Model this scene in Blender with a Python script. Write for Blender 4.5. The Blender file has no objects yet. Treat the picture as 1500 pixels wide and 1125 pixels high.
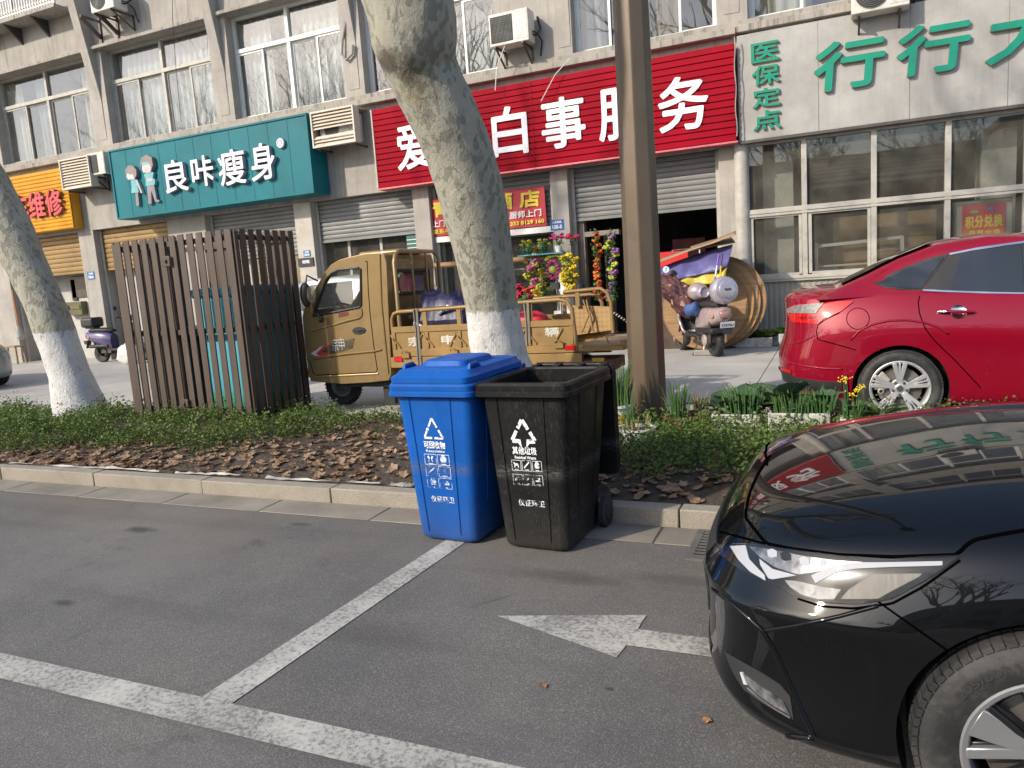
import bpy, bmesh, math, random
import numpy as np
from mathutils import Vector, Matrix, geometry, noise
from mathutils.bvhtree import BVHTree
R = math.radians
rnd = random.Random(7)
sc = bpy.context.scene
C = sc.collection

# ---------------------------------------------------------------- camera
W0, H0, FPX, EYE = 1500.0, 1125.0, 1083.0, 1.6
PITCH, ROLL, YAW = 0.14108931, -0.06975147, 0.41869619
_f = Vector((-math.sin(YAW) * math.cos(PITCH), math.cos(YAW) * math.cos(PITCH), -math.sin(PITCH)))
_r = Vector((math.cos(YAW), math.sin(YAW), 0))
_u = _r.cross(_f)
RX = math.cos(ROLL) * _r + math.sin(ROLL) * _u
UX = -math.sin(ROLL) * _r + math.cos(ROLL) * _u
cd = bpy.data.cameras.new('camera'); cam = bpy.data.objects.new('camera', cd); C.objects.link(cam)
cd.sensor_width = 36.0; cd.lens = 36.0 * FPX / W0; cd.clip_start = 0.05; cd.clip_end = 900
m3 = Matrix((RX, UX, -_f)).transposed()
cam.matrix_world = Matrix.Translation((0, 0, EYE)) @ m3.to_4x4()
sc.camera = cam
EYEV = Vector((0, 0, EYE))

def ray(px, py):
    return (RX * (px - W0 / 2) - UX * (py - H0 / 2) + _f * FPX).normalized()
def P(px, py, y):                       # a pixel of the photograph on the vertical plane y
    d = ray(px, py); return EYEV + d * (y / d.y)
def G(px, py, z=0.0):                   # a pixel of the photograph on the level plane z
    d = ray(px, py); return EYEV + d * ((z - EYE) / d.z)

# ---------------------------------------------------------------- light
SUNV = Vector((0.70, 1.0, -0.72))        # the way the light travels
SUN_EL = math.atan2(-SUNV.z, math.hypot(SUNV.x, SUNV.y))
sl = bpy.data.lights.new('sun', 'SUN'); sl.energy = 2.75; sl.angle = R(1.5); sl.color = (1.0, 0.91, 0.77)
so = bpy.data.objects.new('sun', sl); C.objects.link(so)
so.rotation_euler = SUNV.to_track_quat('-Z', 'Y').to_euler(); so.location = (-20, -20, 30)
wd = bpy.data.worlds.new('World'); sc.world = wd; wd.use_nodes = True
nt = wd.node_tree; sky = nt.nodes.new('ShaderNodeTexSky'); sky.sky_type = 'NISHITA'; sky.sun_disc = False
sky.sun_elevation = SUN_EL; sky.sun_rotation = math.atan2(-SUNV.x, -SUNV.y) % (2 * math.pi)
sky.air_density = 1.0; sky.dust_density = 1.6; sky.ozone_density = 1.0
bg = nt.nodes['Background']; nt.links.new(sky.outputs[0], bg.inputs[0]); bg.inputs[1].default_value = 0.15
sc.view_settings.view_transform = 'Standard'; sc.view_settings.look = 'None'
sc.view_settings.exposure = 0.66; sc.view_settings.gamma = 1.0
sc.cycles.max_bounces = 8; sc.cycles.transparent_max_bounces = 12

# ---------------------------------------------------------------- materials
def lin(c):                              # sRGB 0-255 -> linear
    return tuple(((v / 255) / 12.92 if v <= 10 else ((v / 255 + 0.055) / 1.055) ** 2.4) for v in c)
class NT:
    def __init__(s, name):
        s.m = bpy.data.materials.new(name); s.m.use_nodes = True; s.t = s.m.node_tree
        s.b = s.t.nodes['Principled BSDF']; s.out = s.t.nodes['Material Output']
    def n(s, typ, **kw):
        x = s.t.nodes.new('ShaderNode' + typ)
        for k, v in kw.items(): setattr(x, k, v)
        return x
    def l(s, a, b): s.t.links.new(a, b)
    def coord(s, stretch=(1, 1, 1), kind='Object', rot=(0, 0, 0)):
        tc = s.n('TexCoord'); mp = s.n('Mapping'); mp.inputs['Scale'].default_value = stretch; mp.inputs['Rotation'].default_value = rot
        s.l(tc.outputs[kind], mp.inputs[0]); return mp.outputs[0]
    def noise(s, co, scale, detail=4, rough=0.55, dist=0.0):
        x = s.n('TexNoise'); x.inputs['Scale'].default_value = scale; x.inputs['Detail'].default_value = detail
        x.inputs['Roughness'].default_value = rough; x.inputs['Distortion'].default_value = dist
        s.l(co, x.inputs['Vector']); return x.outputs['Fac']
    def voro(s, co, scale, feature='F1', out='Distance'):
        x = s.n('TexVoronoi', feature=feature); x.inputs['Scale'].default_value = scale
        s.l(co, x.inputs['Vector']); return x.outputs[out]
    def ramp(s, fac, stops, interp='LINEAR'):
        x = s.n('ValToRGB'); e = x.color_ramp; e.interpolation = interp
        while len(e.elements) < len(stops): e.elements.new(0.5)
        for el, (p, c) in zip(e.elements, stops):
            el.position = p; el.color = (*c, 1) if isinstance(c, tuple) else (c, c, c, 1)
        s.l(fac, x.inputs[0]); return x.outputs[0]
    def mix(s, fac, a, b, mode='MIX'):
        x = s.n('Mix', data_type='RGBA', blend_type=mode)
        for i, v in ((0, fac), (6, a), (7, b)):
            if isinstance(v, (int, float)): x.inputs[i].default_value = v
            elif isinstance(v, tuple): x.inputs[i].default_value = (*v, 1)
            else: s.l(v, x.inputs[i])
        return x.outputs[2]
    def math(s, op, a, b=0.0):
        x = s.n('Math', operation=op)
        for i, v in ((0, a), (1, b)):
            if isinstance(v, (int, float)): x.inputs[i].default_value = v
            else: s.l(v, x.inputs[i])
        return x.outputs[0]
    def xyz(s, co):
        x = s.n('SeparateXYZ'); s.l(co, x.inputs[0]); return x.outputs
    def col(s, v):
        if isinstance(v, tuple): s.b.inputs['Base Color'].default_value = (*v, 1)
        else: s.l(v, s.b.inputs['Base Color'])
    def rough(s, v):
        if isinstance(v, (int, float)): s.b.inputs['Roughness'].default_value = v
        else: s.l(v, s.b.inputs['Roughness'])
    def bump(s, h, strength=0.3, dist=0.01):
        x = s.n('Bump'); x.inputs['Strength'].default_value = strength; x.inputs['Distance'].default_value = dist
        s.l(h, x.inputs['Height']); s.l(x.outputs[0], s.b.inputs['Normal'])
    def set(s, **kw):
        for k, v in kw.items(): s.b.inputs[k.replace('_', ' ')].default_value = v
MATS = {}
def mat(name, col, rough=0.6, metal=0.0, col2=None, scale=3.0, var=0.16, bump=0.0, bscale=60, stretch=(1, 1, 1), lo=0.35, hi=0.7, spec=0.5, coat=0.0, dirt=None, dscale=2.0, dlo=0.55):
    if name in MATS: return MATS[name]
    n = NT(name); co = n.coord(stretch)
    a = tuple(v * (1 - var) for v in col); b = tuple(min(1, v * (1 + var)) for v in col)
    if col2: b = col2
    c = n.ramp(n.noise(co, scale, 6), [(lo, a), (hi, b)])
    if dirt: c = n.mix(n.ramp(n.noise(co, dscale, 8, 0.7), [(dlo, 0.0), (dlo + 0.2, 0.85)]), c, dirt)
    n.col(c); n.set(Metallic=metal, Specular_IOR_Level=spec, Coat_Weight=coat, Coat_Roughness=0.03)
    n.l(n.ramp(n.noise(co, scale * 2.3, 5), [(0.3, max(0.02, rough * 0.8)), (0.75, min(1, rough * 1.2))]), n.b.inputs['Roughness'])
    if bump: n.bump(n.noise(co, bscale, 5), bump, 0.01)
    MATS[name] = n.m; return n.m
def glassmat(name, tint=(0.85, 0.9, 0.9), base=0.22, gain=0.75, rough=0.01, film=(.02, .16), fcol=(.4, .38, .34)):
    n = NT(name); t = n.t; t.nodes.remove(n.b)
    tr = n.n('BsdfTransparent'); tr.inputs[0].default_value = (*tint, 1)
    gl = n.n('BsdfGlossy'); gl.inputs['Roughness'].default_value = rough; gl.inputs[0].default_value = (0.95, 0.97, 1, 1)
    co = n.coord()
    bp = n.n('Bump'); bp.inputs['Strength'].default_value = 0.025; bp.inputs['Distance'].default_value = 0.02
    n.l(n.noise(co, 1.3, 2), bp.inputs['Height']); n.l(bp.outputs[0], gl.inputs['Normal'])
    lw = n.n('LayerWeight'); lw.inputs[0].default_value = 0.5
    fac = n.math('ADD', n.math('MULTIPLY', n.math('POWER', lw.outputs['Facing'], 3.0), gain), base)
    mx = n.n('MixShader'); n.l(fac, mx.inputs[0]); n.l(tr.outputs[0], mx.inputs[1]); n.l(gl.outputs[0], mx.inputs[2])
    df = n.n('BsdfDiffuse'); df.inputs[0].default_value = (*fcol, 1)     # dust film
    m2 = n.n('MixShader'); n.l(n.ramp(n.noise(co, 2.2, 6), [(0.35, film[0]), (0.8, film[1])]), m2.inputs[0])
    n.l(mx.outputs[0], m2.inputs[1]); n.l(df.outputs[0], m2.inputs[2]); n.l(m2.outputs[0], n.out.inputs[0])
    return n.m

# ---------------------------------------------------------------- mesh builder
class MB:
    def __init__(s): s.v = []; s.f = []; s.m = []
    def add(s, v, f, m=0):
        o = len(s.v); s.v += [tuple(x) for x in v]; s.f += [tuple(i + o for i in q) for q in f]; s.m += [m] * len(f)
        return s
    def box(s, x0, x1, y0, y1, z0, z1, m=0):
        v = [(x, y, z) for z in (z0, z1) for y in (y0, y1) for x in (x0, x1)]
        return s.add(v, [(0, 2, 3, 1), (4, 5, 7, 6), (0, 1, 5, 4), (2, 6, 7, 3), (0, 4, 6, 2), (1, 3, 7, 5)], m)
    def bar(s, a, b, w, h, up=(0, 0, 1), m=0, w2=None, h2=None):
        a = Vector(a); b = Vector(b); d = (b - a).normalized(); u = Vector(up)
        if abs(d.dot(u)) > 0.98: u = Vector((1, 0, 0))
        r = d.cross(u).normalized(); u = r.cross(d)
        v = []
        for p, ww, hh in ((a, w, h), (b, w2 or w, h2 or h)):
            for i, j in ((-1, -1), (1, -1), (1, 1), (-1, 1)): v.append(p + r * i * ww / 2 + u * j * hh / 2)
        return s.add(v, [(0, 1, 2, 3), (7, 6, 5, 4), (0, 4, 5, 1), (1, 5, 6, 2), (2, 6, 7, 3), (3, 7, 4, 0)], m)
    def tube(s, pts, rad, n=8, m=0, cap=True, flat=1.0):
        pts = [Vector(p) for p in pts]
        if not isinstance(rad, (list, tuple)): rad = [rad] * len(pts)
        v = []; f = []; prev = None
        for i, p in enumerate(pts):
            d = (pts[min(i + 1, len(pts) - 1)] - pts[max(i - 1, 0)])
            d = d.normalized() if d.length > 1e-9 else Vector((0, 0, 1))
            if prev is None:
                r = d.orthogonal().normalized()
            else:
                r = prev - d * prev.dot(d); r = r.normalized() if r.length > 1e-6 else d.orthogonal().normalized()
            prev = r; u = d.cross(r)
            for k in range(n):
                a = 2 * math.pi * k / n; v.append(p + (r * math.cos(a) + u * math.sin(a) * flat) * rad[i])
        for i in range(len(pts) - 1):
            for k in range(n):
                a, b = i * n + k, i * n + (k + 1) % n; f.append((a, b, b + n, a + n))
        if cap:
            f.append(tuple(range(n - 1, -1, -1))); f.append(tuple((len(pts) - 1) * n + k for k in range(n)))
        return s.add(v, f, m)
    def lathe(s, prof, o=(0, 0, 0), ax=(0, 0, 1), n=24, m=0, cap=False, squash=None):
        o = Vector(o); ax = Vector(ax).normalized(); r = ax.orthogonal().normalized()
        if abs(ax.z) > 0.99: r = Vector((1, 0, 0))
        u = ax.cross(r); v = []; f = []
        for rr, h in prof:
            for k in range(n):
                a = 2 * math.pi * k / n; v.append(o + ax * h + (r * math.cos(a) + u * math.sin(a)) * rr)
        for i in range(len(prof) - 1):
            for k in range(n):
                a, b = i * n + k, i * n + (k + 1) % n; f.append((a, b, b + n, a + n))
        if cap:
            f.append(tuple(range(n - 1, -1, -1))); f.append(tuple((len(prof) - 1) * n + k for k in range(n)))
        return s.add(v, f, m)
    def plate(s, loops, to3, d, m=0):
        """polygon with holes (2-D loops) between depth 0 and d of the map to3(u, v, w)"""
        tri = geometry.tessellate_polygon([[Vector((a, b, 0)) for a, b in lp] for lp in loops])
        flat = [p for lp in loops for p in lp]; n = len(flat)
        v = [to3(a, b, 0) for a, b in flat] + [to3(a, b, d) for a, b in flat]
        f = [tuple(t) for t in tri] + [tuple(i + n for i in reversed(t)) for t in tri]
        o = 0
        for lp in loops:
            k = len(lp)
            for i in range(k):
                a, b = o + i, o + (i + 1) % k; f.append((a, b, b + n, a + n))
            o += k
        return s.add(v, f, m)
    def grid(s, rows, m=0, closed=False):
        n = len(rows[0]); v = [p for r_ in rows for p in r_]; f = []
        for i in range(len(rows) - 1):
            for k in range(n if closed else n - 1):
                a, b = i * n + k, i * n + (k + 1) % n; f.append((a, b, b + n, a + n))
        return s.add(v, f, m)
    def ball(s, o, r, nu=10, nv=6, m=0, sq=(1, 1, 1)):
        v = []; f = []
        for j in range(nv + 1):
            t = math.pi * j / nv
            for i in range(nu):
                a = 2 * math.pi * i / nu
                v.append((o[0] + r * sq[0] * math.sin(t) * math.cos(a), o[1] + r * sq[1] * math.sin(t) * math.sin(a), o[2] + r * sq[2] * math.cos(t)))
        for j in range(nv):
            for i in range(nu):
                a, b = j * nu + i, j * nu + (i + 1) % nu; f.append((a, a + nu, b + nu, b))
        return s.add(v, f, m)
    def xf(s, mx):
        s.v = [tuple(mx @ Vector(p)) for p in s.v]; return s
    def build(s, name, mats, parent=None, smooth=None, bevel=0.0, seg=2, world=None, sub=0, fix=True):
        """one mesh object; with a parent the mesh is in the parent's own space, or in world space when world is set"""
        me = bpy.data.meshes.new(name)
        off = Vector((0, 0, 0))
        if world is not None: off = world.location if hasattr(world, 'location') else Vector(world)
        me.from_pydata([(a - off.x, b - off.y, c - off.z) for a, b, c in s.v], [], s.f)
        if not isinstance(mats, (list, tuple)): mats = [mats]
        for q in mats: me.materials.append(q)
        if any(s.m): me.polygons.foreach_set('material_index', s.m)
        if fix:
            bm = bmesh.new(); bm.from_mesh(me); bmesh.ops.recalc_face_normals(bm, faces=bm.faces); bm.to_mesh(me); bm.free()
        if smooth is not None:
            me.shade_smooth()
            if smooth < 180: me.set_sharp_from_angle(angle=R(smooth))
        o = bpy.data.objects.new(name, me); C.objects.link(o)
        if parent is not None: o.parent = parent
        elif world is not None: o.location = off
        if bevel:
            b = o.modifiers.new('b', 'BEVEL'); b.width = bevel; b.segments = seg; b.limit_method = 'ANGLE'; b.angle_limit = R(40)
            if smooth is None:
                me.shade_smooth(); me.set_sharp_from_angle(angle=R(35)); b.harden_normals = False
        if sub:
            q = o.modifiers.new('s', 'SUBSURF'); q.levels = sub; q.render_levels = sub
        return o

def tag(o, label=None, cat=None, group=None, kind=None):
    if label: o['label'] = label
    if cat: o['category'] = cat
    if group: o['group'] = group
    if kind: o['kind'] = kind
    return o
def thing(name, label, cat, loc=(0, 0, 0), rz=0.0, group=None):
    o = bpy.data.objects.new(name, None); C.objects.link(o); o.empty_display_size = 0.2
    o.location = loc; o.rotation_euler = (0, 0, rz); return tag(o, label, cat, group)
def copy_tree(o, parent=None):
    kids = [c for c in list(bpy.data.objects) if c.parent == o]
    c = o.copy(); C.objects.link(c)
    if parent is not None: c.parent = parent
    for k in kids: copy_tree(k, c)
    return c

_txt = {}
def glyphs(body, shear=0.0):
    k = (body, shear)
    if k not in _txt:
        cu = bpy.data.curves.new('glyph', 'FONT'); cu.body = body; cu.resolution_u = 3; cu.shear = shear
        o = bpy.data.objects.new('glyph', cu); C.objects.link(o)
        dg = bpy.context.evaluated_depsgraph_get(); dg.update()
        me = bpy.data.meshes.new_from_object(o.evaluated_get(dg))
        v = [(q.co.x, q.co.y) for q in me.vertices]; f = [tuple(p.vertices) for p in me.polygons]
        bpy.data.objects.remove(o); bpy.data.curves.remove(cu); bpy.data.meshes.remove(me)
        _txt[k] = (v, f)
    return _txt[k]
def letter(mb, body, to3, u0, u1, v0, v1, depth, bold=0.0, m=0, shear=0.0):
    """text stretched into the box u0..u1, v0..v1 of the map to3(u, v, w), raised by depth"""
    v, f = glyphs(body, shear)
    if not v: return
    xs = [p[0] for p in v]; ys = [p[1] for p in v]
    sx = (u1 - u0 - 2 * bold) / max(1e-6, max(xs) - min(xs)); sy = (v1 - v0 - 2 * bold) / max(1e-6, max(ys) - min(ys))
    ed = {}
    for q in f:
        for i in range(len(q)):
            a, b = q[i], q[(i + 1) % len(q)]
            ed[(a, b)] = ed.get((a, b), 0) + 1
    border = [(a, b) for (a, b) in ed if (b, a) not in ed]
    offs = [(0, 0)] if not bold else [(bold * a, bold * b) for a, b in ((0, 0), (1, 0), (-1, 0), (0, 1), (0, -1), (.7, .7), (-.7, -.7), (.7, -.7), (-.7, .7))]
    for k, (ox, oy) in enumerate(offs):
        pts = [(u0 + bold + (p[0] - min(xs)) * sx + ox, v0 + bold + (p[1] - min(ys)) * sy + oy) for p in v]
        e = k * min(0.0006, depth * 0.03)
        n = len(pts)
        top = [to3(a, b, depth - e) for a, b in pts]; bot = [to3(a, b, 0.0) for a, b in pts]
        mb.add(top + bot, list(f) + ([(a, b, b + n, a + n) for a, b in border] if depth > 0.004 else []), m)
def wall_map(y):                         # a wall that faces the street: u = x, v = z, w towards the street
    return lambda u, v, w: (u, y - w, v)
# ================================================================ the setting: ground
FY = 14.5                                # the facade's outer plane
PZ = 0.12                                # top of kerb and plaza
def fx(x, y): return x * y / FY
def fz(z, y): return EYE + (z - EYE) * y / FY

def asphalt_mat():
    n = NT('asphalt'); co = n.coord(); b = n.voro(co, 170); s = n.noise(co, 420, 2)
    sp = n.ramp(n.mix(0.5, b, s), [(0.2, (0.066, 0.065, 0.065)), (0.5, (0.124, 0.121, 0.119)), (0.78, (0.245, 0.237, 0.228))])
    big = n.ramp(n.noise(co, 0.9, 6, 0.6), [(0.3, (0.72, 0.72, 0.74)), (0.7, (1.18, 1.15, 1.08))])
    c = n.mix(1.0, sp, big, 'MULTIPLY')
    # brownish dust near the gutter and dark oil spots
    y = n.xyz(co)[1]
    dust = n.math('MULTIPLY', n.ramp(y, [(0.0, 0.0), (1.0, 1.0)]), 1.0)
    dm = n.n('MapRange'); dm.inputs[1].default_value = 3.0; dm.inputs[2].default_value = 4.3; dm.inputs[3].default_value = 0.0; dm.inputs[4].default_value = 0.75
    n.l(y, dm.inputs[0])
    c = n.mix(n.math('MULTIPLY', dm.outputs[0], n.ramp(n.noise(co, 1.1, 6), [(0.38, 0.05), (0.62, 1.0)])), c, (0.155, 0.125, 0.092))
    ck = n.voro(n.mix(.22, co, n.n('TexNoise').outputs['Color']), .55, 'DISTANCE_TO_EDGE')
    ckm = n.math('MULTIPLY', n.ramp(ck, [(0.0, .6), (0.005, 0.0)]), n.ramp(n.noise(co, .8, 3), [(0.58, 0.0), (0.66, 1.0)]))
    c = n.mix(ckm, c, (0.03, 0.03, 0.03))
    lt = n.ramp(n.noise(co, 0.55, 7, 0.66), [(0.5, 0.0), (0.75, .45)]); c = n.mix(lt, c, (.23, .22, .205))
    oil = n.ramp(n.noise(co, 1.9, 8, 0.68), [(0.61, 0.0), (0.72, 0.65)])
    c = n.mix(oil, c, (0.035, 0.034, 0.035))
    trk = n.math('MULTIPLY', n.ramp(n.noise(n.coord((.12, 2.2, 1)), 1.6, 5), [(0.5, 0.0), (0.68, .3)]), 1.0); c = n.mix(trk, c, (.075, .072, .069))
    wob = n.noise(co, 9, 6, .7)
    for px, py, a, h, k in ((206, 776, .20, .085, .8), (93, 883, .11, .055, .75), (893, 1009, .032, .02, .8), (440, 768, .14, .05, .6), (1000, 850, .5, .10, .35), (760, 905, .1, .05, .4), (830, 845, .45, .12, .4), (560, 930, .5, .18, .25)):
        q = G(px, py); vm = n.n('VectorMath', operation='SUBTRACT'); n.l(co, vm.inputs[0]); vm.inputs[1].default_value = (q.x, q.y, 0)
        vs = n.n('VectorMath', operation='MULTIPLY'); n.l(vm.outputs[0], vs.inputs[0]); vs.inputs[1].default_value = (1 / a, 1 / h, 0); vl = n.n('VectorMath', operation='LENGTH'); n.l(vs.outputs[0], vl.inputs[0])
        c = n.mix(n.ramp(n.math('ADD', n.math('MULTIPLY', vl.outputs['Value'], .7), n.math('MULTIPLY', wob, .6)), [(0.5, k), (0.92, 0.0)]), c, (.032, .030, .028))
    n.col(c); n.rough(n.ramp(s, [(0.3, 0.75), (0.7, 0.95)])); n.bump(n.mix(0.6, b, s), 0.55, 0.006); return n.m
def paint_mat():
    n = NT('road_paint'); co = n.coord(); w = n.noise(co, 48, 8, 0.78); g = n.noise(co, 3.0, 5)
    m = n.ramp(n.mix(0.25, w, g), [(0.43, 0.0), (0.49, 0.75), (0.56, 1.0)])
    c = n.mix(m, (0.17, 0.165, 0.155), n.mix(n.ramp(g, [(0.3, 0.0), (0.7, 1.0)]), (0.33, 0.32, 0.295), (0.50, 0.485, 0.445)))
    n.col(c); n.rough(0.8); n.bump(n.noise(co, 150, 3), 0.3, 0.004); return n.m
def concrete_mat():
    n = NT('plaza_concrete'); co = n.coord()
    c = n.ramp(n.noise(co, 1.1, 8, 0.62), [(0.3, (0.36, 0.345, 0.315)), (0.7, (0.52, 0.495, 0.455))])
    c = n.mix(n.ramp(n.noise(co, 0.5, 4), [(0.45, 0.0), (0.65, 0.5)]), c, (0.37, 0.365, 0.355))
    c = n.mix(n.ramp(n.noise(n.coord((0.3, 4, 1)), 2.3, 6), [(0.56, 0.0), (0.7, 0.4)]), c, (0.27, 0.25, 0.22))
    n.col(c); n.rough(0.75); n.bump(n.noise(co, 90, 4), 0.25, 0.005); return n.m
def granite_mat():
    n = NT('kerb_granite'); co = n.coord(); v = n.noise(co, 120, 3, 0.8)
    c = n.ramp(v, [(0.3, (0.165, 0.145, 0.115)), (0.5, (0.305, 0.27, 0.22)), (0.7, (0.42, 0.375, 0.31))])
    z = n.xyz(co)[2]
    c = n.mix(n.ramp(n.noise(co, 3.5, 7, 0.65), [(0.46, 0.0), (0.68, 0.55)]), c, (0.19, 0.165, 0.13))
    n.col(c); n.rough(0.8); n.bump(v, 0.3, 0.004); return n.m
def soil_mat():
    n = NT('soil'); co = n.coord(); v = n.noise(co, 22, 8, 0.7)
    n.col(n.ramp(v, [(0.3, (.040, .030, .022)), (0.7, (.115, .085, .062))])); n.rough(0.95); n.bump(v, 0.9, 0.03); return n.m
M_ASPH, M_PAINT, M_CONC, M_GRAN, M_SOIL = asphalt_mat(), paint_mat(), concrete_mat(), granite_mat(), soil_mat()
M_JOINT = mat('joint_dirt', (0.06, 0.055, 0.05), 0.9)

b = MB(); b.add([(-400, -400, -.03), (400, -400, -.03), (400, 400, -.03), (-400, 400, -.03)], [(0, 1, 2, 3)])
tag(b.build('ground', mat('far_ground', (0.16, 0.15, 0.14), 0.9)), kind='structure')
b = MB(); b.grid([[(x, y, 0.0) for x in np.linspace(-60, 60, 25)] for y in np.linspace(-14, 4.13, 8)])
tag(b.build('road', M_ASPH), kind='structure')
# gutter pavers
b = MB(); x = -60.0
while x < 40:
    b.box(x + .006, x + .994, 4.125, 4.415, -.02, 0.006); x += 1.0
b.box(-60, 40, 4.12, 4.42, -.03, 0.002, 1)
tag(b.build('gutter', [mat('gutter_paver', (.225, .20, .165), .85, var=.25, scale=1.6, dirt=(.13, .11, .09), dscale=1.2, bump=.2, bscale=90), M_JOINT], bevel=.004, seg=1), kind='structure')
# kerb stones with open joints
b = MB(); x = -60.3; r2 = random.Random(3)
while x < 40:
    L = 1.32
    dz = r2.uniform(-.004, .004); dy = r2.uniform(-.005, .005)
    b.box(x + .005, x + L - .005, 4.42 + dy, 4.55 + dy, -.03, PZ + dz); x += L
b.box(-60, 40, 4.435, 4.56, -.04, PZ - .012, 1)
tag(b.build('kerb', [M_GRAN, M_JOINT], bevel=.008), kind='structure')
# planting strip: uneven soil
def soilz(x, y):
    t = min(1, max(0, (y - 4.56) / .5)); e = min(1, max(0, (7.0 - y) / .5))
    return PZ - .02 + .07 * t * e + .05 * (noise.noise(Vector((x * .9, y * 1.3, 1))) * .7 + noise.noise(Vector((x * 4, y * 4, 5))) * .3) * t * e
b = MB(); xs = np.linspace(-40, 30, 420); ys = np.linspace(4.552, 7.02, 34)
b.grid([[(x, y, soilz(x, y)) for x in xs] for y in ys])
tag(b.build('planting_soil', M_SOIL, smooth=180), kind='structure')
# plaza slabs
b = MB(); xj = [-60, -34, -28, -22.5, -17.5, -13, -9.2, -6.4, -3.6, -.9, 2.0, 5, 9, 14, 30, 60]; yj = [7.1, 9.1, 11.3, 13.2, 19]
for i in range(len(xj) - 1):
    for j in range(len(yj) - 1):
        b.box(xj[i] + .006, xj[i + 1] - .006, yj[j] + .006, yj[j + 1] - .006, -.02, PZ)
b.box(-60, 60, 7.1, 19, -.03, PZ - .012, 1)
tag(b.build('plaza', [M_CONC, M_JOINT]), kind='structure')
b = MB(); b.box(-60, 60, 6.98, 7.095, -.02, PZ + .004)
tag(b.build('plaza_edging', M_GRAN, bevel=.006), kind='structure')
# paved strip of small setts by the left tree
b = MB()
for i in range(60):
    for j in range(4):
        x0 = -16.5 + i * .12 + (j % 2) * .06; b.box(x0, x0 + .11, 7.2 + j * .12, 7.31 + j * .12, PZ - .01, PZ + .012)
tag(b.build('path', mat('sett', (.3, .28, .25), .85, var=.3, scale=9), bevel=.006, seg=1), kind='structure')

# painted parking marks
def sheet(name, pts, z):
    b = MB(); n = len(pts); b.add([(x, y, z) for x, y in pts], [tuple(range(n))]); return tag(b.build(name, M_PAINT), kind='structure')
sheet('parking_line', [(-30, 1.865), (20, 1.865), (20, 2.025), (-30, 2.025)], .004)
sheet('bay_line', [(-2.38, 2.027), (-2.22, 2.027), (-2.115, 4.0), (-2.255, 4.0)], .004)
tri = [G(728, 903), G(947, 902), G(925, 937), G(903, 964)]
sheet('arrow_head', [(p.x, p.y) for p in tri], .004)
sheet('arrow_stem', [(-.838, 2.905), (1.4, 2.905), (1.4, 3.06), (-.858, 3.06)], .005)
# ================================================================ the building
def facade_mat(name='facade_render', base=(.36, .335, .305), dark=(.15, .132, .11), k=1.0):
    n = NT(name); co = n.coord()
    c = n.ramp(n.noise(co, 1.4, 8, 0.65), [(0.28, tuple(v * .72 for v in base)), (0.72, tuple(min(1, v * 1.12) for v in base))])
    st = n.noise(n.coord((3.2, 3.2, 0.22)), 3.0, 7, 0.72)
    c = n.mix(n.ramp(st, [(0.5, 0.0), (0.72, 0.7 * k)]), c, dark)
    c = n.mix(n.ramp(n.noise(co, 6, 8, 0.75), [(0.6, 0.0), (0.72, 0.4 * k)]), c, dark)
    n.col(c); n.rough(0.88); n.bump(n.noise(co, 40, 5), 0.25, 0.01); return n.m
M_FAC = facade_mat(); M_PIL = facade_mat('pilaster_paint', (.39, .36, .325), (.19, .165, .14), .7)
M_LEDGE = facade_mat('ledge_concrete', (.36, .33, .29), (.07, .06, .05), 1.3)
M_ALU = mat('window_aluminium', (.41, .385, .34), .45, .0, var=.12, scale=5, dirt=(.22, .2, .17), dscale=6)
M_PVC = mat('window_pvc', (.68, .67, .64), .4, var=.06, dirt=(.4, .37, .32), dscale=5, dlo=.6)
M_GLASS = glassmat('window_glass', (.74, .78, .78), .12, .6)
M_GLASSD = glassmat('shop_glass', (.60, .62, .60), .08, .45, .01, (.08, .26), (.36, .33, .27))
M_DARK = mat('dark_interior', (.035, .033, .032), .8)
M_SHUT = mat('grey_shutter', (.19, .19, .187), .55, .1, var=.1, scale=1.5, dirt=(.14, .13, .12), dscale=1.3)
M_SHUTB = mat('brown_shutter', (.27, .17, .065), .5, .2, var=.2, scale=2, dirt=(.13, .08, .04))
M_STEEL = mat('painted_steel', (.10, .09, .085), .5, .5, dirt=(.2, .09, .04), dscale=7)

bld = thing('building', 'long cream two-storey shop building behind the plaza with grimy windows over shop signs', 'building', (-8, FY, PZ))
def BP(mb, name, mats, parent=bld, **kw): return mb.build(name, mats, parent, world=bld, **kw)
# walls
b = MB()
b.box(-34, 16, FY, 15.1, 3.72, 5.62)
b.box(-34, 16, FY, 15.1, 8.22, 9.75)
b.box(-34, 16, FY, 15.1, 12.3, 13.1)
b.box(-34, 16, 18.4, 18.8, -.02, 12.3)
for z in (3.6, 8.2, 12.2): b.box(-34, 16, 15.1, 18.4, z, z + .12)
b.box(-34.3, -34, FY, 18.8, 0, 13.1); b.box(16, 16.3, FY, 18.8, 0, 13.1)
BP(b, 'wall', M_FAC)
b = MB(); b.box(-34, -1.6, 14.33, FY, 5.60, 5.72); b.box(-1.6, 16, 14.36, FY, 5.62, 5.74)
b.box(-34, 16, 14.44, FY + .2, 5.722, 5.84)
BP(b, 'ledge', M_LEDGE, bevel=.01)
b = MB(); b.box(-34, 16, 14.36, FY, 8.22, 8.30); BP(b, 'cornice', M_LEDGE, bevel=.01)
WINS = [(-30.6, -26.9), (-26.4, -22.6), (-22.04, -18.12), (-17.5, -13.82), (-13.25, -10.02), (-9.5, -6.27), (-4.67, -1.94), (-1.41, 2.1), (2.7, 6.4), (7, 10.6), (11.2, 15)]
b = MB(); prev = -34
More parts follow.
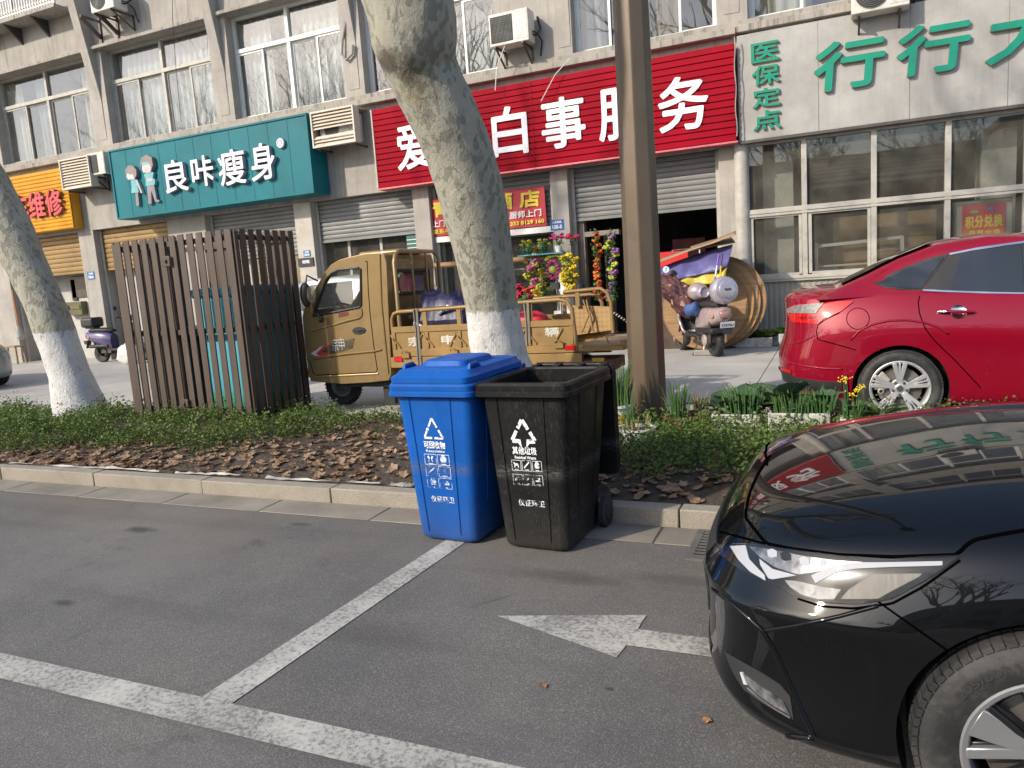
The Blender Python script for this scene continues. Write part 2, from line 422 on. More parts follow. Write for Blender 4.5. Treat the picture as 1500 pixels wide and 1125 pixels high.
for x0, x1 in WINS + [(16, 16)]:
    for lo, hi in ((5.6, 8.22), (9.75, 12.3)): b = MB(); b.box(prev, x0, FY, 15.0, lo, hi); BP(b, 'pier', M_PIL)
    prev = x1
for i in range(len(WINS) - 1):           # tapering concrete fins that hang from the floor above
    xa, xb = WINS[i][1], WINS[i + 1][0]
    xm = xb - .16 if xb - xa > .8 else (xa + xb) / 2
    b = MB(); w = .13
    for lo, hi in ((7.0, 9.6),):
        v = []
        for x in (xm - w, xm + w):
            v += [(x, FY - .01, lo - 1.0), (x, FY - .02, lo), (x, FY - .46, hi), (x, FY + .01, hi), (x, FY + .01, lo - 1.0)]
        b.add(v, [(0, 1, 2, 3, 4), (9, 8, 7, 6, 5), (0, 5, 6, 1), (1, 6, 7, 2), (2, 7, 8, 3), (3, 8, 9, 4), (4, 9, 5, 0)])
    BP(b, 'fin', M_PIL)
M_CURT = [mat('curtain_cream', (.45, .41, .33), .9, var=.2, stretch=(9, 1, .3)), mat('curtain_grey', (.27, .275, .275), .9, var=.25, stretch=(9, 1, .3)),
          mat('curtain_tan', (.24, .17, .10), .9, var=.25, stretch=(9, 1, .3)), mat('curtain_white', (.46, .47, .47), .9, var=.12, stretch=(9, 1, .3))]
def window(x0, x1, z0, z1, y, fm, curt, seed):
    rr = random.Random(seed); t = .055; zt = z0 + (z1 - z0) * .675; xm = (x0 + x1) / 2; f = MB(); d0, d1 = y - .05, y + .06
    f.box(x0, x1, d0, d1, z0, z0 + t); f.box(x0, x1, d0, d1, z1 - t, z1)
    f.box(x0, x0 + t, d0, d1, z0 + t, z1 - t); f.box(x1 - t, x1, d0, d1, z0 + t, z1 - t)
    f.box(x0 + t, x1 - t, d0 - .005, d1, zt - .045, zt + .045)
    f.box(xm - .04, xm + .04, d0 + .005, d1, zt + .045, z1 - t); f.box(xm - .045, xm + .045, d0 + .003, d1, z0 + t, zt - .045)
    for s in (0, 1):
        a, c_ = (x0 + t, xm - .045) if s == 0 else (xm + .045, x1 - t); m = (a + c_) / 2
        for k, (p, q) in enumerate(((a, m + .03), (m - .03, c_))):
            yy = y - .028 if k == s else y + .012; w = .05
            f.box(p, p + w, yy, yy + .034, z0 + t, zt - .045); f.box(q - w, q, yy, yy + .034, z0 + t, zt - .045)
            f.box(p + w, q - w, yy + .001, yy + .033, z0 + t, z0 + t + w); f.box(p + w, q - w, yy + .001, yy + .033, zt - .045 - w, zt - .045)
    fo = BP(f, 'window', fm)
    g = MB(); tl = lambda: rr.uniform(-.004, .004)
    for a, c_, lo, hi in ((x0 + t, xm - .04, zt + .045, z1 - t), (xm + .04, x1 - t, zt + .045, z1 - t)):
        e = tl(); g.add([(a, y + .02 + e, lo), (c_, y + .02 - e, lo), (c_, y + .02 - e, hi), (a, y + .02 + e, hi)], [(0, 1, 2, 3)])
    for s in (0, 1):
        a, c_ = (x0 + t, xm - .045) if s == 0 else (xm + .045, x1 - t); m = (a + c_) / 2
        for k, (p, q) in enumerate(((a, m + .03), (m - .03, c_))):
            yy = (y - .028 if k == s else y + .012) + .017; e = tl()
            g.add([(p + .05, yy + e, z0 + .1), (q - .05, yy - e, z0 + .1), (q - .05, yy - e * .3, zt - .09), (p + .05, yy + e * .3, zt - .08)], [(0, 1, 2, 3)])
    BP(g, 'pane', M_GLASS, fo, fix=False)
    for ca, cb, cm in curt:
        c = MB(); xs = np.linspace(x0 + (x1 - x0) * ca, x0 + (x1 - x0) * cb, max(8, int((cb - ca) * (x1 - x0) * 26))); ph = rr.uniform(0, 6)
        rows = []
        for h in np.linspace(0, 1, 7):
            rows.append([(x + .03 * math.sin(i * .37 + 3 * h) * (1 - h), y + .2 + .045 * math.sin(i * 1.25 + ph + .5 * math.sin(i * .3)) * (.7 + .5 * (1 - h)), z0 + .05 + (z1 - z0 - .1) * h) for i, x in enumerate(xs)])
        c.grid(rows); BP(c, 'curtain', M_CURT[cm], fo, smooth=180)
CURT = {2: [(.0, .16, 0), (.3, .46, 1), (.8, .97, 0)], 3: [(.02, .97, 3), (.1, .25, 1)], 4: [(.0, .3, 3), (.42, .98, 3)], 5: [(.08, .6, 1), (.6, .98, 1)],
        6: [(.05, .2, 1), (.5, .72, 2)], 7: [(.0, .3, 0)]}
for i, (x0, x1) in enumerate(WINS):
    window(x0, x1, 5.84, 8.22, 14.78, M_PVC if i in (4, 5, 6, 7) else M_ALU, CURT.get(i, [(.0, .3, 0), (.6, 1, 1)]), i)
    window(x0, x1, 9.9, 12.3, 14.78, M_ALU, [(.0, .3, 1)], i + 40)
    if i % 2 == 0:                       # party walls between rooms
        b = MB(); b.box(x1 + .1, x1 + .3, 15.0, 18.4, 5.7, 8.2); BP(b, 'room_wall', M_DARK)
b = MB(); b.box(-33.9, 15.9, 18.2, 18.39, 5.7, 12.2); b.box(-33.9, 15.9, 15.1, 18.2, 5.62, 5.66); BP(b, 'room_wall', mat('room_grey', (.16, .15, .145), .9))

# ground floor piers between the shops
PIERS = [(-34, -33), (-29, -28.4), (-24.2, -22.6), (-19.35, -18.74), (-15.95, -14.64), (-11.82, -11.32), (-8.54, -8.13), (-5.29, -4.93), (-1.98, -1.55)]
M_TILE = mat('pier_tile', (.43, .40, .35), .5, var=.1, scale=3, dirt=(.22, .19, .15))
for i, (a, c_) in enumerate(PIERS):
    b = MB(); b.box(a, c_, FY + .001, 15.3, -.02, 3.72); BP(b, 'shop_pier', M_TILE if i == 5 else M_PIL, bevel=.01)
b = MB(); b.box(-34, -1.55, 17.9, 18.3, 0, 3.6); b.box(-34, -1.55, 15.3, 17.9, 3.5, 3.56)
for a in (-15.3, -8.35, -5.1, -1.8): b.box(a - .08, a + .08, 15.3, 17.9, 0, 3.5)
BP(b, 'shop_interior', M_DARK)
# roller shutters: housing above, curtain of slats below
def shutter(x0, x1, zb, m, pitch=.1, y=14.72, z1=3.05):
    s = MB(); n = int((3.72 - zb) / pitch); rows = []
    for k in range(n + 1):
        z = 3.72 - k * pitch
        for dz, dy in ((0, .012), (-.012, -.004), (-.5 * pitch, -.014), (-pitch + .012, -.004)):
            if z + dz >= zb - .001: rows.append([(x0, y + dy, z + dz), (x1, y + dy, z + dz)])
    s.grid(rows); s.box(x0, x1, y - .02, y + .02, rows[-1][0][2] - .06, rows[-1][0][2])
    o = BP(s, 'roller_shutter', m, smooth=35)
    
    for a, c_ in ((x0 - .005, x0 + .07), (x1 - .07, x1 + .005)): g = MB(); g.box(a, c_, y - .05, y - .021, PZ, 3.7); BP(g, 'guide_rail', M_ALU, o)
    return o
shutter(-4.92, -1.99, 2.72, M_SHUT); shutter(-8.12, -5.30, 2.62, M_SHUT); shutter(-11.31, -8.55, 2.80, M_SHUT); shutter(-14.63, -11.83, 2.60, M_SHUT)
shutter(-18.73, -15.96, 2.62, M_SHUTB, .13); shutter(-22.59, -19.36, 2.62, M_SHUTB, .13); shutter(-28.3, -24.3, 2.9, M_SHUTB, .13)
# what stands behind the shutters: glazed shop fronts and infill walls
def glazed(x0, x1, z1, bars, y=14.9, m=M_ALU):
    f = MB(); f.box(x0, x1, y - .03, y + .03, z1 - .07, z1); f.box(x0, x1, y - .03, y + .03, PZ, PZ + .12)
    for q in bars: f.box(q - .035, q + .035, y - .028, y + .028, PZ + .12, z1 - .07)
    o = BP(f, 'shop_front', m); g = MB(); g.add([(x0, y, PZ + .1), (x1, y, PZ + .1), (x1, y, z1 - .05), (x0, y, z1 - .05)], [(0, 1, 2, 3)]); BP(g, 'pane', M_GLASSD, o, fix=False); return o
glazed(-8.10, -5.32, 2.55, (-8.07, -7.2, -5.35)); glazed(-11.3, -8.57, 2.95, (-10.6, -9.7, -8.6)); glazed(-14.6, -11.85, 2.7, (-13.7, -12.8, -11.9))
b = MB(); b.box(-8.1, -5.32, 14.60, 14.68, 2.50, 2.62); BP(b, 'shutter_track', M_PVC)
b = MB(); b.box(-4.92, -4.72, 14.78, 14.95, PZ, 2.72); b.box(-4.72, -4.0, 14.78, 14.95, 2.34, 2.44)
BP(b, 'door_frame', mat('door_frame_brown', (.24, .2, .16), .5), bevel=.006)
b = MB(); b.box(-4.15, -4.11, 14.2, 14.75, PZ + .06, 2.3)
o = BP(b, 'glass_door', M_GLASSD); b = MB()
b.tube([(-4.06, 14.3, .95), (-4.06, 14.3, 1.75)], .016, 8); b.bar((-4.11, 14.3, 1.05), (-4.06, 14.3, 1.05), .02, .02); b.bar((-4.11, 14.3, 1.66), (-4.06, 14.3, 1.66), .02, .02)
BP(b, 'handle', mat('chrome', (.8, .8, .8), .12, 1.0), o)
b = MB(); b.box(-18.73, -17.75, 15.0, 15.1, PZ, 3.6); b.box(-22.59, -19.36, 15.35, 15.45, PZ, 3.6); BP(b, 'infill_wall', facade_mat('infill_paint', (.50, .48, .45), (.25, .24, .22), .5))
for bx_ in ((-17.7, -16.0, 15.1, 15.16, PZ, 2.6), (-27.9, -24.4, 15.0, 15.06, PZ, 1.5)): b = MB(); b.box(*bx_); BP(b, 'shop_door', mat('teal_door', (.035, .055, .065), .5, var=.3))
b = MB(); b.box(-27.9, -24.4, 15.1, 15.3, 1.9, 3.6); BP(b, 'brick_panel', mat('red_brick', (.20, .075, .045), .85, var=.4, scale=9))

# pharmacy front: mullioned shop window over a ribbed apron
PX = [-1.50, -.51, .60, 1.70, 2.80, 3.9, 5.0, 6.1, 7.2]
f = MB(); y = 14.5
f.lathe([(.13, 0), (.13, 3.75 - PZ)], (-1.57, 14.47, PZ), n=20)
for q in PX[1:]: f.box(q - .045, q + .045, y - .06, y + .06, 1.27, 3.70)
for q in (1.21, 2.45, 3.66): f.box(-1.45, 9, y - .065, y + .055, q, q + (.10 if q < 2 else .085))
f.box(-1.45, 9, y - .08, y - .066, 1.25, 1.29); f.box(-1.45, 9, y - .075, y - .066, 2.40, 2.44)
BP(f, 'pharmacy_window', M_ALU, bevel=.006, seg=1)
phw = bpy.data.objects['pharmacy_window']
f = MB()
for i, (a, c_) in enumerate(zip(PX, PX[1:])):
    if i in (0, 1):
        f.box(a + .06, a + .115, y - .04, y, 1.33, 2.43); f.box(c_ - .1, c_ - .05, y - .04, y, 1.33, 2.43); f.box(a + .115, c_ - .1, y - .039, y - .001, 2.37, 2.43); f.box(a + .115, c_ - .1, y - .039, y - .001, 1.31, 1.36)
BP(f, 'sash', M_ALU, phw)
g = MB()
for i, (a, c_) in enumerate(zip(PX, PX[1:])):
    for lo, hi in ((1.3, 2.46), (2.53, 3.67)):
        e = rnd.uniform(-.002, .002); g.add([(a, y + .01 + e, lo), (c_, y + .01 - e, lo), (c_, y + .01 - e, hi), (a, y + .01 + e, hi)], [(0, 1, 2, 3)])
BP(g, 'pane', M_GLASSD, phw, fix=False)
b = MB(); rows = []
for k in range(331): rows.append((-1.45 + k * .0315, 14.5 + (.006 if k % 3 == 0 else -.004)))
b.grid([[(x, yy, PZ) for x, yy in rows], [(x, yy, 1.215) for x, yy in rows]]); b.box(-1.45, 9, 14.51, 14.62, PZ, 1.2)
BP(b, 'apron_panel', mat('ribbed_apron', (.30, .275, .23), .6, var=.1, dirt=(.17, .15, .12)))
b = MB(); b.box(-1.5, 9, 17.6, 17.7, PZ, 3.6); b.box(-1.5, -1.38, 14.7, 17.6, PZ, 3.6); b.box(-1.4, 9, 14.7, 17.6, 3.5, 3.58)
BP(b, 'pharmacy_interior', mat('pharmacy_wall', (.13, .125, .115), .8))
b = MB(); b.box(-1.25, -.72, 15.0, 15.4, PZ, 3.5); b.box(2.25, 2.75, 15.0, 15.6, PZ, 3.5); BP(b, 'interior_column', mat('column_white', (.62, .6, .55), .8))
b = MB(); b.box(-.05, 1.62, 15.2, 15.26, .6, 2.30); BP(b, 'back_panel', mat('cardboard_panel', (.30, .20, .10), .8, var=.15))
b = MB()
for k in range(9): b.box(-.4, 1.9, 15.5, 15.53, 3.0 + k * .07, 3.055 + k * .07)
b.box(-.4, 1.9, 15.49, 15.54, 2.88, 2.94); BP(b, 'inner_shutter', mat('inner_shutter_grey', (.2, .195, .185), .6))
rack = thing('storage_rack', 'white slotted-angle storage rack standing inside the pharmacy window', 'rack', (.7, 14.8, PZ))
M_WHT = mat('white_metal', (.68, .67, .62), .45, var=.05)
for xx in (-.33, 1.06):
    for yy in (14.72, 15.02):
        b = MB(); b.box(xx - .02, xx + .02, yy - .015, yy + .015, PZ, 1.86); b.build('post', M_WHT, rack, world=rack)
b = MB(); b.bar((-.33, 14.71, 1.80), (1.06, 14.71, 1.85), .03, .05); b.bar((-.33, 15.03, 1.80), (1.06, 15.03, 1.85), .03, .05); b.build('rail', M_WHT, rack, world=rack)
b = MB(); b.box(-.31, 1.04, 14.73, 15.01, 1.42, 1.45); b.build('shelf', M_WHT, rack, world=rack)
# poster board inside the pharmacy window
po = thing('poster_board', 'grey-framed red and yellow promotional poster inside the pharmacy window', 'poster', (2.2, 14.62, 1.3))
b = MB(); b.box(1.83, 2.64, 14.60, 14.66, 1.28, 2.36); b.build('frame', mat('grey_board', (.40, .40, .37), .6), po, world=po, bevel=.008)
pm = NT('poster_print'); co = pm.coord(); z = pm.xyz(co)[2]
pmr = pm.n('MapRange'); pmr.inputs[1].default_value = .35; pmr.inputs[2].default_value = .95; pm.l(z, pmr.inputs[0])
pm.col(pm.ramp(pm.math('ADD', pmr.outputs[0], pm.math('MULTIPLY', pm.noise(co, 5, 3), .25)), [(0.2, (.75, .50, .04)), (0.5, (.70, .10, .03)), (0.9, (.55, .02, .06))])); pm.rough(.4)
b = MB(); b.box(1.93, 2.54, 14.575, 14.598, 1.36, 2.28); b.build('poster', pm.m, po, world=po, bevel=.004)
M_YEL = mat('yellow_letter', (.80, .60, .05), .5, var=.05)
b = MB(); wm = wall_map(14.574)
for k, ch in enumerate('积分兑换'): letter(b, ch, wm, 1.97 + k * .135, 2.10 + k * .135, 1.90, 2.10, .008, .008)
for k, ch in enumerate('风暴来袭'): letter(b, ch, wm, 2.02 + k * .115, 2.13 + k * .115, 1.71, 1.86, .008, .006)
b.build('lettering', M_YEL, po, world=po)
b = MB(); b.ball((2.10, 14.565, 2.16), .05, sq=(1.3, .2, .6)); b.build('green_motif', mat('motif_green', (.15, .45, .08), .5), po, world=po)
b = MB(); b.plate([[(2.28, 2.2), (2.37, 2.26), (2.37, 2.13)]], wall_map(14.574), .006); b.build('blue_motif', mat('motif_blue', (.08, .2, .5), .5), po, world=po)

# balcony, top left
b = MB(); b.box(-23.4, -18.25, 13.95, FY, 9.28, 9.36); bal = BP(b, 'balcony', M_LEDGE)
b = MB(); b.box(-23.4, -18.25, 13.97, 14.0, 9.80, 9.86); b.box(-23.4, -18.25, 13.97, 14.0, 9.40, 9.44)
x = -23.38
while x < -18.25: b.box(x, x + .028, 13.975, 13.995, 9.36, 9.8); x += .105
b.box(-18.27, -18.23, 13.96, 14.01, 9.36, 9.88)
BP(b, 'railing', M_PVC, bal)
b = MB()
for x in (-22.6, -21.5, -20.4, -19.3):
    b.add([(x - .03, FY, 9.28), (x + .03, FY, 9.28), (x - .03, 14.02, 9.28), (x + .03, 14.02, 9.28), (x - .03, FY, 8.86), (x + .03, FY, 8.86)], [(0, 2, 4), (1, 5, 3), (0, 1, 3, 2), (2, 3, 5, 4), (0, 4, 5, 1)])
BP(b, 'bracket', M_STEEL, bal)
# hose and cables on the facade
def cable(name, label, pts, r, m, cat='cable', n=6):
    b = MB(); b.tube(pts, r, n); o = b.build(name, m, world=Vector(pts[0])); tag(o, label, cat); return o
M_GREYC = mat('grey_hose', (.27, .25, .23), .6); M_BLK = mat('black_rubber', (.02, .02, .02), .6)
cable('hose', 'grey flexible hose hanging and curling on the pilaster above the red sign', [(-9.9, 14.44, 8.2), (-9.86, 14.44, 7.7), (-9.80, 14.43, 7.35), (-9.92, 14.43, 7.05), (-9.97, 14.42, 6.75), (-9.86, 14.42, 6.62), (-9.70, 14.43, 6.72), (-9.66, 14.43, 6.9)], .028, M_GREYC, 'hose', 8)
cable('wire', 'thin black wire hanging down in front of the cream window wall above the teal sign', [(-14.2, 14.2, 10.2), (-14.6, 14.25, 8.4), (-14.75, 14.3, 7.2), (-14.85, 14.35, 6.0)], .006, M_BLK)
cable('wire', 'pale loose wire hanging from the ledge over the red sign below the air conditioner', [(-5.85, 14.05, 6.2), (-6.1, 14.05, 5.75), (-6.15, 14.0, 5.3)], .009, M_PVC)
cable('wire', 'pale loop of wire hanging from the ledge over the red sign beside the lamp post', [(-4.6, 14.1, 5.66), (-4.9, 14.05, 5.4), (-5.2, 14.0, 4.95)], .008, M_PVC)
pts = [(-1.60 + .012 * math.sin(k * 1.3), 14.14 + .01 * math.cos(k * 1.7), 5.5 - k * .14) for k in range(13)]
cable('wire', 'grey bundle of wires running down the gap between red sign and white pharmacy sign', pts, .011, M_GREYC)

# ================================================================ signs
def A(x, z, y): return fx(x, y), fz(z, y)
sg = thing('shop_sign', 'wide red ribbed shop sign with large white Chinese characters', 'sign', (-5.4, 14.4, 3.7))
M_RED = mat('red_siding', (.33, .003, .016), .5, .0, spec=.15, var=.12, scale=1.2, dirt=(.25, .006, .018), dscale=1.0)
y = 14.2; x0, z0 = A(-9.36, 3.80, y); x1, z1 = A(-1.65, 5.49, y)
b = MB(); nr = 14; rows = []
for k in range(nr):
    za = z0 + (z1 - z0) * k / nr; zb = z0 + (z1 - z0) * (k + 1) / nr
    for zz, dy in ((za, .012), (za + .009, .012), (za + .016, -.022), (zb - .010, -.036), (zb - .004, .012)): rows.append([(x0, y + dy, zz), (x1, y + dy, zz)])
b.grid(rows); b.box(x0, x1, y + .02, y + .28, z0, z1); 
for q in (.245, .49, .745): b.box(x0 + (x1 - x0) * q - .004, x0 + (x1 - x0) * q + .004, y - .038, y + .03, z0 + .01, z1 - .01)
b.build('panel', M_RED, sg, world=sg, smooth=25)
b = MB(); b.box(x0 - .03, x1 + .03, y - .045, y + .25, z0 - .035, z0 - .002); b.build('bottom_trim', mat('pink_trim', (.62, .16, .18), .3, .3), sg, world=sg)
b = MB(); b.box(x0 - .035, x0 - .002, y - .04, y + .27, z0, z1); b.build('side_trim', M_ALU, sg, world=sg)
M_WCH = mat('white_character', (.80, .78, .80), .45, var=.03)
for ch, a, c_ in (('爱', -8.62, -7.72), ('红', -7.45, -6.6), ('白', -6.35, -5.58), ('事', -5.28, -4.38), ('服', -4.12, -3.2), ('务', -2.98, -2.07)):
    b = MB(); u0, u1, v0, v1 = a, c_, 4.05, 5.0
    
    letter(b, ch, wall_map(y - .036), u0, u1, v0, v1, .022, .018); b.build('character', M_WCH, sg, world=sg)

sg = thing('shop_sign', 'teal shop sign with raised pale characters and two cartoon figures', 'sign', (-13.8, 14.2, 3.8))
M_TEAL = mat('teal_panel', (.003, .145, .175), .5, .0, spec=.25, var=.14, scale=.8, dirt=(.004, .10, .125), dscale=.7)
y = 13.9; x0, z0 = A(-17.70, 3.90, y); x1, z1 = A(-11.14, 5.70, y)
b = MB(); b.box(x0, x1, y, y + .56, z0, z1)
for k in range(1, 11): b.box(x0 + (x1 - x0) * k / 11 - .006, x0 + (x1 - x0) * k / 11 + .006, y - .006, y - .0005, z0 + .05, z1 - .05)
b.build('panel', M_TEAL, sg, world=sg, bevel=.008)
b = MB(); w = .045
for a, c_, d, e in ((x0, x1, z1 - w, z1), (x0, x1, z0, z0 + w), (x0, x0 + w, z0 + w, z1 - w), (x1 - w, x1, z0 + w, z1 - w)): b.box(a, c_, y - .025, y - .001, d, e)
b.build('frame', M_TEAL, sg, world=sg, bevel=.004)
M_LAV = mat('pale_character', (.74, .72, .80), .4, var=.03); M_SIDE = mat('character_side', (.36, .35, .37), .5)
def raised(parent, ch, u0, u1, v0, v1, y, d, face, side, bold, shear=0.0, skew=0.0):
    mp = lambda u, v, w: (u + skew * (v - v0), y - w, v)
    b = MB(); letter(b, ch, mp, u0, u1, v0, v1, d, bold, 1, shear); n0 = len(b.f)
    b2 = MB(); mp2 = lambda u, v, w: (u + skew * (v - v0), y - d - .0005 - w, v); letter(b2, ch, mp2, u0, u1, v0, v1, .003, bold, 0, shear)
    b.add(b2.v, b2.f, 0); b.build('character', [face, side], parent, world=parent)
for ch, a, c_, d, e in (('良', -15.20, -14.36, 4.28, 5.08), ('咔', -14.30, -13.52, 4.33, 5.06), ('瘦', -13.44, -12.54, 4.26, 5.09), ('身', -12.46, -11.66, 4.26, 5.11)):
    kk = y / 14.0; u0, u1 = a * kk, c_ * kk; v0, v1 = EYE + (d - .02 - EYE) * kk, EYE + (e - .04 - EYE) * kk; u0 += .04; u1 -= .04
    raised(sg, ch, u0, u1, v0, v1, y - .002, .10, M_LAV, M_SIDE, .012)
b = MB(); u, v = -11.53 * y / 14, 4.98; b.lathe([(.11, 0), (.11, .06), (0, .06)], (u, y, v), (0, -1, 0), 20, 1); b.lathe([(.085, .0605), (.085, .066), (.1, .066), (.1, .0605)], (u, y, v), (0, -1, 0), 20, 0)
letter(b, 'R', lambda p, q, w: (p, y - .0605 - w, q), u - .04, u + .04, v - .05, v + .05, .005, .004); b.build('emblem', [M_LAV, M_SIDE], sg, world=sg)
# two simple cut-out figures: a girl bowing to a boy with folded arms
M_FH = mat('figure_hair', (.23, .18, .18), .6); M_FS = mat('figure_skin', (.55, .47, .48), .6); M_FC = mat('figure_cloth', (.16, .42, .46), .6); M_FT = mat('figure_trouser', (.24, .22, .24), .6)
def cut(name, polys, cx, cz, s=1.0):
    b = MB()
    for k, (m, pts) in enumerate(polys):
        b.plate([[(fx(cx, y) + px * s, fz(cz, y) + pz * s) for px, pz in pts]], wall_map(y - .002), .07 + k * .006, m)
    return b.build(name, [M_FH, M_FS, M_FC, M_FT], sg, world=sg)
cut('figure_cutout', [(3, [(-.05, .0), (.07, 0), (.09, .42), (-.03, .42)]), (2, [(-.2, .42), (.14, .40), (.12, .7), (.17, .78), (-.02, .86), (-.14, .78), (-.13, .62)]), (1, [(.08, .78), (.17, .74), (.3, .38), (.24, .36)]),
     (1, [(-.24, .84), (.06, .82), (.12, 1.0), (.02, 1.1), (-.24, 1.08), (-.3, .95)]), (0, [(-.30, .98), (-.24, 1.06), (-.1, .98), (.0, 1.02), (.06, .84), (.16, .92), (.19, 1.1), (.08, 1.24), (-.14, 1.28), (-.3, 1.16)])], -16.82, 4.18, .78)
cut('figure_cutout', [(3, [(-.19, 0), (-.05, 0), (.01, .4), (.12, .04), (.3, .02), (.3, .07), (.2, .1), (.16, .58), (-.15, .58)]), (2, [(-.19, .56), (.2, .56), (.24, .7), (.16, .78), (.22, .94), (.0, 1.0), (-.2, .92), (-.16, .75)]), (1, [(-.1, .68), (.14, .68), (.14, .78), (-.1, .78)]),
     (1, [(-.2, .98), (.1, .94), (.19, 1.12), (.12, 1.28), (-.2, 1.26), (-.24, 1.1)]), (2, [(-.24, 1.2), (.16, 1.22), (.18, 1.3), (-.2, 1.32)]), (0, [(-.26, 1.1), (-.2, 1.3), (.1, 1.28), (.17, 1.1), (.15, .98), (.27, 1.16), (.26, 1.4), (.06, 1.5), (-.18, 1.44), (-.28, 1.28)])], -16.27, 4.18, .78)

sg = thing('shop_sign', 'orange ribbed shop sign with red characters, partly behind the leaning tree', 'sign', (-21, 14.4, 3.8))
M_ORG = mat('orange_siding', (.62, .30, .015), .4, .1, var=.12, scale=1.3, dirt=(.4, .18, .02))
y = 14.2; x0, z0 = A(-24.5, 3.85, y); x1, z1 = A(-19.45, 5.50, y)
b = MB(); nr = 16; rows = []
for k in range(nr):
    za = z0 + (z1 - z0) * k / nr; zb = z0 + (z1 - z0) * (k + 1) / nr
    for zz, dy in ((za, .0), (za + .016, -.016), (zb - .018, -.024), (zb - .012, .008)): rows.append([(x0, y + dy, zz), (x1, y + dy, zz)])
b.grid(rows); b.box(x0, x1, y + .02, y + .28, z0, z1); b.build('panel', M_ORG, sg, world=sg, smooth=25)
M_RCH = mat('red_character', (.62, .05, .06), .4, var=.05); M_RSD = mat('red_character_side', (.33, .13, .10), .5)
for ch, a, c_ in (('汽', -22.6, -21.85), ('车', -21.8, -21.1), ('维', -21.06, -20.38), ('修', -20.34, -19.66)):
    u0, v0 = A(a, 4.22, y); u1, v1 = A(c_, 4.95, y); raised(sg, ch, u0, u1, v0, v1, y - .02, .09, M_RCH, M_RSD, .016)

sg = thing('shop_sign', 'white panelled pharmacy sign with green raised characters', 'sign', (2, 14.4, 3.7))
M_WPAN = facade_mat('white_sign_panel', (.385, .375, .355), (.28, .26, .23), .6); M_GRN = mat('green_character', (.0, .235, .15), .35, var=.08); M_GSD = mat('green_character_side', (.30, .25, .17), .5); M_GOLD = mat('gold_edge', (.45, .37, .2), .4)
y = 14.3; x0, z0 = A(-1.6, 3.78, y); x1, z1 = A(9.5, 5.60, y); b = MB()
xs = [x0] + [fx(q, y) for q in (-.26, 1.14, 2.52, 3.9, 5.3, 6.7, 8.1)] + [x1]
for a, c_ in zip(xs, xs[1:]): b.box(a + .004, c_ - .004, y, y + .19, z0, z1)
b.box(x0, x1, y + .01, y + .185, z0 + .005, z1 - .005); b.build('panel', M_WPAN, sg, world=sg, bevel=.003, seg=1)
b = MB(); b.box(x0, x1, y - .02, y + .19, z0 - .05, z0 - .003); b.build('bottom_trim', M_STEEL, sg, world=sg)
for ch, a, c_, d, e in (('行', -.33, .79, 4.40, 5.20), ('行', .94, 2.01, 4.44, 5.22), ('大', 2.22, 3.35, 4.42, 5.3)):
    u0, v0 = A(a, d, y); u1, v1 = A(c_, e, y); raised(sg, ch, u0 - .03, u1 - .06, v0, v1, y - .002, .07, M_GRN, M_GSD, .018, 0, .08)
for k, ch in enumerate('医保定点'):
    zc = 5.24 - k * .385; u0, v0 = A(-1.36 + .005 * k, zc - .165, y); u1, v1 = A(-.89 + .005 * k, zc + .165, y)
    raised(sg, ch, u0, u1, v0, v1, y - .002, .05, M_GRN, M_GOLD, .008)

sg = thing('banner', 'red banner with yellow and white lettering fixed under the shutter behind the trees', 'banner', (-6.8, 14.6, 2.6))
M_BAN = mat('banner_red', (.42, .015, .03), .5, var=.12); y = 14.62; x0, z0 = A(-8.12, 2.63, y); x1, z1 = A(-5.42, 3.42, y)
b = MB(); rows = []
for zz in np.linspace(z0, z1, 7): rows.append([(xx, y - .012 * math.sin(xx * 5 + zz * 3) - .02, zz) for xx in np.linspace(x0, x1, 24)])
b.grid(rows); b.grid([[(p[0], p[1] + .012, p[2]) for p in r_] for r_ in rows]); b.build('cloth', M_BAN, sg, world=sg, smooth=180)
wm = wall_map(y - .034); b = MB(); w = x1 - x0
for ch, a in (('青', .03), ('酒', .565), ('店', .79)): letter(b, ch, wm, x0 + w * a, x0 + w * (a + .17), z0 + .40, z1 - .05, .004, .014)
letter(b, '联系电', wm, x0 + .05, x0 + .5, z0 + .04, z0 + .15, .004, .003)
letter(b, '务: 1333 8129 160', wm, x0 + w * .60, x1 - .04, z0 + .05, z0 + .16, .004, .006); b.build('lettering', mat('banner_yellow', (.62, .48, .03), .5), sg, world=sg)
b = MB(); letter(b, '上门', wm, x0 + .06, x0 + .36, z0 + .19, z0 + .34, .004, .004); letter(b, '提供', wm, x0 + w * .555, x0 + w * .66, z0 + .2, z0 + .35, .004, .004); letter(b, '厨师上门', wm, x0 + w * .70, x0 + w * .965, z0 + .2, z0 + .35, .004, .004)
b.build('lettering', mat('banner_white', (.7, .68, .66), .5), sg, world=sg)

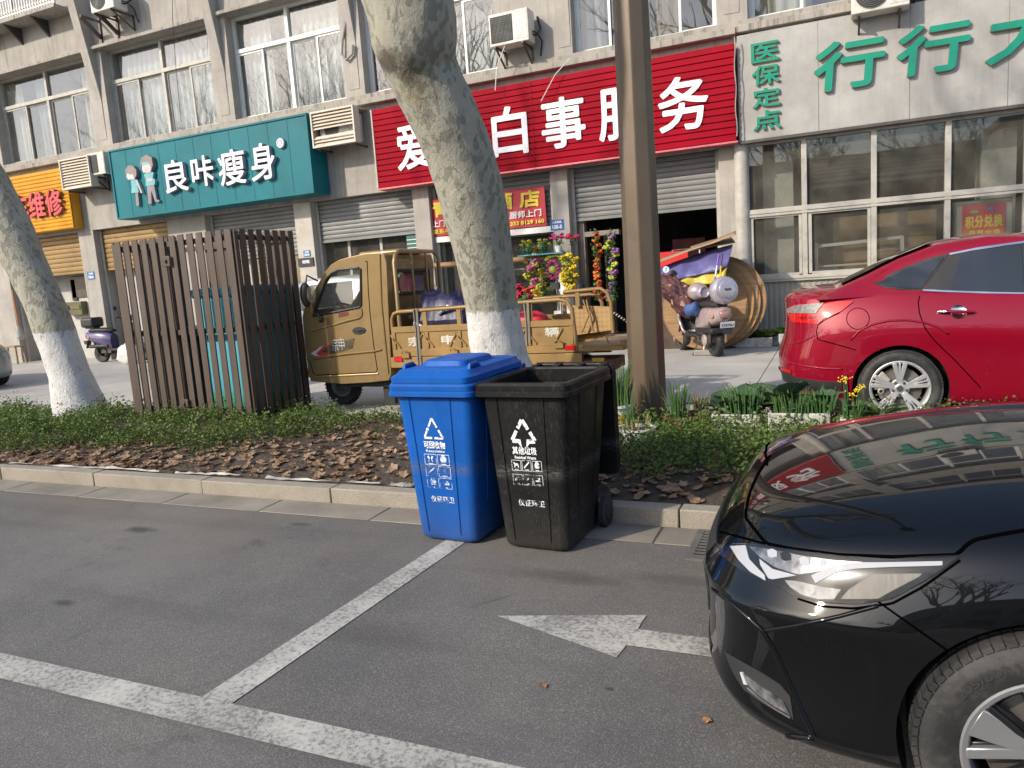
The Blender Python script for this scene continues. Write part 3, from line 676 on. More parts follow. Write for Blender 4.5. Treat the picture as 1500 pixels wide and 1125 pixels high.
M_PLB = mat('plate_blue', (.02, .13, .36), .4); M_PLW = mat('plate_white', (.75, .77, .8), .4)
def plate(x, z, txt, label, s=1.0):
    t = thing('house_number_plate', label, 'number plate', (x, FY, z), group='blue house number plates on the shop piers')
    b = MB(); b.box(x - .14 * s, x + .14 * s, FY - .012, FY - .001, z - .105 * s, z + .105 * s); b.build('plate', M_PLB, t, world=t)
    b = MB(); wm = wall_map(FY - .0125); letter(b, '人民南路', wm, x - .10 * s, x + .10 * s, z + .03 * s, z + .08 * s, .002, .002); letter(b, txt, wm, x - .1 * s, x + .1 * s, z - .075 * s, z + .0, .002, .004)
    b.build('lettering', M_PLW, t, world=t)
plate(-5.20, 2.62, '135-3', 'blue house number plate on the pier above the pink flowers')
plate(-19.06, 2.50, '135-6', 'blue house number plate on the white pier beside the leaning tree')
plate(-11.55, 2.53, '135-5', 'small blue number plate on the tiled pier behind the truck cab', .7)

# ================================================================ air conditioners
M_ACW = mat('ac_casing', (.62, .59, .53), .45, var=.07, dirt=(.38, .33, .27), dscale=5, dlo=.5); M_ACG = mat('ac_grille', (.10, .105, .10), .6)
def air_con(x, z, y, label, w=.86, h=.62, d=.32, grille='round', group='air conditioner units on the facade'):
    t = thing('air_conditioner', label, 'air conditioner', (x, y, z), 0, group)
    b = MB(); b.box(0, w, 0, d, 0, h); b.build('casing', M_ACW, t, bevel=.015)
    b = MB(); cx = w * .37
    if grille == 'round':
        for k in range(1, 9): r_ = h * .052 * k; b.lathe([(r_ - .006, 0), (r_ - .006, .012), (r_ + .006, .012), (r_ + .006, 0)], (cx, -.002, h * .5), (0, -1, 0), 28)
        b.lathe([(h * .43, .0), (0, .001)], (cx, -.002, h * .5), (0, -1, 0), 28, 1)
    else:
        b.box(.04, w * .6, -.006, -.002, .06, h - .06, 1)
        for k in range(16): b.box(.04 + k * (w * .6 - .04) / 16, .05 + k * (w * .6 - .04) / 16, -.016, -.006, .06, h - .06)
        for k in range(12): b.box(.04, w * .6, -.013, -.0065, .08 + k * (h - .14) / 12, .088 + k * (h - .14) / 12)
    g = b.build('fan_grille', [M_ACG, mat('ac_dark', (.03, .03, .03), .7)], t)
    b = MB(); b.box(w * .66, w * .96, -.006, -.001, .06, h - .04); b.build('front_panel', M_ACW, t, bevel=.004)
    for q in (w * .14, w * .84):
        b = MB(); y1 = FY - y; b.bar((q, -.03, -.02), (q, y1, -.02), .035, .035); b.bar((q, y1 - .02, -.02), (q, y1 - .02, -.36), .035, .035); b.bar((q, .02, -.03), (q, y1 - .02, -.34), .03, .03)
        b.build('bracket', M_STEEL, t)
    b = MB(); b.tube([(w, d * .6, h * .25), (w + .06, d * .7, h * .22), (w + .08, d + .1, h * .5), (w + .02, FY - y - .02, h * .9)], .02, 8); b.tube([(w, d * .6, h * .35), (w + .07, d * .8, h * .3), (w + .1, d + .1, h * .1), (w + .04, FY - y - .02, -.2)], .016, 8)
    b.build('pipe', M_BLK, t); return t
q = P(718, 70, 14.02); air_con(q.x, q.z, 14.02, 'beige air conditioner with square grille on a bracket above the red sign', .83, .60, .34, 'square')
q = P(1247, 22, 13.95); air_con(q.x, q.z, 13.95, 'white air conditioner with round fan hanging over the pharmacy sign', .84, .6, .32)
q = P(134, 20, 13.85); air_con(q.x, q.z, 13.85, 'white air conditioner with round fan beside the balcony at the top', .80, .62, .4)
q = P(131, 258, 14.0); air_con(q.x, q.z, 14.0, 'small grey air conditioner between the louvred box and the teal sign', .62, .56, .34, 'square')
br = MB(); 
for xx in (-17.35, -16.75): br.bar((xx, FY - .02, 8.3), (xx, FY - .02, 8.95), .05, .05); br.bar((xx, 13.95, 8.86), (xx, FY, 8.46), .05, .09); br.bar((xx, 13.95, 8.88), (xx, FY, 8.88), .04, .05)
tag(br.build('wall_bracket', M_STEEL, world=Vector((-17, FY, 8.4))), 'empty black steel wall bracket with rust streaks under the top air conditioner', 'bracket')
M_LOU = mat('louvre_beige', (.60, .53, .44), .5, var=.08, dirt=(.36, .28, .2), dscale=6)
def louvre_box(pl, pr, label, gap):
    y = 13.92; a = P(*pl, y); c_ = P(*pr, y); x0, x1, z1, z0 = a.x, c_.x, a.z, c_.z
    t = thing('louvred_box', label, 'air conditioner cover', (x0, y, z0), 0, 'beige louvred covers over air conditioners')
    b = MB(); w = .035
    for p, q, r_, s_ in ((x0, x1, z1 - w, z1), (x0, x1, z0, z0 + w), (x0, x0 + w, z0 + w, z1 - w), (x1 - w, x1, z0 + w, z1 - w)): b.box(p, q, y, y + .05, r_, s_); 
    b.box(x0, x0 + .02, y + .05, FY, z0, z1); b.box(x1 - .02, x1, y + .05, y + .22, z0, z1); b.box(x0 + .02, x1 - .02, y + .05, FY, z1 - .02, z1); b.build('frame', M_LOU, t, world=t)
    b = MB(); n = 10
    for k in range(n):
        zz = z0 + w + (z1 - z0 - 2 * w) * (k + .5) / n
        if k in gap: continue
        b.add([(x0 + w, y + .01, zz - .035), (x1 - w, y + .01, zz - .035), (x1 - w, y + .07, zz + .035), (x0 + w, y + .07, zz + .035), (x0 + w, y + .018, zz - .04), (x1 - w, y + .018, zz - .04), (x1 - w, y + .078, zz + .03), (x0 + w, y + .078, zz + .03)],
              [(0, 1, 2, 3), (7, 6, 5, 4), (0, 4, 5, 1), (2, 6, 7, 3)])
    b.build('louvre', M_LOU, t, world=t)
    b = MB(); b.box(x0 + .12, x1 - .12, y + .16, y + .5, z0 + .08, z1 - .1); b.build('casing', M_ACW, t, world=t, bevel=.01)
    b = MB(); b.lathe([(.2, 0), (0, .002)], ((x0 * 2 + x1) / 3 + .05, y + .158, (z0 + z1) / 2), (0, -1, 0), 24); b.build('fan_grille', M_ACG, t, world=t)
    b = MB(); b.bar((x1 - .1, y + .1, z0 - .03), (x1 - .1, FY, z0 - .03), .04, .04); b.bar((x0 + .1, y + .1, z0 - .03), (x0 + .1, FY, z0 - .03), .04, .04); b.build('bracket', M_STEEL, t, world=t)
louvre_box((453, 165), (521, 207), 'beige louvred box with missing slats between teal sign and red sign', (3, 4))
louvre_box((85, 235), (134, 272), 'beige louvred box between orange sign and teal sign', ())
# ================================================================ trees
def bark_mat():
    n = NT('plane_bark'); co = n.coord((1, 1, .6)); w = n.noise(n.coord((1, 1, .5)), 5, 5, .65)
    cm = n.mix(.14, co, n.n('TexNoise').outputs['Color']) if False else co
    nz = n.n('TexNoise'); nz.inputs['Scale'].default_value = 9; nz.inputs['Detail'].default_value = 5; n.l(co, nz.inputs['Vector'])
    wr = n.mix(.10, co, nz.outputs['Color'])
    v1 = n.n('TexVoronoi'); v1.inputs['Scale'].default_value = 11; n.l(wr, v1.inputs['Vector'])
    sep = n.n('SeparateColor'); n.l(v1.outputs['Color'], sep.inputs[0]); cell = sep.outputs[0]
    v2 = n.n('TexVoronoi'); v2.inputs['Scale'].default_value = 26; n.l(wr, v2.inputs['Vector'])
    sp2 = n.n('SeparateColor'); n.l(v2.outputs['Color'], sp2.inputs[0])
    base = n.ramp(w, [(0.3, (.28, .27, .215)), (0.52, (.36, .345, .28)), (0.75, (.47, .43, .34))])
    pat = n.ramp(n.math('ADD', n.math('MULTIPLY', cell, .6), n.math('MULTIPLY', n.noise(co, 3.2, 5), .7)), [(0.52, (.0, .0, .0)), (0.56, (1., 1., 1.))])
    c = n.mix(n.math('MULTIPLY', pat, .6), base, (.35, .335, .27))
    dk = n.ramp(n.math('ADD', n.math('MULTIPLY', sp2.outputs[0], .5), n.math('MULTIPLY', n.noise(co, 2.1, 6, .7), .8)), [(0.77, 0.0), (0.80, 1.0)])
    c = n.mix(n.math('MULTIPLY', dk, .6), c, (.15, .145, .115))
    tn = n.ramp(n.noise(co, 4.5, 7, .7), [(0.64, 0.0), (0.68, .8)]); c = n.mix(tn, c, (.34, .235, .13))
    ce = n.n('TexVoronoi', feature='DISTANCE_TO_EDGE'); ce.inputs['Scale'].default_value = 11; n.l(wr, ce.inputs['Vector'])
    ckl = n.math('MULTIPLY', n.ramp(ce.outputs['Distance'], [(0.0, 1.0), (0.035, 0.0)]), n.ramp(n.noise(co, 3.7, 5), [(0.50, 0.0), (0.66, .5)]))
    c = n.mix(ckl, c, (.075, .062, .048))
    b0 = P(733, 530, 6.42) + Vector((.12, 0, 0)); b0 = Vector((b0.x, 6.5, .10)); wn_ = n.noise(n.coord(), 13, 7, .75)
    for px, py, y, r_, cc, k in ((592, 118, 5.2, .13, (.06, .045, .032), .9), (612, 128, 5.2, .20, (.15, .13, .075), .7), (606, 60, 5.0, .12, (.10, .075, .055), .7), (678, 268, 5.45, .045, (.36, .25, .13), .9), (573, 85, 5.3, .10, (.09, .065, .05), .8), (700, 318, 5.55, .06, (.12, .085, .065), .8), (662, 150, 5.4, .09, (.07, .055, .042), .6), (590, 150, 5.3, .10, (.36, .29, .15), .7)):
        q = P(px, py, y) - b0; vm = n.n('VectorMath', operation='DISTANCE'); n.l(n.coord(), vm.inputs[0]); vm.inputs[1].default_value = q
        c = n.mix(n.ramp(n.math('ADD', n.math('DIVIDE', vm.outputs['Value'], r_ * 1.5), n.math('MULTIPLY', n.math('SUBTRACT', wn_, .5), 1.6)), [(0.62, k), (0.95, 0.0)]), c, cc)
    z = n.xyz(n.coord())[2]
    e = n.math('ADD', z, n.math('MULTIPLY', n.noise(n.coord((1, 1, .5)), 11, 7, .7), .14))
    ww = n.ramp(n.math('SUBTRACT', e, .30), [(0.985, 1.0), (.999, 0.0)])      # whitewash below 1.25 m
    peel = n.ramp(n.noise(n.coord((1, 1, .5)), 16, 9, .78), [(0.555, 1.0), (0.63, 0.05)])
    wcol = n.ramp(n.noise(co, 6, 5), [(0.3, (.52, .51, .50)), (0.7, (.68, .665, .64))])
    c = n.mix(n.math('MULTIPLY', ww, peel), c, wcol)
    n.col(c); n.rough(.85)
    h = n.math('ADD', n.math('MULTIPLY', pat, .35), n.math('ADD', n.math('MULTIPLY', dk, -.35), n.math('MULTIPLY', n.noise(co, 30, 7, .7), .9)))
    n.bump(n.math('SUBTRACT', h, n.math('MULTIPLY', ckl, .6)), .9, .016); return n.m
M_BARK = bark_mat()
def trunk_mesh(mb, path, rad, seed, n=40, bumps=(), sub=6, amp=.05):
    pts = []; rr = []
    for i in range(len(path) - 1):
        p0, p1, p2, p3 = (Vector(path[max(0, i - 1)]), Vector(path[i]), Vector(path[i + 1]), Vector(path[min(len(path) - 1, i + 2)]))
        for k in range(sub):
            t = k / sub
            pts.append(.5 * ((2 * p1) + (p2 - p0) * t + (2 * p0 - 5 * p1 + 4 * p2 - p3) * t * t + (3 * p1 - p0 - 3 * p2 + p3) * t ** 3)); rr.append(rad[i] * (1 - t) + rad[i + 1] * t)
    pts.append(Vector(path[-1])); rr.append(rad[-1]); v0 = len(mb.v)
    mb.tube(pts, rr, n)
    for i in range(v0, len(mb.v)):
        p = Vector(mb.v[i]); k = min(len(pts) - 1, (i - v0) // n); c = pts[k]; d = p - c
        if d.length < 1e-6: continue
        f = 1 + amp * (noise.noise(p * 2.1 + Vector((seed, 0, 0))) + .5 * noise.noise(p * 5 + Vector((0, seed, 0)))) + .018 * noise.noise(p * 16)
        for bc, br, ba in bumps:
            q = (p - Vector(bc)).length / br
            if q < 1.6: f += ba * math.exp(-q * q * 2)
        mb.v[i] = tuple(c + d * f)
def branches(mb, start, d, length, r, depth, rg, split=3):
    pts = [Vector(start)]; rr = [r]; n = 5; dd = Vector(d).normalized()
    for k in range(n):
        dd = (dd + Vector((rg.uniform(-.25, .25), rg.uniform(-.25, .25), rg.uniform(-.08, .22)))).normalized()
        pts.append(pts[-1] + dd * length / n); rr.append(r * (1 - .62 * (k + 1) / n))
    mb.tube(pts, rr, 8 if r > .06 else (5 if r > .02 else 3), cap=False)
    if depth <= 0: return
    for k in range(split + (1 if depth == 1 else 0)):
        j = rg.randint(2, n); q = Vector((rg.uniform(-1, 1), rg.uniform(-1, 1), rg.uniform(-.15, .8))).normalized()
        branches(mb, pts[j], (dd * .8 + q).normalized(), length * rg.uniform(.5, .75), rr[j] * .75, depth - 1, rg, split)
def pxpath(rows):                        # (centre px, py, width px, depth y) -> points and radii
    pts, rad = [], []
    for px, py, w, y in rows:
        p = P(px, py, y); pts.append(p); rad.append(w / 2 * (p - EYEV).dot(_f) / FPX)
    return pts, rad
TY = 6.45
rows = [(733, 530, 82, 6.42), (720, 443, 76, 6.3), (703, 340, 90, 6.12), (675, 230, 100, 5.9), (651, 170, 102, 5.75), (618, 100, 103, 5.6), (604, 20, 120, 5.45)]
pts, rad = pxpath(rows)
base = Vector((pts[0].x + .12, 6.5, .10)); top = pts[-1] + Vector((-.05, -.1, .8))
pts = [base + Vector((.03, 0, -.1)), base + Vector((0, 0, .25))] + pts + [top, top + Vector((.15, .1, 1.0))]; rad = [.42, .33] + rad + [.42, .30]
knob = P(612, 60, 5.2)
tr = thing('plane_tree', 'thick mottled plane tree with whitewashed foot leaning left behind the bins', 'tree', base, 0, 'street plane trees')
b = MB(); trunk_mesh(b, pts, rad, 3, 48, [(P(560, 60, 5.3), .4, .16), (P(655, 20, 5.3), .35, .10), (P(600, 100, 5.2), .22, .10), (P(700, 290, 5.8), .3, .05)], 8)
b.build('trunk', M_BARK, tr, smooth=180, world=tr)
b = MB(); rg = random.Random(11)
for d in ((-.7, -.1, .8), (.6, .3, .9), (.1, -.7, .9), (-.2, .8, 1)): branches(b, top + Vector((.1, .05, .6)), d, 3.6, .2, 3, rg, 3)
b.build('crown', M_BARK, tr, smooth=60, world=tr)
b = MB(); q = P(596, 92, 5.12); b.lathe([(.012, .03), (.06, .03), (.085, .012), (.07, -.02)], q + Vector((.03, .02, 0)), Vector((.25, -1, .1)), 14)
rows = [(122, 612, 68, 6.8), (102, 548, 59, 6.8), (79, 483, 58, 6.8), (61, 437, 56, 6.8), (40, 392, 60, 6.8), (6, 320, 66, 6.8), (-22, 278, 78, 6.8)]
pts, rad = pxpath(rows); base = pts[0] + Vector((.03, .0, -.02)); rad = [r_ * .93 for r_ in rad]
pts = [base + Vector((.16, 0, -.55))] + pts + [pts[-1] + Vector((-.35, 0, .8)), pts[-1] + Vector((-.5, 0, 1.8))]; rad = [.42] + rad + [.30, .24]; rad[1] = .36
tr = thing('plane_tree', 'plane tree leaning far left at the photo edge with whitewashed foot beside the slatted enclosure', 'tree', base, 0, 'street plane trees')
b = MB(); trunk_mesh(b, pts, rad, 9, 44, [(P(3, 235, 6.6), .28, .5)], 8, .035); b.build('trunk', M_BARK, tr, smooth=180, world=tr)
b = MB(); top = pts[-1]
for d in ((-.8, -.1, .8), (.3, .3, .9), (.0, -.8, .9), (-.3, .7, 1)): branches(b, top, d, 3.3, .17, 3, rg, 3)
b.build('crown', M_BARK, tr, smooth=60, world=tr)
# bare plane trees on the far side of the street, seen in the windows and in the car
for k, (x, y, h, r_) in enumerate(((-15.5, -14.5, 3.4, .30), (-8.2, -14.8, 3.2, .3), (-1.6, -14.4, 3.3, .32), (5.6, -14.7, 3.2, .28), (-23, -14.5, 3.3, .3))):
    rg = random.Random(50 + k)
    t = thing('plane_tree', ('bare plane tree across the street opposite the teal sign', 'bare plane tree across the street opposite the red sign', 'bare plane tree across the street opposite the pharmacy', 'bare plane tree across the street beyond the black car', 'bare plane tree across the street opposite the orange sign')[k], 'tree', (x, y, 0), 0, 'street plane trees')
    b = MB(); trunk_mesh(b, [(x, y, -.1), (x, y, .5), (x + .1, y, 1.8), (x + .05, y + .1, h)], [r_ * 1.3, r_, r_ * .9, r_ * 1.05], k, 20, (), 3); b.build('trunk', M_BARK, t, smooth=180, world=t)
    b = MB()
    for q in range(5):
        a = q * 1.26 + rg.uniform(-.3, .3); branches(b, (x + .05, y + .1, h - .15), (math.cos(a) * .75, math.sin(a) * .75, 1.0), rg.uniform(3.2, 4.2), r_ * .5, 3, rg, 4)
    b.build('crown', M_BARK, t, smooth=60, world=t)
for k, (x, y) in enumerate(((-30, -15), (-39.5, -15.6), (-49, -15))):
    rg = random.Random(80 + k); h = 6.0
    t = thing('plane_tree', ('tall bare plane tree across the street reflected in the window above the teal sign', 'tall bare plane tree across the street reflected in the window left of the teal sign', 'tall bare plane tree farthest along the street reflected in the left windows')[k], 'tree', (x, y, 0), 0, 'street plane trees')
    b = MB(); trunk_mesh(b, [(x, y, -.1), (x, y, .5), (x + .2, y, 3.2), (x + .1, y + .1, h)], [.5, .40, .36, .38], k, 20, (), 3); b.build('trunk', M_BARK, t, smooth=180, world=t); b = MB()
    for q in range(6):
        a = q * 1.05 + rg.uniform(-.3, .3); branches(b, (x + .1, y + .1, h - .2), (math.cos(a) * .6, math.sin(a) * .6, 1.0), rg.uniform(5.5, 7.5), .21, 4, rg, 4)
    b.build('crown', M_BARK, t, smooth=60, world=t)
# buildings across the street, only met in reflections
for k, (x0, x1, h, lab) in enumerate(((-46, -17, 7.2, 'long low grey building across the street reflected in the upper windows'), (-16, 9, 8.2, 'brown grey building across the street reflected in the black car'), (10, 44, 9.4, 'taller grey building across the street reflected beyond the black car'))):
    t = thing('building', lab, 'building', ((x0 + x1) / 2, -30, 0), 0, 'buildings across the street')
    b = MB(); b.box(x0, x1, -38, -30, -.1, h); b.box(x0 - .2, x1 + .2, -38.2, -29.8, h, h + .4); b.build('wall', mat('opposite_wall', (.30, .275, .25), .85, var=.2, scale=.6), t, world=t)
    xx = x0 + 1
    while xx + 2.2 < x1:
        for z in (1.0, 4.4):
            b = MB(); b.box(xx, xx + 2.2, -29.995, -29.95, z, z + 2.1); b.build('window', mat('opposite_glass', (.05, .06, .07), .15), t, world=t)
        xx += 3.4

# ================================================================ lamp post
lp = thing('lamp_post', 'brown octagonal steel lamp post rising from the planting strip', 'lamp post', (-1.645, 6.84, .1))
M_POST = mat('post_bronze', (.135, .100, .068), .42, .25, var=.10, scale=2, bump=.08, bscale=25, dirt=(.09, .07, .05), dscale=3)
b = MB(); b.lathe([(.178, -.05), (.172, 1.0), (.158, 4.0), (.12, 9.5)], (-1.645, 6.84, .1), (0, 0, 1), 8)
a0 = math.atan2(-6.84, 1.645) - R(6)
cx, cy = -1.645, 6.84
b.v = [(cx + (x - cx) * math.cos(a0) - (y - cy) * math.sin(a0), cy + (x - cx) * math.sin(a0) + (y - cy) * math.cos(a0), z) for x, y, z in b.v]
b.build('pole', M_POST, lp, world=lp, bevel=.012, seg=3)
b = MB(); b.lathe([(.30, 0), (.30, .025), (.2, .03)], (-1.645, 6.84, .10), (0, 0, 1), 8); b.build('base_plate', M_POST, lp, world=lp)
b = MB(); b.tube([(-1.645, 6.84, 9.5), (-1.645, 6.5, 9.9), (-1.645, 5.2, 10.1)], [.06, .05, .04], 8); b.build('arm', M_POST, lp, world=lp, smooth=180)
b = MB(); b.box(-1.80, -1.49, 4.3, 5.2, 10.02, 10.14); b.build('lamp_head', M_POST, lp, world=lp, bevel=.03)

# ================================================================ slatted enclosure and what it hides
en = thing('slatted_enclosure', 'tall brown enclosure of vertical slats standing in the planting strip', 'enclosure', (-7.1, 7.0, .1))
M_SLAT = mat('slat_brown', (.088, .062, .050), .5, .15, var=.14, scale=2.5, stretch=(3, 3, .5), dirt=(.13, .105, .09), dscale=2)
X0, X1, Y0, Y1, ZT = -8.12, -6.16, 6.5, 7.5, 2.37
def slat_panel(name, u0, u1, n, mp, w=.094, th=.018):
    b = MB()
    for k in range(n):
        c = u0 + (u1 - u0) * (k + .5) / n; jt = rnd.uniform(-.005, .005)
        pts = [mp(c - w / 2 + a * w + jt, d, z) for z in (.06, ZT) for d in (0, th) for a in (0, 1)]
        b.add(pts, [(0, 2, 3, 1), (4, 5, 7, 6), (0, 1, 5, 4), (2, 6, 7, 3), (0, 4, 6, 2), (1, 3, 7, 5)])
    return b.build(name, M_SLAT, en, world=en, bevel=.004, seg=1)
slat_panel('door_panel', X0 + .05, X0 + .93, 6, lambda u, d, z: (u, Y0 - d, z))
slat_panel('front_panel', X0 + .95, X1 - .0, 7, lambda u, d, z: (u, Y0 - d, z))
slat_panel('inner_panel', X0 + .06, X0 + 1.0, 7, lambda u, d, z: (u - .035, Y0 + .13 + d, z), .085)
slat_panel('side_panel', Y0 + .05, Y1, 7, lambda u, d, z: (X1 + d, u, z))
slat_panel('side_panel', Y0, Y1, 7, lambda u, d, z: (X0 - d, u, z)); slat_panel('back_panel', X0, X1, 13, lambda u, d, z: (u, Y1 + d, z))
b = MB(); s = .03
for x in (X0 + s, X1 - s):
    for y in (Y0 + s + .005, Y1 - s): b.box(x - s, x + s, y - s, y + s, .05, ZT - .02)
for z in (1.24, ZT - .09, .28):
    b.box(X0 + .06, X1 - .06, Y0 + .008, Y0 + .045, z - .03, z + .03); b.box(X0 + .06, X1 - .06, Y1 - .045, Y1 - .008, z - .03, z + .03)
    b.box(X1 - .045, X1 - .008, Y0 + .065, Y1 - .065, z - .03, z + .03); b.box(X0 + .008, X0 + .045, Y0 + .065, Y1 - .065, z - .03, z + .03)
for x in (X0 + .93, X0 + .97): b.box(x - .012, x + .012, Y0 + .05, Y0 + .09, .1, ZT - .12)
b.build('frame', M_SLAT, en, world=en)
b = MB()
for px, py in ((245, 383), (272, 592)):
    q = P(px, py, Y0 - .035); b.box(q.x - .06, q.x + .06, Y0 - .055, Y0 - .033, q.z - .06, q.z + .06); b.box(q.x - .012, q.x + .012, Y0 - .075, Y0 - .056, q.z - .02, q.z + .02)
b.build('door_latch', M_SLAT, en, world=en, bevel=.006)
M_CABT = NT('kiosk_teal'); co = M_CABT.coord(); z = M_CABT.xyz(co)[2]
M_CABT.col(M_CABT.ramp(M_CABT.math('ADD', z, M_CABT.math('MULTIPLY', M_CABT.noise(co, 7, 5), .35)), [(0.42, (.03, .24, .08)), (0.56, (.08, .42, .50)), (1.0, (.11, .48, .62))])); M_CABT.rough(.4)
cb = thing('cabinet', 'teal cabinet with green painted foot inside the slatted enclosure', 'cabinet', (-6.65, 7.0, .12))
b = MB(); b.box(-7.0, -6.26, 6.66, 7.4, .2, 1.24); b.build('body', M_CABT.m, cb, world=cb, bevel=.02)
b = MB(); b.box(-7.02, -6.24, 6.64, 7.42, 1.245, 1.62); b.build('door', M_CABT.m, cb, world=cb, bevel=.02)
b = MB(); b.box(-7.05, -6.22, 6.61, 7.45, 1.622, 1.74); b.build('top', mat('kiosk_blue', (.10, .38, .52), .4), cb, world=cb, bevel=.03)
cb = thing('crate', 'dark crate with pale blue lid inside the enclosure beside the teal cabinet', 'crate', (-7.45, 7.0, .12))
b = MB(); b.box(-7.86, -7.08, 6.72, 7.3, .14, 1.17); b.build('body', mat('crate_dark', (.07, .07, .075), .6), cb, world=cb, bevel=.02)
b = MB(); b.box(-7.88, -7.06, 6.68, 7.32, 1.172, 1.27); b.build('lid', mat('pale_blue_lid', (.38, .50, .55), .5), cb, world=cb, bevel=.02)

# ================================================================ wheeled bins
def bin_mat(name, col, sc_, lo=.56):
    n = NT(name); co = n.coord(); z = n.xyz(co)[2]
    c = n.ramp(n.noise(co, 3, 6), [(0.3, tuple(v * .85 for v in col)), (0.7, tuple(v * 1.15 for v in col))])
    scr = n.ramp(n.noise(n.coord((26, 3, 5), rot=(0, .4, .3)), 5, 8, .8), [(lo, 0.0), (lo + .14, .6)])
    c = n.mix(n.math('MULTIPLY', scr, n.ramp(n.noise(co, 4, 4), [(0.36, 0.0), (0.58, 1.0)])), c, sc_)
    low = n.ramp(n.math('ADD', z, n.math('MULTIPLY', n.noise(co, 9, 6, .7), .4)), [(0.2, 1.0), (0.52, 0.0)])
    c = n.mix(n.math('MULTIPLY', low, .4), c, (.06, .056, .05))
    band = n.ramp(n.math('ABSOLUTE', n.math('SUBTRACT', z, .47)), [(0.0, 1.0), (0.055, 0.0)])
    c = n.mix(n.math('MULTIPLY', n.math('MULTIPLY', band, n.ramp(n.noise(n.coord((7, 7, 40)), 3, 6, .7), [(0.45, 0.0), (0.6, 1.0)])), .8), c, (.12, .115, .105))
    spk = n.ramp(n.noise(co, 55, 5, .7), [(0.64, 0.0), (0.7, .6)]); c = n.mix(n.math('MULTIPLY', spk, low), c, (.02, .02, .02))
    n.col(c); n.rough(n.ramp(n.noise(co, 7, 5), [(0.3, .36), (0.7, .58)])); n.bump(n.noise(co, 110, 4), .12, .004); n.set(Specular_IOR_Level=.22); return n.m
M_BLUE = bin_mat('bin_blue', (.005, .088, .37), (.09, .21, .44)); M_BBLK = bin_mat('bin_black', (.0095, .0095, .0095), (.13, .126, .118), .535)
def rrect(hx, y0, y1, r, z, n=5):
    pts = []
    for cx_, cy_, a in ((hx - r, y0 + r, -90), (hx - r, y1 - r, 0), (-hx + r, y1 - r, 90), (-hx + r, y0 + r, 180)):
        for k in range(n + 1):
            t = R(a + 90 * k / n); pts.append((cx_ + r * math.cos(t), cy_ + r * math.sin(t), z))
    return pts
M_BPRINT = NT('bin_print'); _c = M_BPRINT.coord(); M_BPRINT.col((.78, .80, .82)); M_BPRINT.rough(.6)
_w = M_BPRINT.ramp(M_BPRINT.noise(_c, 42, 7, .75), [(0.56, 1.0), (0.60, 0.0)]); M_BPRINT.l(_w, M_BPRINT.b.inputs['Alpha'])
M_BFADE = NT('bin_print_worn'); _c = M_BFADE.coord(); M_BFADE.col((.72, .75, .78)); M_BFADE.rough(.6)
_w = M_BFADE.ramp(M_BFADE.noise(_c, 30, 8, .8), [(0.47, 1.0), (0.53, 0.0)]); M_BFADE.l(_w, M_BFADE.b.inputs['Alpha'])
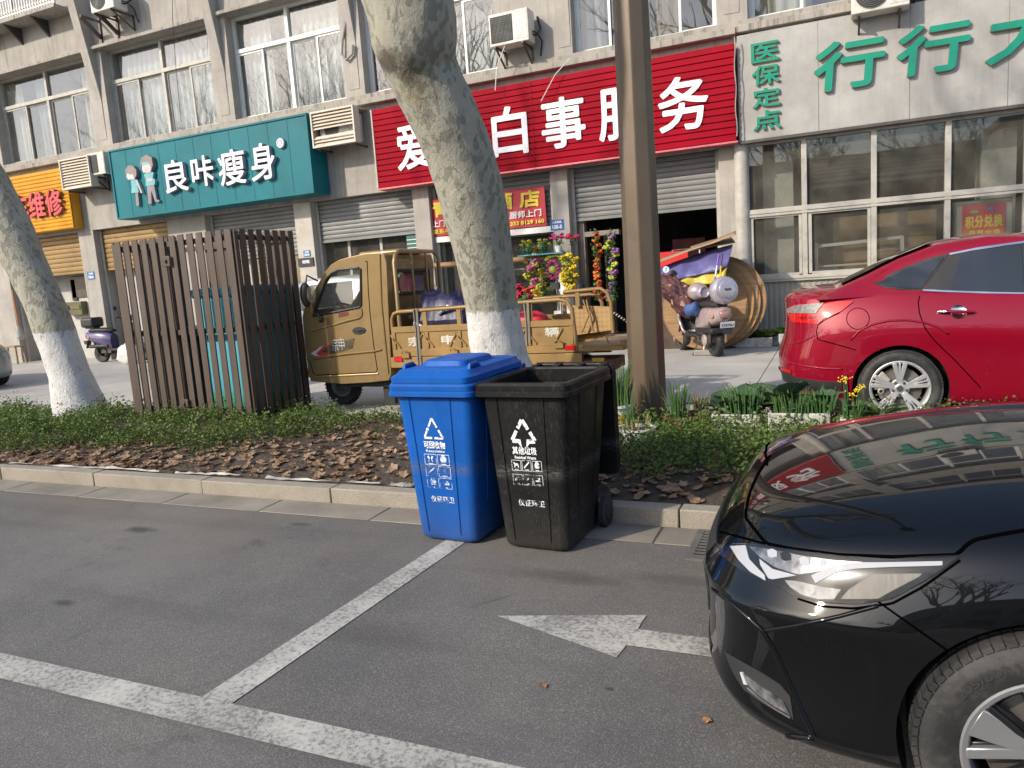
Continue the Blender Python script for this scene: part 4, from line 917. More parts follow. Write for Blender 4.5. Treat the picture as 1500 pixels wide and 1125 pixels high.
def wheelie_bin(loc, rz, m, label, closed):
    t = thing('wheelie_bin', label, 'bin', loc, R(rz), 'wheeled rubbish bins')
    hb, ht = .212, .275
    def sect(z):                         # half width, front y, back y at height z
        k = (z - .03) / .92; return hb + (ht - hb) * k, -.255 - .05 * k, .25 + .13 * k
    rows = []
    for z in (.03, .05, .2, .4, .6, .8, .905):
        h, y0, y1 = sect(z); rows.append(rrect(h, y0, y1, .06, z))
    inn = []
    for z in (.905, .6, .3, .08):
        h, y0, y1 = sect(z); inn.append(rrect(h - .012, y0 + .012, y1 - .012, .05, z))
    b = MB(); h, y0, y1 = sect(.03); b.add([(x * .94, y * .96, .015) for x, y, z in rows[0]], [tuple(range(24))]); b.grid([[(x * .94, y * .96, .015) for x, y, z in rows[0]]] + rows, closed=True)
    if closed is False:
        b.grid(inn, closed=True); b.add(inn[-1], [tuple(range(24))])
    # two pressed ribs down the front and faint steps on the sides
    for u in (-.62, .47):
        pts = []
        for z in (.06, .5, .9):
            h, y0, y1 = sect(z); pts.append((u * h, y0 - .001, z))
        b.tube(pts, .006, 6)
    for sx in (-1, 1):
        for v in (.28, .72):
            pts = []
            for z in (.25, .9): h, y0, y1 = sect(z); pts.append((sx * (h - .001), y0 + (y1 - y0) * v, z))
            b.tube(pts, .007, 6)
    b.build('body', m, t, smooth=35)
    b = MB(); H2, Y0_, Y1_ = .305, -.35, .40; t.scale = (1, 1, 1.03)
    out = [rrect(H2 - .012, Y0_ + .012, Y1_ - .01, .05, .905), rrect(H2, Y0_, Y1_, .055, .912), rrect(H2, Y0_, Y1_, .055, .935), rrect(H2 - .006, Y0_ + .006, Y1_ - .004, .055, .941), rrect(H2 - .004, Y0_ + .004, Y1_ - .002, .055, .972), rrect(H2 - .014, Y0_ + .014, Y1_ - .01, .05, .985),
           rrect(H2 - .05, Y0_ + .055, Y1_ - .05, .05, .985), rrect(H2 - .056, Y0_ + .06, Y1_ - .055, .05, .975), rrect(H2 - .05, Y0_ + .058, Y1_ - .05, .05, .90), rrect(H2 - .02, Y0_ + .02, Y1_ - .02, .05, .902)]
    b.grid(out, closed=True)
    for k in range(44): xx = -.25 + k * .0116; b.box(xx - .0015, xx + .0015, Y0_ + .004, Y0_ + .0085, .943, .965)
    b.build('rim', m, t, smooth=30)
    b = MB(); b.tube([(-.25, Y1_ + .07, .985), (.25, Y1_ + .07, .985)], .017, 10)
    for xx in (-.23, -.08, .08, .23): b.box(xx - .02, xx + .02, Y1_ - .02, Y1_ + .075, .955, .995)
    b.build('handle', m, t, smooth=40)
    for sx in (-1, 1):
        b = MB(); prof = [(.03, -.03), (.055, -.03), (.06, -.02), (.085, -.022), (.1, -.016), (.1, .016), (.085, .022), (.06, .02), (.055, .03), (.02, .03), (0, .03)]
        b.lathe(prof, (sx * .255, .27, .1), (sx, 0, 0), 28)
        for k in range(5):
            a = k * 1.2566; b.bar((sx * .284, .27 + .02 * math.cos(a), .1 + .02 * math.sin(a)), (sx * .278, .27 + .06 * math.cos(a), .1 + .06 * math.sin(a)), .012, .012, (1, 0, 0))
        b.build('wheel', mat('bin_wheel', (.03, .03, .03), .75, dirt=(.10, .09, .08), dscale=9), t, smooth=40)
    b = MB(); b.tube([(-.25, .27, .1), (.25, .27, .1)], .012, 8); b.box(-.2, .2, .2, .3, .06, .2); b.build('axle', m, t)
    if closed:
        b = MB(); yb = Y1_ + .08; tilt = lambda y: .012 * (y - Y0_)
        def ring(hx, y0, y1, r_, z): return [(x, y, z_ + tilt(y)) for x, y, z_ in rrect(hx, y0, y1, r_, z)]
        L_ = [ring(.282, Y0_ + .01, Y1_, .05, .988), ring(.284, Y0_ + .008, Y1_, .05, 1.02), ring(.27, Y0_ + .03, Y1_ - .01, .05, 1.032), ring(.265, Y0_ + .045, Y1_ - .015, .05, 1.036), ring(.255, Y0_ + .065, Y1_ - .03, .05, 1.055), ring(.235, Y0_ + .10, Y1_ - .05, .05, 1.062),
              ring(.165, Y0_ + .19, Y1_ - .17, .05, 1.064), ring(.155, Y0_ + .205, Y1_ - .185, .05, 1.092), ring(.14, Y0_ + .22, Y1_ - .2, .05, 1.098)]
        b.grid(L_, closed=True); b.add(L_[-1], [tuple(range(24))])
        lid = b.build('lid', m, t, smooth=32)
        b = MB()
        for sx in (-1, 1):
            b.tube([(sx * .235, Y0_ + .12, 1.05), (sx * .235, Y0_ + .13, 1.075), (sx * .235, Y0_ + .21, 1.08), (sx * .235, Y0_ + .24, 1.055)], .013, 8, flat=1.3)
        b.tube([(-.2, Y1_ + .05, 1.03), (.2, Y1_ + .05, 1.03)], .022, 8)
        b.build('lid_handle', m, lid, smooth=40)
    else:                                # lid swung right over and hanging down behind
        b = MB(); yb = Y1_ + .075
        rows = [[(x, yb + .012, .99 - (y + .36)) for x, y, _z in rrect(.27, -.36, .36, .06, 0)], [(x, yb + .06, .99 - (y + .36)) for x, y, _z in rrect(.278, -.36, .37, .06, 0)], [(x, yb + .075, .97 - (y + .34)) for x, y, _z in rrect(.25, -.34, .34, .06, 0)]]
        b.grid(rows, closed=True); b.add(rows[-1], [tuple(range(24))]); b.add(rows[0], [tuple(range(24))])
        for xx in (-.1, .1): b.box(xx - .03, xx + .03, yb - .005, yb + .03, .93, 1.0)
        b.build('lid', m, t, smooth=35)
    # printed marks on the front
    def fm(u, v, w):
        h, y0, y1 = sect(v); return (u, y0 - .0025 - w, v)
    c0 = -.015; b = MB(); wn = MB()
    s = 1.0
    def seg(p, q, w, mb=b):
        d = (Vector(q) - Vector(p)).normalized(); nn = Vector((-d.y, d.x)) * w / 2; p = Vector(p); q = Vector(q)
        k = 5; top = [p.lerp(q, i / k) + nn for i in range(k + 1)]; bot = [p.lerp(q, i / k) - nn for i in range(k + 1)]
        mb.grid([[fm(a.x, a.y, 0) for a in top], [fm(a.x, a.y, 0) for a in bot]])
    def arrow(p, q, w):
        seg(p, q, w); d = (Vector(q) - Vector(p)).normalized(); nn = Vector((-d.y, d.x)); q = Vector(q); a, c_, e = q + nn * w * 1.0, q - nn * w * 1.0, q + d * w * 1.3
        b.add([fm(a.x, a.y, 0), fm(c_.x, c_.y, 0), fm(e.x, e.y, 0)], [(0, 1, 2)])
    zc, rr_ = .70, .068
    if closed:
        T = [(c0, zc + .075), (c0 - .068, zc - .045), (c0 + .068, zc - .045)]; w = .013
        for i in range(3):
            p, q = Vector(T[i]), Vector(T[(i + 1) % 3]); seg(p.lerp(q, .0), p.lerp(q, .42), w); arrow(p.lerp(q, .95), p.lerp(q, .58), w) if i == 0 else seg(p.lerp(q, .54), p.lerp(q, 1), w)
            seg(p.lerp(q, .02), p.lerp(q, .1), w * 1.2)
    else:
        T = [(c0, zc + .078), (c0 - .075, zc - .045), (c0 + .075, zc - .045)]; w = .021
        for i in (0, 2):
            p, q = Vector(T[i]), Vector(T[(i + 1) % 3]); seg(p.lerp(q, .02), p.lerp(q, .42), w); seg(p.lerp(q, .54), p.lerp(q, .98), w)
        for sx in (-1, 1):
            b.add([fm(c0 + sx * .075, zc - .035, 0), fm(c0 + sx * .02, zc - .036, 0), fm(c0 + sx * .014, zc - .085, 0), fm(c0 + sx * .036, zc - .06, 0), fm(c0 + sx * .072, zc - .058, 0)], [(0, 1, 2, 3, 4)])
    n1, n2 = ('可回收物', 'Recyclable') if closed else ('其他垃圾', 'Residual Waste')
    zz = .60 if closed else .585
    letter(b, n1, fm, c0 - .078, c0 + .078, zz - .01, zz + .036, .001, .0012); letter(b, n2, fm, c0 - .066, c0 + .07, zz - .036, zz - .018, .001, .0006)
    def box_icon(u, v, w, h, kind, mb):
        for a, c_ in (((u, v), (u + w, v)), ((u, v + h), (u + w, v + h)), ((u, v), (u, v + h)), ((u + w, v), (u + w, v + h))): seg(a, c_, .0026, mb)
        cx_, cz_ = u + w / 2, v + h * .58
        if kind == 0:                    # two glasses
            for sx in (-1, 1): seg((cx_ + sx * w * .2, cz_ + h * .25), (cx_ + sx * w * .1, cz_), .012, mb); seg((cx_ + sx * w * .1, cz_), (cx_ + sx * w * .16, cz_ - h * .3), .004, mb)
        elif kind == 1:                  # round jar
            for k in range(5): seg((cx_ - w * (.2 + .06 * (k in (1, 2, 3))), cz_ - h * .24 + k * h * .11), (cx_ + w * (.2 + .06 * (k in (1, 2, 3))), cz_ - h * .24 + k * h * .11), h * .085, mb)
            seg((cx_ - w * .14, cz_ + h * .33), (cx_ + w * .14, cz_ + h * .33), .006, mb)
        elif kind == 2: seg((cx_, cz_ - h * .3), (cx_, cz_ + h * .3), .012, mb)
        elif kind == 3: seg((cx_ - w * .3, cz_ - h * .3), (cx_ + w * .3, cz_ + h * .3), .008, mb)
        elif kind == 4:                  # bone and bowl
            seg((cx_ - w * .3, cz_ + h * .2), (cx_ - w * .1, cz_), .008, mb); seg((cx_ - w * .2, cz_), (cx_ + w * .25, cz_), h * .22, mb); seg((cx_ - w * .18, cz_), (cx_ - w * .2, cz_ - h * .3), .005, mb); seg((cx_ + w * .2, cz_), (cx_ + w * .22, cz_ - h * .3), .005, mb)
        else: seg((cx_ - w * .28, cz_ - h * .1), (cx_ + w * .28, cz_ - h * .1), h * .22, mb); seg((cx_ - w * .1, cz_ + h * .1), (cx_ + w * .2, cz_ + h * .1), h * .14, mb)
        seg((u + w * .3, v + .006), (u + w * .7, v + .006), .004, mb)
    if closed:
        for i in range(2):
            for j in range(3): box_icon(c0 - .084 + i * .094, zz - .11 - j * .073, .084, .064, (0, 1, 3, 2, 1, 5)[j * 2 + i], b if j == 0 else wn)
        letter(wn, '仪征环卫', fm, c0 - .07, c0 + .1, zz - .345, zz - .305, .001, .0008)
    else:
        for i in range(3):
            for j in range(2): box_icon(c0 - .09 + i * .066, zz - .105 - j * .083, .058, .06, (4, 3, 1, 5, 3, 5)[j * 3 + i], b if j == 0 else wn)
        letter(wn, '仪征环卫', fm, c0 - .07, c0 + .1, zz - .315, zz - .275, .001, .0008)
    b.build('print', M_BPRINT.m, t, fix=False); wn.build('print', M_BFADE.m, t, fix=False)
    return t
wheelie_bin((-2.215, 4.12, .0), -4, M_BLUE, 'blue recycling bin with closed lid standing on the gutter', True)
wheelie_bin((-1.622, 4.11, .0), -3, M_BBLK, 'black scuffed waste bin with its lid hanging open behind', False)

# drain grate
dg_ = thing('drain_grate', 'grey slotted drain grate in the gutter under the nose of the black car', 'drain grate', (-.5, 4.15, .0))
b = MB(); b.box(-.78, -.74, 3.92, 4.40, -.01, .012); b.box(-.2, -.16, 3.92, 4.40, -.01, .012); b.box(-.74, -.2, 3.92, 3.95, -.01, .012); b.box(-.74, -.2, 4.37, 4.40, -.01, .012)
for k in range(9): b.box(-.74, -.2, 3.965 + k * .046, 3.985 + k * .046, -.01, .0115)
b.build('frame', mat('cast_iron', (.16, .155, .145), .6, .4, dirt=(.1, .08, .06), dscale=9), dg_, world=dg_)
b = MB(); b.box(-.74, -.2, 3.95, 4.37, -.02, .0075); b.build('pit', mat('drain_dark', (.01, .01, .01), .9), dg_, world=dg_)

# ================================================================ leaves and ground cover
def leaf_mat(name, c0, c1, c2, sc_=14, tr=.25):
    n = NT(name); co = n.coord(); f = n.n('TexWhiteNoise'); sn = n.n('Vector' + 'Math', operation='SNAP') if False else None
    c = n.ramp(n.noise(co, sc_, 5, .7), [(0.3, c0), (0.5, c1), (0.72, c2)]); n.col(c); n.rough(.5); n.set(Specular_IOR_Level=.35)
    t = n.n('BsdfTranslucent'); n.l(c, t.inputs[0]); mx = n.n('MixShader'); mx.inputs[0].default_value = tr
    n.l(n.b.outputs[0], mx.inputs[1]); n.l(t.outputs[0], mx.inputs[2]); n.l(mx.outputs[0], n.out.inputs[0]); return n.m
M_LEAF = leaf_mat('ground_leaf', (.055, .10, .024), (.105, .165, .034), (.20, .24, .055)); M_DRY = leaf_mat('dry_leaf', (.14, .08, .048), (.30, .19, .115), (.46, .33, .22), 5, .1)
def leaves(name, cen, dirs, size, mats, mi=None, fold=.25, rg=None):
    n = len(cen); rg = rg or np.random.default_rng(1)
    d = dirs / np.linalg.norm(dirs, axis=1)[:, None]; t = rg.normal(size=(n, 3)); s = np.cross(d, t); s /= np.linalg.norm(s, axis=1)[:, None] + 1e-9; u = np.cross(s, d)
    L = size[:, None]; v = np.empty((n, 6, 3))
    v[:, 0] = cen; v[:, 1] = cen + d * L * .35 + s * L * .33 + u * L * fold * .5; v[:, 2] = cen + d * L * .72 + s * L * .27 + u * L * fold * .4; v[:, 3] = cen + d * L; v[:, 4] = cen + d * L * .72 - s * L * .27 + u * L * fold * .4; v[:, 5] = cen + d * L * .35 - s * L * .33 + u * L * fold * .5
    me = bpy.data.meshes.new(name); me.vertices.add(n * 6); me.vertices.foreach_set('co', v.ravel())
    q = (np.arange(n) * 6)[:, None]; lv = np.concatenate([q + 0, q + 1, q + 2, q + 3, q + 0, q + 3, q + 4, q + 5], axis=1).ravel()
    me.loops.add(n * 8); me.loops.foreach_set('vertex_index', lv.astype(np.int32)); me.polygons.add(n * 2)
    me.polygons.foreach_set('loop_start', (np.arange(n * 2) * 4).astype(np.int32))
    for m in mats: me.materials.append(m)
    if mi is not None: me.polygons.foreach_set('material_index', np.repeat(mi, 2).astype(np.int32))
    me.update(); me.validate()
    o = bpy.data.objects.new(name, me); C.objects.link(o); return o
def shrub_band(name, pts, hgt, nl, ls, seed, mats=(M_LEAF,)):
    rg = np.random.default_rng(seed); cs = []; ds = []; sz = []
    for (x, y), h in zip(pts, hgt):
        z0 = soilz(x, y); k = int(nl * rg.uniform(.6, 1.3)); a = rg.uniform(0, 2 * np.pi, k); e = rg.uniform(0, 1, k) ** .6; rr_ = .13 * rg.uniform(.2, 1, k) ** .5
        c = np.stack([x + rr_ * np.cos(a), y + rr_ * np.sin(a), z0 + h * e * rg.uniform(.5, 1.05, k) * (1 - .35 * (rr_ / .13) ** 2)], 1)
        cs.append(c); ds.append(np.stack([np.cos(a) + rg.normal(0, .5, k), np.sin(a) + rg.normal(0, .5, k), rg.uniform(-.2, .9, k)], 1)); sz.append(rg.uniform(.6, 1.25, k) * ls)
    return leaves(name, np.concatenate(cs), np.concatenate(ds), np.concatenate(sz), list(mats), rg=rg)
rg = np.random.default_rng(4); pts = []; hs = []
def yfront(x): return float(np.interp(x, [-14, -10.5, -8, -5.6, -4.8, -4.3], [5.4, 5.15, 4.98, 5.3, 5.75, 6.6]))
while len(pts) < 800:
    x = rg.uniform(-12.5, -4.0); y = rg.uniform(4.8, 6.98)
    if y < yfront(x) + rg.normal(0, .1) or (x > -5.2 and rg.random() < .55) or (-8.0 < x < -6.3 and 6.6 < y): continue
    if noise.noise(Vector((x * 1.3, y * 1.6, 7))) < -.12 + .25 * rg.random() - .2: continue
    edge = min(1, (y - yfront(x)) / .4 + .45); pts.append((x, y)); hs.append((.17 + .14 * (noise.noise(Vector((x * 1.6, y * 1.6, 0))) + .5)) * edge * rg.uniform(.55, 1.35) * (.75 if x > -5.3 else 1))
tag(shrub_band('ground_cover', pts, hs, 52, .030, 5), kind='stuff')
pts = []; hs = []
while len(pts) < 720:
    x = rg.uniform(-1.95, 3.2); y = rg.uniform(4.72, 6.95)
    den = min(1, max(.12, (y - 4.75) / .55 + .25 * noise.noise(Vector((x * 2, y * 2, 3)))))
    if rg.random() > den or (abs(x + 1.645) < .24 and y > 6.6): continue
    pts.append((x, y)); hs.append((.12 + .17 * min(1, (y - 4.7) / .9)) * rg.uniform(.5, 1.3))
tag(shrub_band('ground_cover', pts, hs, 62, .028, 6), kind='stuff')
# sparse weeds on the bare patch behind the blue bin
pts = [(rg.uniform(-5.4, -2.6), rg.uniform(5.7, 6.95)) for k in range(90)] + [(rg.uniform(-12, -5), rg.uniform(4.9, 5.7)) for k in range(120)] + [(rg.uniform(-1.9, 2.5), rg.uniform(4.8, 6.2)) for k in range(90)]; hs = [rg.uniform(.08, .26) for k in pts]
M_DULL = leaf_mat('dull_weed', (.05, .065, .025), (.10, .11, .045), (.17, .16, .07))
tag(shrub_band('weeds', pts, hs, 26, .03, 8, (M_DULL,)), kind='stuff')
def litter(name, n, fx_, seed, size=(.035, .105)):
    r_ = random.Random(seed); b = MB()
    for k in range(n):
        x, y = fx_(r_)
        z = soilz(x, y) + r_.uniform(.004, .02); L = r_.uniform(*size) * .5; a = r_.uniform(0, 6.28); tx, ty = r_.gauss(0, .22), r_.gauss(0, .22)
        pol = []; m = 10
        for i in range(m):
            t = a + i * 6.283 / m; rr_ = L * (1.0 if i % 2 == 0 else r_.uniform(.6, .85)) * r_.uniform(.8, 1.1); dx, dy = rr_ * math.cos(t), rr_ * math.sin(t); pol.append((x + dx, y + dy, z + tx * dx + ty * dy + r_.uniform(0, .010) + (.006 if i % 2 == 0 else 0)))
        b.add(pol + [(x, y, z)], [(i, (i + 1) % m, m) for i in range(m)])
    o = b.build(name, M_DRY, fix=False); return tag(o, kind='stuff')
def f_left(r_):
    while True:
        x = r_.uniform(-12, -2.5); y = 4.6 + abs(r_.gauss(0, .55))
        if x > -5.5: y = r_.uniform(4.6, 6.6) if r_.random() < .75 else r_.uniform(4.6, 5.4)
        if x > -3.3 and r_.random() < .6: continue
        if y < 6.9: return x, y
litter('leaf_litter', 2300, f_left, 21)
litter('leaf_litter', 420, lambda r_: (r_.uniform(-1.9, 2.2), 4.6 + abs(r_.gauss(0, .4))), 22, (.05, .11))
# edging strip of torn white plastic along the kerb top
b = MB(); r4 = random.Random(8)
for x0, x1 in ((-7.6, -5.5), (-5.3, -4.6), (-4.3, -3.2), (-3.1, -2.9)):
    xs = np.linspace(x0, x1, 14); b.grid([[(x, 4.565 + .02 * math.sin(x * 5) , PZ + .002 + r4.uniform(0, .008)) for x in xs], [(x, 4.585 + .02 * math.sin(x * 4 + 1), PZ + .014 + r4.uniform(-.006, .01)) for x in xs]])
o = b.build('plastic_sheeting', mat('torn_plastic', (.40, .38, .35), .5, var=.3, scale=8), world=Vector((-5, 4.58, PZ))); tag(o, 'torn strip of whitish plastic sheeting along the back of the kerb', 'plastic sheet')
# single leaves on the road
for px, py, lab in ((1034, 1055, 'single orange dry leaf lying on asphalt beside the black car bumper'), (795, 1005, 'small tan scrap of dry leaf lying on asphalt below the arrow')):
    p = G(px, py, .004); b = MB(); r5 = random.Random(px); pol = [(p.x + .02 * r5.uniform(.6, 1.2) * math.cos(i * .7), p.y + .022 * r5.uniform(.6, 1.2) * math.sin(i * .7), .004 + r5.uniform(0, .012)) for i in range(9)]
    b.add(pol + [(p.x, p.y, .006)], [(i, (i + 1) % 9, 9) for i in range(9)]); tag(b.build('dry_leaf', mat('orange_leaf', (.32, .16, .07), .7), world=p), lab, 'leaf', 'single leaves on the road')

# ================================================================ pots and vegetables in the strip
M_SCAL = leaf_mat('scallion_green', (.045, .12, .035), (.075, .17, .05), (.16, .22, .06), 6); M_STRAW = leaf_mat('straw', (.28, .2, .1), (.4, .3, .16), (.5, .4, .22), 6, .1)
M_POTW = mat('white_pot', (.66, .65, .62), .35, dirt=(.4, .36, .3), dscale=6, dlo=.6); M_TERR = mat('terracotta', (.24, .10, .06), .8, var=.2); M_STYRO = mat('styrofoam', (.52, .50, .46), .75, bump=.2, bscale=80, dirt=(.22, .19, .15), dscale=4, dlo=.46)
def blades(parent, cx_, cy_, z, n, rad_, h, m, seed, w=.006, name='blades', lean=.35):
    r_ = random.Random(seed); b = MB()
    for k in range(n):
        a = r_.uniform(0, 6.28); q = rad_ * math.sqrt(r_.random()); x, y = cx_ + q * math.cos(a), cy_ + q * math.sin(a) ; H_ = h * r_.uniform(.55, 1.1); l = r_.uniform(0, lean) * H_; dx, dy = math.cos(a) * l, math.sin(a) * l
        pts = [(x, y, z), (x + dx * .25, y + dy * .25, z + H_ * .45), (x + dx * .6, y + dy * .6, z + H_ * .8), (x + dx, y + dy, z + H_ * r_.uniform(.9, 1.0))]
        b.tube(pts, [w, w * .95, w * .7, w * .15], 4, cap=False)
    return b.build(name, m, parent, world=parent, smooth=60)
def round_pot(x, y, r_, h, m, label, z=None, rim=.012):
    z = soilz(x, y) - .01 if z is None else z
    t = thing('potted_plant', label, 'potted plant', (x, y, z), 0)
    b = MB(); b.lathe([(r_ * .72, 0), (r_ * .98, h * .9), (r_ + rim, h * .92), (r_ + rim, h), (r_ - .012, h), (r_ * .95 - .012, h - .03)], (x, y, z), n=28); b.build('pot', m, t, world=t, smooth=35)
    b = MB(); b.lathe([(r_ - .014, 0), (r_ * .5, .008), (0, .012)], (x, y, z + h - .03), n=20); b.build('soil', M_SOIL, t, world=t); return t, z + h - .02
t, z = round_pot(-1.525, 5.88, .155, .16, M_POTW, 'white round pot of dead scallion stems beside the lamp post foot')
blades(t, -1.525, 5.88, z, 26, .12, .13, M_STRAW, 1, .004); blades(t, -1.58, 5.9, z, 12, .04, .38, M_SCAL, 2, .005, lean=.2)
t, z = round_pot(-1.80, 6.33, .13, .26, M_POTW, 'white and yellow bucket of tall scallions between black bin and lamp post')
blades(t, -1.80, 6.33, z, 70, .11, .40, M_SCAL, 3); blades(t, -1.80, 6.33, z, 22, .11, .26, M_STRAW, 4, .005)
b = MB(); b.lathe([(.113, .10), (.121, .18)], (-1.80, 6.33, soilz(-1.8, 6.33) - .01), n=28); b.build('yellow_band', mat('bucket_yellow', (.55, .33, .02), .5), t, world=t)
t, z = round_pot(-1.27, 6.35, .11, .17, M_TERR, 'terracotta pot of thin scallions just right of the lamp post')
blades(t, -1.27, 6.35, z, 40, .09, .36, M_SCAL, 5, .005)
t, z = round_pot(-1.10, 6.5, .09, .2, M_TERR, 'small terracotta pot of dry brown stems right of the lamp post')
blades(t, -1.10, 6.5, z, 30, .07, .2, M_STRAW, 6, .004)
def styro_box(x0, x1, y0, y1, h, label):
    z = soilz((x0 + x1) / 2, (y0 + y1) / 2) - .01; t = thing('planter_box', label, 'planter box', ((x0 + x1) / 2, (y0 + y1) / 2, z), 0)
    b = MB(); w = .028; b.box(x0, x1, y0, y0 + w, z, z + h); b.box(x0, x1, y1 - w, y1, z, z + h); b.box(x0, x0 + w, y0 + w, y1 - w, z, z + h); b.box(x1 - w, x1, y0 + w, y1 - w, z, z + h); b.build('box', M_STYRO, t, world=t, bevel=.008)
    b = MB(); b.box(x0 + w, x1 - w, y0 + w, y1 - w, z + .01, z + h - .03); b.build('soil', M_SOIL, t, world=t); return t, z + h - .03
M_COLL = leaf_mat('collard_leaf', (.035, .085, .045), (.065, .125, .065), (.13, .19, .11), 4, .15); M_RAPE = mat('rape_yellow', (.75, .55, .02), .5)
def big_leaves(parent, x, y, z, n, L0, m, seed, name='leaves', wide=.42):
    r_ = random.Random(seed); b = MB()
    for k in range(n):
        a = k * 2.4 + r_.uniform(-.3, .3); L = L0 * r_.uniform(.7, 1.1); el = r_.uniform(.5, 1.25); rows = []
        for i in range(7):
            s_ = i / 6; rad2 = L * (s_ * math.cos(el) + .25 * s_ * s_); hh = L * (s_ * math.sin(el) - .28 * s_ ** 2.2); w = L * wide * (math.sin(math.pi * min(1, max(0, s_ - .18) / .82) ** .75) if s_ > .18 else .03) + .004
            row = []
            for j in range(5):
                q = (j - 2) / 2; row.append((x + rad2 * math.cos(a) - q * w * math.sin(a), y + rad2 * math.sin(a) + q * w * math.cos(a), z + hh + .22 * w * abs(q) + .02 * L * math.sin(9 * s_ + 5 * q)))
            rows.append(row)
        b.grid(rows)
        b.tube([tuple(Vector(r2[2]) + Vector((0, 0, .002))) for r2 in rows], [.006, .006, .005, .004, .003, .002, .001], 4, m=1, cap=False)
    return b.build(name, [m, mat('leaf_rib', (.22, .3, .16), .5)], parent, world=parent, smooth=180)
t, z = styro_box(-.98, -.58, 6.3, 6.62, .2, 'white foam box of scallions and collards nearest the lamp post')
blades(t, -.72, 6.42, z, 90, .15, .27, M_SCAL, 7, .0065); big_leaves(t, -.86, 6.5, z, 9, .33, M_COLL, 8); big_leaves(t, -.66, 6.6, z, 8, .35, M_COLL, 9)
t, z = styro_box(-.52, -.05, 6.25, 6.6, .2, 'white foam box of scallions with round collard leaves behind the black car nose')
blades(t, -.32, 6.36, z, 60, .16, .23, M_SCAL, 10, .0065); blades(t, -.12, 6.36, z, 60, .12, .22, M_SCAL, 14, .0065); big_leaves(t, -.42, 6.56, z, 10, .37, M_COLL, 11); big_leaves(t, -.15, 6.55, z, 8, .28, M_COLL, 12)
t, z = styro_box(.02, .5, 6.2, 6.55, .18, 'white foam box of leafy greens with yellow rape flowers by the red car wheel')
big_leaves(t, .1, 6.38, z, 9, .2, M_COLL, 15, wide=.28); big_leaves(t, .3, 6.4, z, 10, .24, M_LEAF, 16, wide=.22); blades(t, .02 + .1, 6.3, z, 30, .08, .17, M_SCAL, 17)
b = MB(); fl = MB(); r_ = random.Random(2)
for px, py in ((1240, 553), (1264, 566), (1256, 572), (1249, 578), (1236, 557)):
    q = P(px, py, 6.38); b.tube([(q.x - .03, 6.40, z), (q.x + .01, 6.39, (z + q.z) / 2), tuple(q)], [.005, .004, .003], 5)
    for k in range(16): fl.ball((q.x + r_.gauss(0, .018), 6.38 + r_.gauss(0, .018), q.z + r_.gauss(0, .010)), .006, 6, 4)
b.build('stem', M_SCAL, t, world=t); fl.build('flower', M_RAPE, t, world=t)
# ================================================================ cars
def paint(name, col, metal=.0, rough=.35, spec=.4, dust=.05, cior=1.5):
    n = NT(name); co = n.coord()
    d = n.ramp(n.noise(co, 2.5, 8, .7), [(0.45, 0.0), (0.8, dust)])
    n.col(n.mix(d, col, (.30, .27, .23))); n.set(Metallic=metal, Roughness=rough, Coat_Weight=1.0, Coat_Roughness=.015, Coat_IOR=cior, Specular_IOR_Level=spec)
    n.l(n.ramp(n.noise(co, 9, 6, .7), [(0.4, .012), (0.8, .06)]), n.b.inputs['Coat Roughness']); return n.m
M_CBLK = paint('black_paint', (.002, .0023, .003), 0, .4, dust=.0, spec=.05, cior=1.48); M_CRED = paint('red_paint', (.235, .0015, .016), .15, .42, spec=.12, dust=.015); M_CWHT = paint('white_paint', (.70, .71, .71), 0, .3); M_CGRY = paint('grey_paint', (.30, .31, .32), .5, .3)
M_TYRE = mat('tyre', (.022, .022, .022), .75, var=.2, dirt=(.075, .07, .065), dscale=7, dlo=.45, bump=.15, bscale=90); M_PLAS = mat('black_plastic', (.022, .022, .023), .55, bump=.1, bscale=200); M_GAP = mat('panel_gap', (.0015, .0015, .0015), 1.0, spec=.0)
M_ALLOY = mat('alloy', (.55, .55, .56), .38, .55, var=.05); M_ALDK = mat('dark_alloy', (.02, .02, .022), .35, .3); M_CHR = mat('chrome', (.8, .8, .8), .12, 1.0); M_DISC = mat('brake_disc', (.30, .28, .26), .4, .8); M_CALI = mat('caliper', (.42, .38, .31), .5, .3)
M_TINT = mat('tinted_glass', (.018, .021, .024), .03, spec=1.0, var=.05); M_LENSR = mat('red_lens', (.55, .008, .008), .08, coat=1.0, var=.1); M_LENSC = mat('clear_lens', (.20, .195, .19), .45, .0, coat=.0, var=.4, scale=40)
M_LAMPW = mat('lamp_white', (.42, .42, .44), .6, .0, spec=.2, coat=.0, var=.03); M_LAMPC = mat('lamp_chrome', (.17, .17, .18), .3, .4, coat=.2, var=.7, scale=26); M_LAMPD = mat('lamp_housing', (.006, .0065, .007), .2, .0, spec=.2, coat=.35)
M_REFL = mat('reflector_ribs', (.16, .14, .115), .55, .0, coat=.0, var=.25, scale=30, stretch=(6, .3, .3)); M_BADGE = mat('badge', (.02, .03, .08), .2)
def itp(x, tab):
    xs = [p[0] for p in tab]; ys = [p[1] for p in tab]
    if xs[0] > xs[-1]: xs, ys = xs[::-1], ys[::-1]
    return float(np.interp(x, xs, ys))
def eval_mesh(o):
    dg = bpy.context.evaluated_depsgraph_get(); dg.update()
    return bpy.data.meshes.new_from_object(o.evaluated_get(dg))
